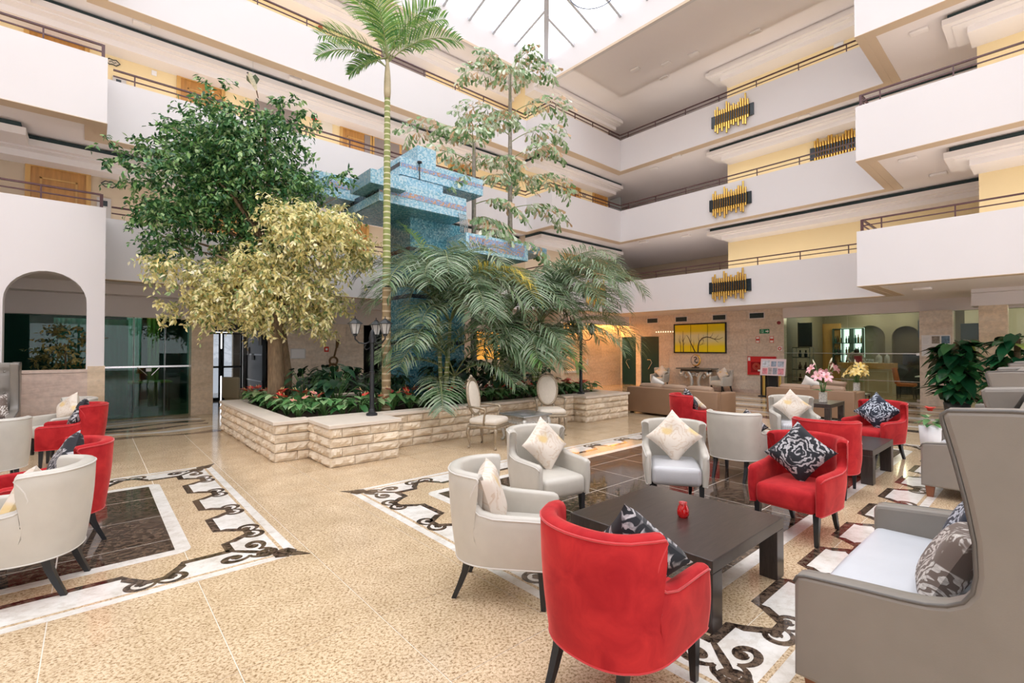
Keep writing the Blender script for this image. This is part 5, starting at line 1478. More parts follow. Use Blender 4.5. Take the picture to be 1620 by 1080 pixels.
# ---- lamp posts -----------------------------------------------------------
LGLASS = mat('lantern_glass', (0.50,0.50,0.48), 0.25, spec=0.5)
def lamp_post(x, y, z, h, label, rz):
    t = thing('lamp_post', label, 'lamp', (x, y, z), rz, 'black lamp posts on the planter')
    MB().lathe([(0.0,0.0),(0.085,0.0),(0.085,0.03),(0.05,0.05),(0.045,0.09),(0.036,0.10),(0.036,h*0.38),(0.044,h*0.385),(0.044,h*0.40),(0.030,h*0.405),(0.030,h*0.66),(0.045,h*0.665),(0.050,h*0.71),(0.035,h*0.76),(0.02,h*0.78),(0.0,h*0.79)], 14).build('post', BLACK, t, 40)
    for k in range(3):
        a = 2*PI*k/3 + 0.5; c, s_ = math.cos(a), math.sin(a)
        ar = MB(); ar.tube([(0.03*c,0.03*s_,h*0.68),(0.10*c,0.10*s_,h*0.655),(0.20*c,0.20*s_,h*0.665),(0.26*c,0.26*s_,h*0.70),(0.26*c,0.26*s_,h*0.725)], 0.012, 6)
        ar.tube([(0.03*c,0.03*s_,h*0.62),(0.09*c,0.09*s_,h*0.60),(0.12*c,0.12*s_,h*0.63),(0.09*c,0.09*s_,h*0.645)], 0.008, 6)
        ar.build('arm', BLACK, t, True)
        x0, y0, z0 = 0.26*c, 0.26*s_, h*0.725
        lb = MB(); lb.lathe([(0.0,0.0),(0.035,0.0),(0.03,0.02),(0.05,0.035),(0.0,0.036)], 6, (x0,y0,z0))
        lb.lathe([(0.115,0.185),(0.118,0.19),(0.045,0.245),(0.03,0.25),(0.028,0.262),(0.008,0.27),(0.006,0.30),(0.0,0.305)], 6, (x0,y0,z0))
        for q in range(6):
            b = 2*PI*q/6
            lb.tube([(x0+0.048*math.cos(b),y0+0.048*math.sin(b),z0+0.035),(x0+0.085*math.cos(b),y0+0.085*math.sin(b),z0+0.187)], 0.006, 4)
        ln = lb.build('lantern', BLACK, t)
        MB().lathe([(0.044,0.037),(0.080,0.184)], 6, (x0,y0,z0)).build('lantern_glass', LGLASS, ln)
        MB().lathe([(0.0,0.04),(0.02,0.045),(0.022,0.12),(0.0,0.15)], 8, (x0,y0,z0)).build('bulb', PAPER, ln, True)
    return t
lamp_post(3.26, 6.98, 0.572, 1.68, 'black three-lantern lamp post in front of the tall palm', 0.4)
lamp_post(8.42, 7.18, 0.572, 1.85, 'black lamp post at the right end of the planter under the fronds', 1.0)

# ---- brass tube wall lamps -----------------------------------------------------
BRASS = mat('polished_brass', (0.78,0.52,0.14), 0.18, metal=1.0)
NAVYP = mat('blue_black_lacquer', (0.012,0.022,0.030), 0.25)
def tube_sconce(loc, rz, label):
    """faces local -y ; 1.4 wide"""
    t = thing('tube_wall_lamp', label, 'wall lamp', loc, rz, 'brass tube wall lamps on the gallery fronts')
    MB().box(-0.68,-0.05,-0.19,0.68,0.0,0.19).build('back_plate', NAVYP, t)
    r_ = random.Random(3)
    for k in range(15):
        x = -0.525+0.075*k
        up = [0.30,0.36,0.24,0.25,0.24,0.42,0.36,0.26,0.30,0.24,0.28,0.36,0.33,0.45,0.28][k]
        dn = [0.30,0.36,0.24,0.34,0.24,0.42,0.33,0.24,0.28,0.22,0.34,0.20,0.34,0.36,0.20][k]
        up *= 1.22; dn *= 1.22
        tb = MB().tube([(x,-0.09,-dn),(x,-0.09,up)], 0.030, 10).build('tube', BRASS, t, 40)
        MB().box(x-0.019,-0.124,-0.15,x+0.019,-0.09,0.15).build('sleeve', NAVYP, tb)
        MB().tube([(x,-0.09,-dn-0.004),(x,-0.09,-dn)], 0.024, 8).build('socket', BLACK, tb)
    return t
tube_sconce((15.598,6.98,3.62), R(-90), 'brass tube wall lamp on the lowest right gallery front')
tube_sconce((15.598,6.95,6.38), R(-90), 'brass tube wall lamp on the middle right gallery front')
tube_sconce((15.598,6.86,9.16), R(-90), 'brass tube wall lamp on the top right gallery front')
tube_sconce((17.198,4.42,7.78), R(-90), 'brass tube wall lamp on the yellow corridor wall, half hidden')
tube_sconce((13.95,11.248,3.62), 0, 'brass tube wall lamp glinting behind the palm fronds')

# ---- right stone wall -------------------------------------------------------------
XW = 17.985
YP = NT('painted_yellow')
_sep = YP.n('SeparateXYZ'); YP.l(YP.coord('World'), _sep.inputs[0])
_mr = YP.n('MapRange'); _mr.inputs['From Min'].default_value = 1.45; _mr.inputs['From Max'].default_value = 2.57; YP.l(_sep.outputs['Z'], _mr.inputs['Value'])
_nz = YP.n('TexNoise', Scale=1.5, Detail=2.0); YP.l(YP.coord('World'), _nz.inputs['Vector'])
_ad = YP.n('MixRGB', blend_type='ADD'); _ad.inputs[0].default_value = 0.12; YP.l(_mr.outputs[0], _ad.inputs[1]); YP.l(_nz.outputs['Fac'], _ad.inputs[2])
YP.l(YP.ramp(_ad.outputs[0], [(0.05,(0.95,0.78,0.0)),(0.28,(0.92,0.78,0.02)),(0.45,(0.80,0.76,0.36)),(0.66,(0.80,0.76,0.46)),(0.82,(0.80,0.66,0.02)),(1.0,(0.84,0.66,0.0))]), YP.b.inputs['Base Color'])
YP.b.inputs['Roughness'].default_value = 0.6
t = thing('triptych', 'yellow three-panel picture of bare trees in a black frame', 'picture', (XW,9.26,1.42))
def loc_flat(nm, m, y0, y1, z0, z1, th, x=0.0):
    return MB().box(x-th, y0, z0, x, y1, z1).build(nm, m, t)
fr_ = MB()
for (a,b,c,d) in ((-1.08,1.08,0,0.045),(-1.08,1.08,1.135,1.18),(-1.08,-1.035,0.045,1.135),(1.035,1.08,0.045,1.135)): fr_.box(-0.05,a,c,0,b,d)
fr_.build('frame', BLACK, t)
MB().box(-0.004,-1.03,0.045,-0.001,1.03,1.135).build('backing', BLACK, t)
for k in range(3): MB().box(-0.035,-1.03+0.695*k,0.05,-0.005,-0.36+0.695*k,1.13).build('canvas', YP.mat, t)
BR = mat('branch_brown', (0.05,0.025,0.02), 0.7)
br = MB()
def limb(pts, w0, w1):
    n = len(pts); P = [(-0.037, 1.03-2.06*u, 0.05+1.08*v) for u, v in pts]
    br.tube(P, [w0+(w1-w0)*i/(n-1) for i in range(n)], 6)
limb([(0.48,0.0),(0.485,0.22),(0.51,0.38),(0.57,0.50),(0.65,0.54),(0.72,0.52),(0.80,0.46),(0.89,0.45),(0.96,0.52)], 0.026, 0.006)
limb([(0.42,0.0),(0.38,0.16),(0.33,0.34),(0.29,0.52),(0.25,0.62)], 0.022, 0.005)
limb([(0.18,0.0),(0.18,0.3),(0.17,0.55),(0.175,0.78)], 0.018, 0.004); limb([(0.125,0.0),(0.12,0.25),(0.11,0.45),(0.11,0.62)], 0.013, 0.003)
for p in ([(0.51,0.24),(0.56,0.28),(0.59,0.36),(0.59,0.62)],[(0.50,0.40),(0.49,0.55),(0.50,0.68)],[(0.72,0.52),(0.76,0.60),(0.78,0.70)],[(0.80,0.46),(0.86,0.54),(0.88,0.62)],[(0.80,0.46),(0.85,0.38),(0.88,0.33)],[(0.38,0.16),(0.40,0.30),(0.39,0.44)],[(0.175,0.40),(0.21,0.52),(0.22,0.62)],[(0.175,0.36),(0.14,0.50)],[(0.12,0.3),(0.09,0.40),(0.08,0.52)],[(0.33,0.34),(0.35,0.46)],[(0.18,0.25),(0.22,0.36)],[(0.56,0.28),(0.62,0.30)],[(0.59,0.40),(0.56,0.50)]): limb(p, 0.008, 0.002)
br.build('painted_branches', BR, t)
for k, y in enumerate((10.02, 8.46, 7.09, 11.35)):
    v = thing('air_vent', 'dark slotted air vent in a white frame, %s' % ('above the left end of the triptych','above the right end of the triptych','above the exit sign','over the green doors behind the fronds')[k], 'vent', (XW,y,2.79), 0, 'air vents high on the stone wall')
    f = MB()
    for (a,b,c,d) in ((-0.27,0.27,-0.115,-0.09),(-0.27,0.27,0.09,0.115),(-0.27,-0.245,-0.09,0.09),(0.245,0.27,-0.09,0.09)): f.box(-0.02,a,c,0,b,d)
    f.build('frame', WHITE, v); MB().box(-0.006,-0.245,-0.09,-0.001,0.245,0.09).build('backing', COVE, v)
    for q in range(6): MB().box(-0.016,-0.245,-0.078+0.029*q,-0.007,0.245,-0.068+0.029*q).build('slat', mat('vent_slat', (0.05,0.07,0.075), 0.4), v)
# safety signs
GRN = mat('sign_green', (0.01,0.20,0.09), 0.5); SWH = mat('sign_white', (0.85,0.85,0.83), 0.5); SRD = mat('sign_red', (0.65,0.05,0.03), 0.5)
s = thing('exit_sign', 'green and white emergency exit sign with arrow on stone wall', 'sign', (XW,6.83,2.215))
MB().box(-0.012,-0.165,-0.08,0,0.165,0.08).build('plate', GRN, s)
MB().box(-0.016,-0.11+0.0,-0.02,-0.012,-0.04,0.02).prism([(-0.15,0.0),(-0.10,-0.055),(-0.10,0.055)], -0.016, -0.012, 'x').build('arrow', SWH, s)
rm = MB().box(-0.015,0.03,-0.06,-0.012,0.12,0.06); rm.build('door_mark', mat('sign_pale', (0.35,0.62,0.45), 0.5), s)
fg = MB().tube([(-0.017,0.10,-0.045),(-0.017,0.08,-0.01),(-0.017,0.075,0.02),(-0.017,0.05,0.0)], 0.008, 5); fg.lathe([(0,0),(0.012,0.01),(0,0.022)], 6, (-0.017,0.072,0.025)); fg.build('running_figure', GRN, s)
for nm, y, z, lb in (('hose_sign',7.06,1.92,'red and white fire hose sign left of the extinguisher sign'),('extinguisher_sign',6.59,1.92,'red and white fire extinguisher sign below the exit sign')):
    s = thing(nm, lb, 'sign', (XW,y,z)); MB().box(-0.01,-0.065,-0.115,0,0.065,0.115).build('plate', SRD, s); MB().box(-0.013,-0.05,-0.1,-0.0101,0.05,-0.03).box(-0.013,-0.05,0.03,-0.0101,0.05,0.1).build('symbol', SWH, s)
    MB().lathe([(0.0,-0.03),(0.025,-0.03),(0.03,0.02),(0.01,0.03),(0,0.031)], 8, (-0.012,0,0.0)).build('symbol_mark', SRD, s)
s = thing('call_point_sign', 'square red and white call point sign near the bar glass', 'sign', (XW,6.33,1.60)); MB().box(-0.01,-0.075,-0.075,0,0.075,0.075).build('plate', SWH, s)
rg = MB().tube([(-0.014,0.045*math.cos(a*PI/8),0.045*math.sin(a*PI/8)) for a in range(17)], 0.014, 5); rg.build('ring', SRD, s)
solo('alarm_sounder', 'round dark red alarm sounder high by the bar glass', 'alarm', MB().lathe([(0.0,0.0),(0.06,0.0),(0.06,0.03),(0.04,0.05),(0.0,0.055)], 16).xf(Matrix.Rotation(R(-90),4,'Y')), mat('dark_red', (0.25,0.02,0.03), 0.4), (XW,6.35,2.50), 40)
s = thing('fire_hose_cabinet', 'red fire hose cabinet on the stone wall', 'cabinet', (XW-0.002,6.92,0.66))
MB().box(-0.06,-0.48,0,0,0.48,0.66).build('body', RED, s); MB().rbox(-0.07,-0.02,0.09,-0.06,0.36,0.46,0.004,1).build('door', mat('dark_red_glass', (0.30,0.01,0.015), 0.15), s)
MB().box(-0.066,0.38,0.50,-0.06,0.46,0.63).build('label_plate', PAPER, s); MB().box(-0.075,0.04,0.13,-0.07,0.12,0.19).build('latch_label', PAPER, s)
wh = MB(); 
for k in range(3): wh.tube([(-0.074,0.17+(0.12-0.03*k)*math.cos(a*PI/10),0.30+(0.12-0.03*k)*math.sin(a*PI/10)) for a in range(21)], 0.010, 5)
wh.build('hose_reel', mat('hose_red', (0.60,0.10,0.06), 0.6), s)
# menu board on stand, pedestals
s = thing('display_board', 'tilted notice board with photographs before the fire hose cabinet', 'board', (17.0,6.20,0))
b = MB().box(-0.01,-0.39,-0.28,0.01,0.39,0.28); b.xf(Matrix.Translation((0,0,0.98)) @ Matrix.Rotation(R(12),4,'Y')); b.build('panel', mat('board_pink', (0.72,0.58,0.60), 0.5), s)
cols = [(0.62,0.66,0.72),(0.30,0.36,0.46),(0.42,0.47,0.56),(0.70,0.24,0.28),(0.45,0.38,0.38),(0.34,0.36,0.42),(0.70,0.26,0.30)]
for k, (y0,y1,z0,z1) in enumerate(((0.10,0.34,0.0,0.22),(-0.10,0.06,0.02,0.2),(-0.33,-0.14,0.02,0.2),(0.16,0.32,-0.24,-0.04),(0.02,0.14,-0.24,-0.02),(-0.14,0.0,-0.24,-0.02),(-0.34,-0.16,-0.24,-0.04))):
    q = MB().box(-0.013,y0,z0,-0.0101,y1,z1); q.xf(Matrix.Translation((0,0,0.98)) @ Matrix.Rotation(R(12),4,'Y')); q.build('photograph', mat('board_photo_%d' % k, cols[k], 0.4, var=0.4, vscale=14), s)
MB().tube([(0.03,0.30,0.72),(0.03,0.30,0.03)], 0.05, 10).build('pedestal', mat('gold_column', (0.55,0.38,0.10), 0.3, metal=0.8), s, 40)
MB().tube([(0.03,-0.20,0.72),(0.03,-0.20,0.03)], 0.04, 10).build('pedestal', mat('gold_column', (0.55,0.38,0.10), 0.3, metal=0.8), s, 40)
MB().box(-0.15,-0.35,0,0.2,0.42,0.03).build('base', BLACK, s)
MB().box(0.06,0.22,0.03,0.16,0.42,0.70).box(0.06,-0.1,0.03,0.16,0.18,0.70).build('back_panel', BLACK, s)
solo('black_urn', 'squat black urn on the floor beside the notice board', 'urn', MB().lathe([(0,0),(0.12,0),(0.17,0.1),(0.18,0.2),(0.12,0.3),(0.08,0.33),(0.1,0.37),(0,0.37)], 18), BLACK, (17.2,5.68,0), True)

# ---- console with sculpture, flanking chairs ----------------------------------------
s = thing('console_table', 'ornate silver console table with scrolled legs against the stone wall', 'table', (17.62,9.2,0))
tp = MB().prism([(-0.75,-0.15),(-0.72,-0.27),(0.72,-0.27),(0.75,-0.15),(0.75,0.27),(-0.75,0.27)], 0.80, 0.85); tp.xf(Matrix.Rotation(R(-90),4,'Z')); tp.build('top', mat('console_top', (0.16,0.15,0.12), 0.3), s)
for sy in (-1,1):
    lg = MB()
    lg.tube([(-0.1,sy*0.62,0.72),(-0.1,sy*0.60,0.60),(-0.1,sy*0.50,0.58),(-0.1,sy*0.48,0.68),(-0.1,sy*0.40,0.76),(-0.1,sy*0.26,0.70),(-0.1,sy*0.17,0.52),(-0.1,sy*0.13,0.30),(-0.1,sy*0.17,0.12),(-0.1,sy*0.26,0.02)], [0.06,0.075,0.075,0.075,0.08,0.09,0.08,0.065,0.065,0.07], 8)
    lg.tube([(-0.12,sy*0.36,0.60),(-0.12,sy*0.42,0.52),(-0.12,sy*0.36,0.46),(-0.12,sy*0.30,0.52)], 0.03, 6); lg.tube([(-0.12,sy*0.14,0.62),(-0.12,sy*0.05,0.66),(-0.12,sy*0.03,0.58),(-0.12,sy*0.09,0.54)], 0.03, 6)
    lg.lathe([(0,0),(0.06,0.03),(0.05,0.1),(0,0.12)], 8, (-0.1,sy*0.60,0.50))
    lg.build('scroll_leg', SILV, s, True)
MB().box(-0.2,-0.55,0.72,0.15,0.55,0.80).build('apron', mat('console_dark', (0.05,0.05,0.045), 0.4), s)
MB().tube([(-0.1,-0.26,0.02),(-0.1,0,0.06),(-0.1,0.26,0.02)], 0.045, 8).build('stretcher', SILV, s, True)
s = thing('ring_sculpture', 'gold and black ring sculpture on the console table', 'sculpture', (17.55,9.2,0.851))
MB().rbox(-0.06,-0.13,0,0.06,0.13,0.03,0.01,2).lathe([(0,0.03),(0.05,0.03),(0.025,0.09),(0,0.09)], 10).build('base', BLACK, s, 40)
MB().tube([(0,0.19*math.cos(a*PI/14),0.30+0.21*math.sin(a*PI/14)) for a in range(5,25)], [0.012+0.022*math.sin(PI*i/19) for i in range(20)], 8).build('outer_arc', BRASS, s, True)
MB().tube([(0.01,0.19*math.cos(a*PI/14),0.30+0.21*math.sin(a*PI/14)) for a in range(-8,6)], 0.010, 8).build('dark_arc', BLACK, s, True)
MB().tube([(0,0.06,0.40),(0,-0.02,0.42),(0,-0.05,0.35),(0,0.02,0.32),(0,0.03,0.24),(0,-0.06,0.2),(0,-0.09,0.24)], 0.022, 8).build('inner_curl', BLACK, s, True)
armchair('white', 17.25, 10.55, 96, 'pale armchair left of the silver console table')
armchair('white', 17.25, 8.05, 74, 'pale armchair right of the silver console table')
on_chair(17.25,10.55,96, CUSH_C, 'cream diamond cushion on the armchair left of the console', 45, 0, -0.09, 0.67, 20)
on_chair(17.25,8.05,74, CUSH_C, 'cream cushion on the armchair right of the console', 40, 0.02, -0.09, 0.67, 20)

# ---- posters on the pillar, screens -----------------------------------------------------
s = thing('notice_posters', 'six notice sheets in two rows on the stone pillar', 'poster', (17.733,2.2,1.38))
pc = [((0.74,0.74,0.78),0.0),((0.33,0.28,0.23),0.5),((0.12,0.22,0.32),0.4),((0.76,0.76,0.79),0.0),((0.72,0.71,0.75),0.08),((0.60,0.42,0.40),0.5)]
for k in range(6):
    c, r_ = k % 3, k // 3
    y1 = 0.31-0.205*c; z1 = 0.60-0.30*r_
    sh = MB().box(-0.005,y1-0.20,z1-0.295,0,y1,z1).build('sheet', PAPER, s)
    if k in (1,2): MB().box(-0.007,y1-0.185,z1-0.24,-0.0051,y1-0.015,z1-0.03).build('print', mat('poster_print_%d' % k, pc[k][0], 0.5, var=0.5, vscale=16), sh)
    elif k == 5: MB().box(-0.007,y1-0.185,z1-0.08,-0.0051,y1-0.015,z1-0.03).box(-0.007,y1-0.12,z1-0.15,-0.0051,y1-0.015,z1-0.12).build('print', mat('poster_print_5', (0.35,0.16,0.13), 0.5), sh)
    else:
        ln = MB()
        for q in range(6): ln.box(-0.0062,y1-0.17+0.02*(q%3),z1-0.08-0.03*q,-0.0051,y1-0.03,z1-0.074-0.03*q)
        ln.build('print', mat('print_grey', (0.55,0.55,0.60), 0.6), sh)
TV = mat('screen_blue_black', (0.02,0.05,0.085), 0.2)
solo('wall_screen', 'dark blue screen behind the glass left of the pillar', 'screen', MB().rbox(-0.03,-0.25,-0.30,0.03,0.25,0.30,0.01,1), TV, (20.6,2.75,2.25))
solo('wall_screen', 'dark blue screen behind the glass right of the pillar', 'screen', MB().rbox(-0.03,-0.22,-0.30,0.03,0.22,0.30,0.01,1), TV, (19.6,1.65,2.05))

# ---- bar behind the glass --------------------------------------------------------------
BARW = mat('bar_wall', (0.21,0.185,0.135), 0.6); BARWD = mat('bar_oak', (0.56,0.32,0.10), 0.4, var=0.2, vscale=3, stretch=(5,5,0.6)); BARC = mat('bar_cream', (0.60,0.50,0.35), 0.5)
struct(MB().box(18.2,6.25,0,23.0,6.4,3).build('wall_bar_side', BARW))
bw = MB(); bw.box(22.4,-9,0,22.6,3.2,3.0); bw.box(22.4,5.15,0,22.6,6.4,3.0); bw.box(22.4,3.2,2.5,22.6,5.15,3.0); bw.box(22.4,4.02,0,22.6,4.22,2.5)
for a, b in ((3.2,4.02),(4.22,5.15)):
    n = 12; c, r_ = (a+b)/2, (b-a)/2
    for k in range(n):
        p0, p1 = PI*k/n, PI*(k+1)/n
        ya, yb, za, zb = c+r_*math.cos(p0), c+r_*math.cos(p1), 2.02+r_*math.sin(p0), 2.02+r_*math.sin(p1)
        bw.hexa([(22.4,yb,zb),(22.6,yb,zb),(22.6,ya,za),(22.4,ya,za)], [(22.4,yb,2.5),(22.6,yb,2.5),(22.6,ya,2.5),(22.4,ya,2.5)])
struct(bw.build('wall_bar_back', BARW))
struct(MB().box(22.9,3.0,0,23.0,5.4,3.0).build('wall_bar_niche', mat('niche_olive', (0.10,0.075,0.03), 0.5)))
struct(MB().box(22.34,6.2,0,22.4,6.25,2.6).box(22.3,5.62,0,22.4,6.2,2.6).build('wall_bar_panel', BARWD))
s = thing('bottle_shelf', 'backlit green glass shelf unit behind the bar', 'shelf', (22.3,5.35,0.9))
MB().box(0.05,-0.50,0,0.09,0.50,1.5).build('back_light', mat('lit_glass', (0.75,0.85,0.80), 0.4, emit=(0.8,1.0,0.92), estr=1.6), s)
for z in (0.0,0.45,0.9,1.46): MB().box(-0.16,-0.50,z,0.05,0.50,z+0.03).build('shelf_board', mat('shelf_green', (0.05,0.10,0.09), 0.3), s)
for y in (-0.50,-0.2,0.16,0.47): MB().box(-0.16,y,0.0,0.05,y+(0.04 if y != -0.2 else 0.14),1.48).build('upright', mat('shelf_green', (0.05,0.10,0.09), 0.3), s)
bt_cols = [(0.02,0.08,0.05),(0.10,0.05,0.02),(0.03,0.04,0.05),(0.35,0.30,0.12),(0.02,0.10,0.09)]
bt_me = []
for k, c in enumerate(bt_cols):
    me = MB().lathe([(0,0),(0.034,0),(0.036,0.02),(0.036,0.17),(0.015,0.22),(0.013,0.29),(0.015,0.295),(0,0.295)], 10).mesh('bottle', True); me.materials.append(mat('bottle_%d' % k, c, 0.12)); bt_me.append(me)
i = 0
for rw, z in enumerate((0.03,0.48,0.93)):
    for y in (-0.42,-0.33,-0.24,-0.02,0.06,0.26,0.34,0.42):
        o = obj('bottle', bt_me[(i*3) % 5]); o.location = (22.3-0.06, 5.35+y, 0.9+z+0.001); sc_ = 0.85+0.25*((i*7) % 10)/10; o.scale = (sc_,sc_,sc_)
        tag(o, '%s bottle from the right on the %s board of the backlit bar shelf' % (ORD[i % 8], ('lowest','middle','upper')[rw]), 'bottle', 'bottles on the %s bar shelf board' % ('lowest','middle','upper')[rw]); i += 1
s = thing('bar_counter', 'cream panelled bar counter with an oak top behind the glass', 'counter', (20.6,4.4,0))
MB().box(-0.3,-0.75,0,0.3,0.72,0.92).build('body', BARC, s); MB().box(-0.36,-0.80,0.90,0.34,0.80,1.10).build('counter_top', BARWD, s)
for (a,b) in ((-0.66,-0.06),(0.02,0.62)):
    f = MB()
    for (y0,y1,z0,z1) in ((a,b,0.10,0.14),(a,b,0.80,0.84),(a,a+0.04,0.14,0.80),(b-0.04,b,0.14,0.80)): f.box(-0.325,y0,z0,-0.30,y1,z1)
    f.build('panel_moulding', mat('bar_moulding', (0.70,0.62,0.48), 0.5), s)
s = thing('back_counter', 'dark service counter with machines behind the bar', 'counter', (21.6,3.6,0)); MB().box(-0.25,-1.2,0,0.3,1.3,1.02).build('body', DARK, s); MB().rbox(-0.2,-0.7,1.02,0.25,-0.05,1.45,0.03,2).build('coffee_machine', mat('machine_blue', (0.02,0.03,0.05), 0.25), s, 40); MB().tube([(-0.2,-0.78,1.02),(-0.2,-0.78,1.5)], 0.04, 8).build('cup_stack', PAPER, s, True)
for k, (y, r_) in enumerate(((4.05,0.10),(3.82,0.08))):
    solo('glass_cloche', 'glass dome standing on the bar counter, %s one' % ('larger','smaller')[k], 'glass dome', MB().lathe([(r_,0),(r_,0.16),(r_*0.8,0.24),(r_*0.3,0.28),(0.02,0.29),(0.025,0.32),(0,0.33)], 16), mat('dome_glass', (0.72,0.76,0.76), 0.08, spec=0.8, trans=0.6), (20.55,y,1.101), True)
for k in range(7):
    solo('drinking_glass', '%s upturned glass from the right on the bar tray' % ORD[k], 'glass', MB().lathe([(0,0),(0.03,0),(0.034,0.11),(0.0,0.11)], 10), mat('dome_glass', (0.72,0.76,0.76), 0.08, spec=0.8, trans=0.6), (20.45+0.08*(k%2),4.22+0.075*(k//2),1.121), True, 'glasses on the bar tray')
solo('serving_tray', 'pale tray under the glasses on the bar counter', 'tray', MB().rbox(-0.12,-0.22,0,0.12,0.22,0.018,0.006,1), PAPER, (20.49,4.28,1.101))
solo('red_menu_box', 'dark red box on the bar counter', 'box', MB().rbox(-0.06,-0.11,0,0.06,0.11,0.24,0.008,1), mat('crimson', (0.30,0.02,0.05), 0.5), (20.6,4.66,1.101))
# barman bending over the counter
pm = bpy.data.meshes.new('person')
jv = [(0,0,0.95,0.15,0.11),(0,0.02,1.12,0.15,0.11),(-0.10,0.0,1.32,0.17,0.12),(-0.22,-0.02,1.42,0.13,0.10),(-0.32,-0.03,1.47,0.055,0.055),(-0.40,-0.03,1.49,0.08,0.085),(-0.47,-0.03,1.49,0.075,0.08),
      (-0.22,0.17,1.38,0.065,0.06),(-0.30,0.23,1.20,0.05,0.05),(-0.42,0.16,1.14,0.036,0.032),(-0.49,0.13,1.13,0.035,0.022),(-0.22,-0.21,1.38,0.065,0.06),(-0.30,-0.27,1.20,0.05,0.05),(-0.42,-0.20,1.14,0.036,0.032),(-0.49,-0.17,1.13,0.035,0.022),
      (0.02,0.10,0.88,0.095,0.095),(0.0,0.11,0.48,0.065,0.065),(0.04,0.11,0.07,0.045,0.045),(-0.08,0.12,0.03,0.04,0.035),(0.02,-0.10,0.88,0.095,0.095),(0.0,-0.11,0.48,0.065,0.065),(0.04,-0.11,0.07,0.045,0.045),(-0.08,-0.12,0.03,0.04,0.035)]
ed = [(0,1),(1,2),(2,3),(3,4),(4,5),(5,6),(3,7),(7,8),(8,9),(9,10),(3,11),(11,12),(12,13),(13,14),(0,15),(15,16),(16,17),(17,18),(0,19),(19,20),(20,21),(21,22)]
pm.from_pydata([v[:3] for v in jv], ed, [])
SHIRT = mat('grey_shirt', (0.34,0.33,0.30), 0.8); SKIN = mat('skin', (0.42,0.26,0.18), 0.5); HAIR = mat('dark_hair', (0.015,0.012,0.01), 0.6)
t = thing('person', 'person in a grey shirt bending forward behind the bar counter', 'person', (21.28,4.95,0), R(20))
po = obj('body', pm, SHIRT, t)
md = po.modifiers.new('skin', 'SKIN'); sv = pm.skin_vertices[0].data
for i, v in enumerate(jv): sv[i].radius = (v[3], v[4])
sv[0].use_root = True
po.modifiers.new('sub', 'SUBSURF').levels = 2
hd = MB().lathe([(0,-0.10),(0.05,-0.085),(0.075,-0.03),(0.085,0.03),(0.07,0.09),(0.03,0.12),(0,0.125)], 16); hd.xf(Matrix.Translation((-0.46,-0.03,1.50)) @ Matrix.Rotation(R(-60),4,'Y')); hd.build('hair', HAIR, t, True)
for sy in (1,-1):
    for k in range(4): MB().tube([(-0.49,sy*0.15-0.03+0.012*k,1.125),(-0.53,sy*0.15-0.034+0.014*k,1.12),(-0.555,sy*0.15-0.034+0.014*k,1.108)], [0.008,0.0075,0.006], 6).build('finger', SKIN, t, True)
    MB().tube([(-0.47,sy*0.15-sy*0.03,1.125),(-0.50,sy*0.15-sy*0.06,1.12),(-0.52,sy*0.15-sy*0.065,1.112)], [0.009,0.008,0.006], 6).build('thumb', SKIN, t, True)
# tall cabinet with dark objects, amber panel
s = thing('glass_cabinet', 'tall glass cabinet with dark vases just inside the bar glass', 'cabinet', (18.75,5.85,0))
for z in (0.45,0.86,1.28,1.62): MB().box(-0.2,-0.28,z,0.2,0.28,z+0.025).build('shelf_board', mat('cab_dark', (0.03,0.035,0.035), 0.3), s)
for (a,b) in ((-0.2,-0.28),(0.18,-0.28),(-0.2,0.26),(0.18,0.26)): MB().box(a,b,0,a+0.02,b+0.02,1.64).build('post', GREY, s)
for z in (0.477,0.886,1.306):
    for y in (-0.09,0.09): MB().lathe([(0,0),(0.05,0),(0.055,0.1),(0.02,0.18),(0.025,0.24),(0,0.24)], 10, (0,y,z)).build('vase', NAVYP if z > 1 else mat('amber_vase', (0.05,0.03,0.02), 0.2), s, True)
solo('leaning_picture', 'dark framed picture with a gilt edge inside the bar glass', 'picture', MB().box(-0.02,-0.25,0,0.02,0.16,0.85).box(-0.025,0.16,-0.02,0.025,0.20,0.87), [mat('picture_dark', (0.03,0.035,0.04), 0.3)], (18.9,5.85,1.66))
# orange chair and small table in the bar
ORG = mat('orange_leather', (0.55,0.16,0.05), 0.45)
s = thing('orange_chair', 'orange leather dining chair behind the bar glass', 'chair', (19.55,3.15,0), R(180))
MB().rbox(-0.23,-0.22,0.40,0.23,0.24,0.50,0.03,2).build('seat', ORG, s, 40)
b = MB().rbox(-0.23,-0.04,0,0.23,0.04,0.52,0.03,2); b.xf(Matrix.Translation((0,-0.22,0.47)) @ Matrix.Rotation(R(10),4,'X')); b.build('backrest', ORG, s, 40)
for sx in (-1,1):
    for yy in (-0.18,0.19): MB().tube([(sx*0.19,yy,0.40),(sx*0.21,yy*1.1,0)], [0.02,0.014], 6).build('leg', BLACK, s)
s = thing('bar_table', 'small table with a pale top beside the orange chair', 'table', (19.6,2.55,0)); MB().rbox(-0.35,-0.35,0.71,0.35,0.35,0.74,0.01,1).build('table_top', PAPER, s); MB().tube([(0,0,0.71),(0,0,0.02)], 0.03, 10).build('pole', BLACK, s); MB().lathe([(0,0),(0.22,0),(0.2,0.02),(0,0.03)], 16).build('foot', BLACK, s)
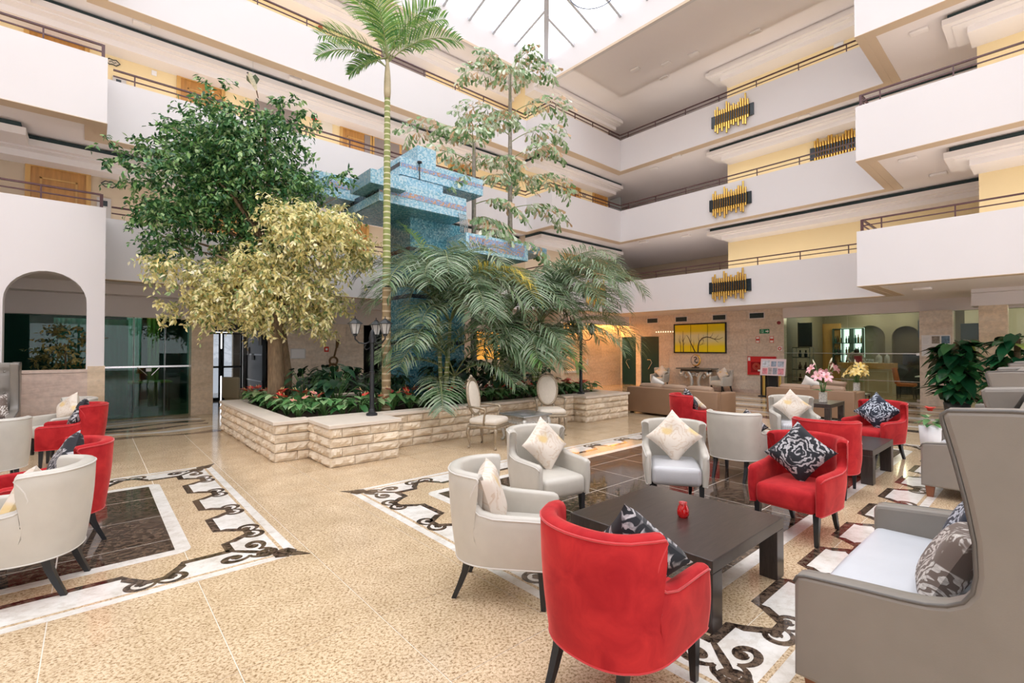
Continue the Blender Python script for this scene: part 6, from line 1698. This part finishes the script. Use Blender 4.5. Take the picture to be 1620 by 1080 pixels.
# ceiling downlights; the bar ones are added fill to reveal the room
def lamp(x, y, z, power, col, r=0.06, label=None, name='downlight'):
    t = thing(name, label, 'lamp', (x,y,z))
    MB().lathe([(r*0.8,0.0),(r,0.0),(r,0.03),(r*0.8,0.03)], 14).build('trim_ring', STEEL, t)
    MB().lathe([(0,-0.002),(r*0.75,0.0),(0,0.01)], 12).build('bulb', mat('bulb_%s' % name, col, 0.5, emit=col, estr=3.0), t)
    L = bpy.data.lights.new('light', 'POINT'); L.energy = power; L.color = col; L.shadow_soft_size = 0.12
    o = bpy.data.objects.new('light', L); COL.objects.link(o); o.parent = t; o.location = (0,0,-0.12)
for k, (x, y) in enumerate(((20.0,4.4),(21.7,3.65),(21.7,4.7),(19.4,2.4),(19.6,0.4),(20.5,5.6))):
    lamp(x, y, 2.93, 16, (1.0,0.86,0.64), 0.06, 'added fill downlight in the bar ceiling, %s' % ('over the counter','before the right niche','before the left niche','over the small table','far right beyond the pillar','by the bottle shelf')[k])
struct(MB().box(18.2,-9,2.96,23.8,6.3,3.0).build('ceiling_bar', WHITE))
struct(MB().box(20.9,-9,0,21.0,1.9,2.95).build('wall_bar_right', mat('cream_wall', (0.72,0.66,0.56), 0.6)))

# ---- flowers --------------------------------------------------------------------------
def lily_vase(x, y, z, petal, label, seed, n, h, vase_h=0.20):
    t = thing('lily_vase', label, 'flowers', (x,y,z)); r_ = random.Random(seed)
    MB().rbox(-0.06,-0.06,0,0.06,0.06,vase_h,0.008,1).build('vase', mat('pebbled_glass', (0.66,0.62,0.55), 0.25, var=0.4, vscale=40), t)
    stem = MB(); lf = MB()
    for k in range(n):
        a = 2*PI*k/n + r_.uniform(-0.3,0.3); rad = r_.uniform(0.08,0.24); hh = vase_h + h*r_.uniform(0.45,1.0)
        p = Vector((rad*math.cos(a), rad*math.sin(a), hh)); stem.tube([(0,0,0.05),(p.x*0.35,p.y*0.35,vase_h+(hh-vase_h)*0.5),p], 0.006, 5)
        f = MB(); ax = Vector((math.cos(a)*0.8, math.sin(a)*0.8, 0.5)).normalized(); u = ax.orthogonal().normalized(); v = ax.cross(u)
        for q in range(6):
            b = 2*PI*q/6; d = u*math.cos(b)+v*math.sin(b); sd = ax.cross(d)
            pts = [(0.0,0.012,0.0),(0.05,0.032,0.035),(0.10,0.03,0.045),(0.14,0.0,0.025)]
            rows = [(p + d*L + ax*zz + sd*w, p + d*L + ax*zz - sd*w) for L, w, zz in pts]
            for (a0,b0),(a1,b1) in zip(rows[:-1], rows[1:]): f.add([tuple(a0),tuple(b0),tuple(b1),tuple(a1)], [(0,1,2,3)])
        fo = f.build('bloom', petal, t, True)
        sm = MB()
        for q in range(4): b = PI/2*q; sm.tube([p, p+ax*0.06+(u*math.cos(b)+v*math.sin(b))*0.02], 0.003, 4)
        sm.build('stamen', SPAD, fo)
    for k in range(3):
        a = r_.uniform(0,6.28); p = Vector((0.12*math.cos(a),0.12*math.sin(a),vase_h+h*r_.uniform(0.8,1.15)))
        stem.tube([(0,0,0.05),(p.x*0.4,p.y*0.4,vase_h+h*0.4),p], 0.005, 5)
        MB().tube([p, p+Vector((0.03*math.cos(a),0.03*math.sin(a),0.06)), p+Vector((0.05*math.cos(a),0.05*math.sin(a),0.12))], [0.008,0.018,0.004], 6).build('bud', mat('lily_bud', (0.72,0.68,0.50), 0.5), t, True)
    for k in range(6):
        a = 2*PI*k/6; heart(lf, (0.05*math.cos(a),0.05*math.sin(a),vase_h+0.03), (math.cos(a),math.sin(a),0.2), (0,0,1), 0.16, 0.07)
    stem.build('stems', GST, t, True); lf.build('leaves', ANTH, t, True)
PINK = mat('pink_petal', (0.80,0.28,0.36), 0.5, col2=(0.88,0.66,0.66), vscale=18); YEL = mat('yellow_petal', (0.90,0.62,0.10), 0.5, col2=(0.92,0.78,0.42), vscale=14)
lily_vase(11.0,3.08,0.531, PINK, 'pink lilies in a pebbled glass vase on the dark table', 4, 6, 0.52)
lily_vase(14.2,3.25,0.501, YEL, 'yellow lilies in a slim glass vase before the bar glass', 8, 11, 0.40, 0.26)
s = thing('side_table', 'small dark side table under the yellow lilies', 'table', (14.2,3.25,0)); MB().rbox(-0.25,-0.25,0.46,0.25,0.25,0.50,0.006,1).build('table_top', TW, s)
for sx in (-1,1):
    for sy in (-1,1): MB().box(sx*0.21-0.02,sy*0.21-0.02,0,sx*0.21+0.02,sy*0.21+0.02,0.46).build('leg', TW, s)

# ---- big leaf plants at right ------------------------------------------------------------
def pole_plant(x, y, h, label, seed, n=70, W=0.42, L=0.30):
    t = thing('climbing_plant', label, 'plant', (x,y,0), 0, 'climbing plants by the right pillars')
    MB().lathe([(0,0),(0.20,0),(0.24,0.36),(0.22,0.36),(0.20,0.32),(0,0.32)], 20).build('pot', mat('dark_pot', (0.05,0.05,0.05), 0.4), t, True)
    MB().tube([(0,0,0.3),(0,0,h)], 0.05, 8).build('moss_pole', BARK, t, True)
    lf = MB(); r_ = random.Random(seed)
    for k in range(n):
        a = r_.uniform(0,2*PI); z = 0.45+(h-0.4)*r_.random(); rad = W*r_.uniform(0.35,1.0)*(1-0.25*z/h)
        heart(lf, (rad*math.cos(a),rad*math.sin(a),z), (math.cos(a),math.sin(a),r_.uniform(-0.9,0.1)), (math.cos(a)*0.4,math.sin(a)*0.4,1), L*r_.uniform(0.7,1.25), L*0.75)
    lf.build('leaves', leaf_material('pothos_leaf_%d' % seed, [(0,(0.006,0.05,0.022)),(0.6,(0.02,0.12,0.045)),(0.92,(0.06,0.22,0.07)),(1,(0.35,0.42,0.08))], 0.2, 0.12), t, True)
pole_plant(14.9, 1.50, 1.75, 'tall glossy dark green plant by the stone pillar', 3, 150, 0.46, 0.36)
pole_plant(13.9, 0.50, 1.80, 'glossy dark green plant at the right picture edge', 4, 120, 0.45, 0.34)
t = thing('flower_pot', 'small potted plant with red flowers behind the second settee', 'plant', (9.6,1.27,0))
MB().lathe([(0,0),(0.11,0),(0.14,0.42),(0.12,0.42),(0,0.40)], 16).build('pot', PAPER, t, True)
lf = MB(); r_ = random.Random(9)
for k in range(16):
    a = r_.uniform(0,6.28); heart(lf, (0.09*math.cos(a),0.09*math.sin(a),0.45+0.16*r_.random()), (math.cos(a),math.sin(a),r_.uniform(-0.5,0.5)), (0,0,1), 0.13, 0.09)
lf.build('leaves', ANTH, t, True)
fl2 = MB()
for k in range(8):
    a = 2*PI*k/8; heart(fl2, (0.015*math.cos(a),0.015*math.sin(a),0.66+0.01*(k%2)), (math.cos(a),math.sin(a),0.9), (-math.cos(a)*0.6,-math.sin(a)*0.6,1), 0.09, 0.07)
fl2.build('flower', FLR, t, True)

# ---- reception and centre back ---------------------------------------------------------
s = thing('reception_desk', 'stone reception desk shelf behind the planter palms', 'desk', (13.9,12.2,0))
MB().box(-0.9,-0.3,0.70,0.45,0.35,0.78).build('counter_top', COPE, s); MB().box(-0.85,-0.2,0,0.25,0.3,0.70).build('body', STONEW, s)
lily_vase(14.15,12.15,0.781, mat('peach_petal', (0.85,0.40,0.28), 0.5, col2=(0.85,0.66,0.45), vscale=18), 'peach and red flower arrangement on the reception desk', 12, 9, 0.42, 0.10)
solo('desk_screen', 'pale rounded panel beside the reception flowers', 'screen', MB().rbox(-0.02,-0.13,0,0.02,0.13,0.24,0.05,3), mat('pale_panel', (0.62,0.60,0.60), 0.4), (14.95,12.5,0.95), 40)
solo('wall_shelf', 'small bracket holding the pale panel by the reception', 'shelf', MB().box(-0.06,-0.12,0,0.06,0.5,0.03), COPE, (14.95,12.5,0.918))
struct(MB().box(12.2,11.3,0,12.35,13.0,3.0).build('wall_reception_side', STONEW))
OR = mat('orange_panel', (0.75,0.36,0.06), 0.5, emit=(1.0,0.45,0.07), estr=0.55)
s = thing('glowing_panel', 'glowing orange wall panel with a dark scroll emblem behind the palms', 'panel', (9.75,12.3,0))
MB().rbox(-0.42,0,1.25,0.52,0.06,2.15,0.02,2).build('panel', OR, s)
em = MB().tube([(-0.12,-0.01,1.80),(-0.14,-0.01,1.66),(-0.08,-0.01,1.52),(0.0,-0.01,1.44)], 0.022, 6)
for (x, z) in ((-0.1,1.86),(0.1,1.86),(0.1,1.77),(0.02,1.70)): em.lathe([(0,-0.03),(0.03,0),(0,0.03)], 8, (x,-0.01,z))
em.build('emblem', BLACK, s, True)
MB().box(-0.5,0,0,0.6,0.4,1.25).build('plinth', STONEW, s)
for k, x in enumerate((13.6,14.6,15.6,16.6,17.4)):
    lamp(x, 12.78, 2.985, 30, (1.0,0.52,0.14), 0.06, 'warm downlight over the reception wall, number %s from the left' % ('one','two','three','four','five')[k], 'warm_downlight')
sl = thing('fairy_lights', 'short string of tiny warm bulbs on the stone wall left of the triptych', 'lights', (XW-0.01,10.75,2.30))
MB().tube([(0,-0.40,0.02),(0,-0.1,0),(0,0.2,0.01),(0,0.45,0)], 0.003, 4).build('wire', BLACK, sl)
for k in range(8): MB().lathe([(0,-0.03),(0.012,-0.01),(0.012,0.01),(0,0.03)], 6, (-0.01,-0.36+0.11*k,0.0)).build('bulb', mat('fairy_bulb', (1,0.8,0.5), 0.5, emit=(1,0.75,0.45), estr=3.0), sl)

# ---- left stone wall: notices, guitar sculpture, seats ----------------------------------------
s = thing('framed_notice', 'white framed notice on the left stone wall', 'notice', (4.33,13.962,1.46)); MB().box(-0.2,-0.015,-0.14,0.2,0,0.14).build('frame', mat('notice_frame', (0.6,0.6,0.62), 0.4), s); MB().box(-0.175,-0.018,-0.12,0.175,-0.0151,0.12).build('sheet', PAPER, s)
s = thing('fire_notice', 'small red and white fire sign beside the guitar sculpture', 'sign', (5.12,13.962,1.58)); MB().box(-0.065,-0.01,-0.075,0.065,0,0.075).build('plate', SRD, s); MB().box(-0.03,-0.013,-0.03,0.03,-0.0101,0.03).build('symbol', SWH, s)
s = thing('guitar_sculpture', 'slender metal guitar sculpture standing by the left stone wall', 'sculpture', (5.15,13.55,0))
BRZ = mat('bronze', (0.16,0.10,0.05), 0.4, metal=0.7)
gs = MB().tube([(0.14*math.cos(a*PI/9),0,1.02+0.15*math.sin(a*PI/9)) for a in range(19)], 0.035, 6); gs.tube([(0.02+0.11*math.cos(a*PI/9),0,1.25+0.11*math.sin(a*PI/9)) for a in range(19)], 0.03, 6); gs.tube([(0.12*math.cos(a*PI/9),0,0.80+0.12*math.sin(a*PI/9)) for a in range(19)], 0.03, 6)
gs.build('body', BRZ, s, True); MB().tube([(0.03,0,1.34),(0.11,0,1.66)], 0.028, 6).build('neck', BRZ, s, True); MB().hexa([(0.08,-0.02,1.64),(0.14,-0.02,1.62),(0.14,0.02,1.62),(0.08,0.02,1.64)],[(0.09,-0.02,1.86),(0.19,-0.02,1.84),(0.19,0.02,1.84),(0.09,0.02,1.86)]).build('head', BRZ, s)
MB().tube([(0,0,0.70),(0,0,0.02)], 0.02, 6).lathe([(0,0),(0.2,0),(0.18,0.03),(0,0.03)], 16).build('stand', BLACK, s)
DKL = mat('black_leather', (0.012,0.016,0.018), 0.35); OLV = mat('olive_fabric', (0.20,0.165,0.10), 0.7)
def club_chair(x, y, rz, m, label):
    s = thing('club_chair', label, 'armchair', (x,y,0), rz); MB().rbox(-0.36,-0.34,0.12,0.36,0.34,0.42,0.05,2).build('seat', m, s, 40); MB().rbox(-0.40,-0.42,0.12,0.40,-0.24,0.86,0.07,3).build('backrest', m, s, 40)
    for sx in (-1,1): MB().rbox(sx*0.40-0.08,-0.36,0.12,sx*0.40+0.08,0.34,0.62,0.06,3).build('arm', m, s, 40)
    for sx in (-1,1):
        for yy in (-0.32,0.30): MB().box(sx*0.34-0.02,yy-0.02,0,sx*0.34+0.02,yy+0.02,0.13).build('leg', BLACK, s)
club_chair(4.5,12.6,R(170),DKL,'black leather club chair behind the planter, left of the guitar sculpture'); club_chair(5.75,12.6,R(190),DKL,'black leather club chair behind the planter, right of the guitar sculpture')
s = thing('waiting_chair', 'olive upholstered chair between the pillar and the planter', 'chair', (2.75,13.2,0), R(-60))
MB().rbox(-0.26,-0.24,0.34,0.26,0.28,0.60,0.04,2).build('seat', OLV, s, 40); MB().rbox(-0.26,-0.30,0.40,0.26,-0.22,0.92,0.04,2).build('backrest', OLV, s, 40)
for sx in (-1,1):
    for yy in (-0.24,0.24): MB().tube([(sx*0.22,yy,0.36),(sx*0.23,yy*1.08,0)], [0.022,0.014], 6).build('leg', BLACK, s)
# vestibule: dark board wall, glazed door
s = struct(bpy.data.objects.new('door_3', None)); COL.objects.link(s)
for (a,b) in ((2.45,3.02),(3.06,3.62)):
    f = MB()
    for (x0,x1,z0,z1) in ((a,b,0,0.08),(a,b,2.05,2.1),(a,a+0.05,0.08,2.05),(b-0.05,b,0.08,2.05),(a,b,1.0,1.06)): f.box(x0,17.14,z0,x1,17.19,z1)
    f.build('frame', BLACK, s); MB().box(a+0.05,17.16,0.08,b-0.05,17.17,2.05).build('pane', glass('smoked_glass', (0.40,0.42,0.44), 0.05), s)
MB().tube([(3.04,17.1,0.75),(3.04,17.1,1.6)], 0.03, 8).build('pull_handle', STEEL, s)
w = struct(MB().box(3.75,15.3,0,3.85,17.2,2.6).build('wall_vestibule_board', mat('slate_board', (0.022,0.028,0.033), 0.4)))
for (z0,z1) in ((1.40,1.44),(2.28,2.31),(0.62,0.65)): MB().box(3.73,15.3,z0,3.75,17.2,z1).build('metal_strip', GREY, w)
for (y,z,h_) in ((16.9,1.40,0.25),(16.3,1.25,0.2),(15.5,1.7,0.3)): MB().box(3.725,y-0.12,z,3.735,y+0.12,z+h_).build('pinned_sheet', PAPER, w)

# ---- restaurant behind the teal glass --------------------------------------------------------
CURT = mat('white_curtain', (0.55,0.62,0.58), 0.8, trans=0.0); CURG = mat('green_curtain', (0.10,0.30,0.16), 0.8); CURY = mat('olive_curtain', (0.40,0.36,0.06), 0.8)
def curtain(x0, x1, y, z0, z1, m, label, wav=0.06, gather=0.0):
    n = max(12, int((x1-x0)*26)); mb = MB(); vs = []; fs = []
    for i in range(n+1):
        for j in range(5):
            f = j/4; x = x0+(x1-x0)*i/n; x = x + gather*(1-f)*((x0+x1)/2-x)
            vs.append((x, y+wav*math.sin(i*1.55)*(0.7+0.3*f), z0+(z1-z0)*f))
    for i in range(n):
        for j in range(4): a = i*5+j; fs.append((a,a+5,a+6,a+1))
    mb.add(vs, fs); o = mb.build('curtain', m, None, True); md = o.modifiers.new('thick', 'SOLIDIFY'); md.thickness = 0.006
    return tag(o, label, 'curtain', 'restaurant curtains')
curtain(-0.62,0.10,14.5,0.03,2.28,CURT,'pale curtain behind the arch window')
curtain(0.14,0.66,14.55,0.03,2.28,CURG,'green curtain behind the left glass pane')
curtain(0.70,1.05,16.4,0.03,2.9,CURT,'white curtain in the middle of the restaurant glass',0.05,0.4)
curtain(1.12,1.42,16.2,0.03,2.9,CURY,'olive curtain deep in the restaurant',0.05,0.3)
s = thing('laid_table', 'restaurant table with an olive cloth behind the glass door', 'table', (1.15,15.6,0)); MB().rbox(-0.45,-0.4,0.72,0.45,0.4,0.76,0.01,1).build('cloth', mat('olive_cloth', (0.30,0.32,0.04), 0.7), s); 
for sx in (-1,1):
    for sy in (-1,1): MB().box(sx*0.38-0.02,sy*0.34-0.02,0,sx*0.38+0.02,sy*0.34+0.02,0.72).build('leg', BLACK, s)
solo('orange_lampshade', 'small orange lamp on the restaurant table', 'lamp', MB().lathe([(0,0),(0.05,0),(0.05,0.02),(0.01,0.03),(0.01,0.2),(0.08,0.2),(0.06,0.36),(0,0.36)], 14), mat('orange_shade', (0.75,0.22,0.04), 0.6), (0.95,15.6,0.761), True)
lamp(0.45, 15.2, 2.93, 14, (0.9,1.0,0.85), 0.06, 'added fill downlight in the restaurant ceiling by the curtains', 'restaurant_fill_lamp')  # this and the next lamp are added to brighten the restaurant
lamp(-1.2, 15.0, 2.93, 8, (0.9,1.0,0.85), 0.06, 'added fill downlight in the restaurant ceiling behind the arch', 'restaurant_fill_lamp')
t = thing('olive_shrub', 'potted shrub with yellowish leaves behind the arch', 'plant', (-0.40,13.1,0))
MB().lathe([(0,0),(0.2,0),(0.24,0.45),(0.2,0.45),(0,0.42)], 16).build('pot', mat('dark_pot', (0.05,0.05,0.05), 0.4), t, True)
MB().tube([(0,0,0.4),(0.03,0,1.0),(0,0,1.7)], [0.03,0.025,0.012], 6).build('stem', BARK, t, True)
me = crown([(-0.3,1.35,0.28,0),(0.15,1.30,0.34,0),(-0.1,1.65,0.36,0),(0.2,1.75,0.3,0),(-0.25,1.05,0.3,0),(0.25,1.0,0.3,0),(0.0,2.0,0.25,0)], (0,0), 130, 0.10, 0.045, 0.4, 31, 'foliage', 9)
tag(obj('foliage', me, leaf_material('olive_leaf', [(0,(0.08,0.09,0.03)),(0.5,(0.24,0.20,0.06)),(1,(0.45,0.34,0.10))], 0.5, 0.2), t), kind='stuff')

# ---- upper corridor doors and wall bits ----------------------------------------------------------
dn = 4
def room_door(x, y, z, w=0.86, h=2.12, m=WOOD, fm=WOODF):
    global dn
    d = struct(bpy.data.objects.new('door_%d' % dn, None)); COL.objects.link(d); dn += 1; d.location = (x, y, z)
    f = MB()
    for (a,b,c,e) in ((-w/2-0.08,-w/2,0,h+0.08),(w/2,w/2+0.08,0,h+0.08),(-w/2,w/2,h,h+0.08)): f.box(a,-0.04,c,b,0.0,e)
    f.build('frame', fm, d); MB().box(-w/2,-0.012,0,w/2,0,h).build('panel', m, d)
    for (z0,z1) in ((0.25,0.95),(1.10,h-0.2)): 
        q = MB()
        for (a,b,c,e) in ((-w/2+0.14,w/2-0.14,z0,z0+0.03),(-w/2+0.14,w/2-0.14,z1-0.03,z1),(-w/2+0.14,-w/2+0.17,z0,z1),(w/2-0.17,w/2-0.14,z0,z1)): q.box(a,-0.024,c,b,-0.012,e)
        q.build('moulding', fm, d)
    MB().tube([(w/2-0.08,-0.03,1.0),(w/2-0.08,-0.06,1.0),(w/2-0.2,-0.06,1.0)], 0.01, 6).build('lever', STEEL, d)
F1, F2, F3 = ZS[0]+0.28, ZS[1]+0.28, ZS[2]+0.28
for x in (-0.55, 2.6, 5.9, 9.9): room_door(x, 13.998, F1)
for x in (2.0, 6.0, 9.85): room_door(x, 13.998, F2)
for x in (-0.6, 7.0): room_door(x, 13.998, F2)
for x in (14.6, 16.4): room_door(x, 12.898, F1); room_door(x, 12.898, F2)
for k, (x, y, z, lb) in enumerate(((0.26,13.996,5.28,'near the left door of the first gallery'),(0.30,13.996,8.06,'at the left edge of the second gallery'),(15.35,12.896,5.2,'beside the corner door of the first gallery'),(15.35,12.896,8.0,'beside the corner door of the second gallery'),(11.2,13.996,8.0,'behind the fishtail palm'))):
    pl = thing('number_plaque', 'small black-edged room plaque ' + lb, 'plaque', (x,y,z), 0, 'room plaques')
    hx = [(-0.13,0.0),(-0.06,0.065),(0.0,0.05),(0.06,0.065),(0.13,0.0),(0.06,-0.065),(0.0,-0.05),(-0.06,-0.065)]
    MB().prism(hx, -0.012, 0.0, 'y').build('plate', mat('plaque_cream', (0.66,0.58,0.45), 0.5), pl)
    MB().tube([(p[0],-0.014,p[1]) for p in hx+hx[:2]], 0.012, 5, False).build('rim', BLACK, pl)
    MB().tube([(-0.06,-0.016,-0.01),(-0.02,-0.016,0.02),(0.02,-0.016,-0.02),(0.06,-0.016,0.01)], 0.007, 5).build('scroll', BLACK, pl)
s = thing('switch_panel', 'grey control box on the first gallery wall by the near balcony end', 'panel', (0.18,13.996,4.55)); MB().box(-0.12,-0.05,-0.25,0.12,0,0.40).build('housing', mat('grey_box', (0.55,0.52,0.50), 0.5), s); MB().box(-0.03,-0.055,0.22,0.06,-0.05,0.34).build('display', NAVYP, s)
s = thing('switch_panel', 'grey control box on the second gallery wall by the near balcony end', 'panel', (0.42,13.996,7.35)); MB().box(-0.12,-0.05,-0.25,0.12,0,0.40).build('housing', mat('grey_box', (0.55,0.52,0.50), 0.5), s); MB().box(-0.06,-0.055,0.22,0.03,-0.05,0.34).build('display', NAVYP, s)
solo('alarm_bell', 'round red alarm bell on the second gallery wall above the ficus', 'alarm', MB().lathe([(0,0),(0.07,0),(0.07,0.03),(0.04,0.05),(0,0.055)], 16).xf(Matrix.Rotation(R(90),4,'X')), RED, (4.74,13.998,8.2), 40)
solo('alarm_bell', 'round red alarm bell on the top gallery wall beside the palm head', 'alarm', MB().lathe([(0,0),(0.07,0),(0.07,0.03),(0.04,0.05),(0,0.055)], 16).xf(Matrix.Rotation(R(90),4,'X')), RED, (4.9,13.998,10.9), 40)
solo('wall_board', 'pale square board on the second gallery wall above the ficus', 'board', MB().box(-0.16,-0.02,-0.2,0.16,0,0.2), mat('pale_board', (0.78,0.72,0.62), 0.6), (5.1,13.998,8.05))
solo('emergency_light', 'small white emergency light on the second gallery wall at left', 'light', MB().rbox(-0.05,-0.03,-0.06,0.05,0,0.06,0.01,1), PAPER, (1.05,13.998,8.1))
solo('emergency_light', 'small white emergency light on the top right corridor wall', 'light', MB().rbox(-0.04,-0.13,-0.05,0,0.13,0.05,0.01,1), PAPER, (17.198,4.3,10.95))
for k, (x0, x1, z, zh) in enumerate(((6.25,7.8,F2,2.35),(6.8,8.4,F3,2.35),(3.2,4.3,F2,2.35))):
    struct(MB().box(x0,13.96,z,x1,14.0,z+zh).build('door_%d' % dn, mat('taupe_panel', (0.30,0.25,0.23), 0.7))); dn += 1
# glazed cupboard in the corner corridor
for z in (F1, F2):
    struct(MB().box(16.92,12.2,z+0.2,16.97,12.85,z+2.0).build('door_%d' % dn, mat('grey_glass', (0.20,0.22,0.23), 0.2))); dn += 1

# ---- skylight mobile, bird -----------------------------------------------------------------
t = thing('ring_mobile', 'thin dark wire ring with spokes hanging under the skylight', 'mobile', (10.0,8.1,11.15))
rg = MB().tube([(0.62*math.cos(a*PI/16),0.62*math.sin(a*PI/16),0) for a in range(33)], 0.012, 6); rg.build('ring', mat('wire_blue', (0.10,0.13,0.22), 0.5), t, True)
sp_ = MB()
for k in range(8): sp_.tube([(0,0,0.10),(0.62*math.cos(k*PI/4),0.62*math.sin(k*PI/4),0)], 0.006, 5)
sp_.build('spokes', mat('wire_blue', (0.10,0.13,0.22), 0.5), t); MB().tube([(0,0,0.10),(0,0,1.6)], 0.004, 4).build('hanging_wire', GREY, t)
t = thing('hanging_bird', 'small painted bird ornament hanging above the ficus crown', 'ornament', (2.88,12.8,8.10), R(40))
MB().tube([(-0.16,0,0.10),(-0.10,0,0.09),(0.0,0,0.0),(0.08,0,-0.10),(0.13,0,-0.17)], [0.02,0.055,0.07,0.045,0.015], 10).build('body', mat('bird_cream', (0.68,0.64,0.48), 0.5, var=0.3, vscale=20), t, True)
MB().tube([(0.13,0,-0.16),(0.2,0,-0.32)], [0.018,0.012], 6).build('tail', mat('bird_brown', (0.14,0.08,0.05), 0.6), t, True)
for sy in (-1,1): MB().hexa([(-0.08,sy*0.05,0.05),(0.06,sy*0.06,-0.06),(0.05,sy*0.08,-0.05),(-0.09,sy*0.07,0.06)],[(-0.06,sy*0.10,0.10),(0.02,sy*0.16,0.02),(0.01,sy*0.17,0.03),(-0.07,sy*0.12,0.11)]).build('wing', mat('bird_green', (0.10,0.14,0.08), 0.5), t)
MB().tube([(-0.17,0,0.10),(-0.22,0,0.07)], [0.018,0.004], 6).build('beak', BLACK, t)
MB().tube([(0,0,0.05),(0,0,0.505)], 0.003, 4).build('cord', GREY, t)
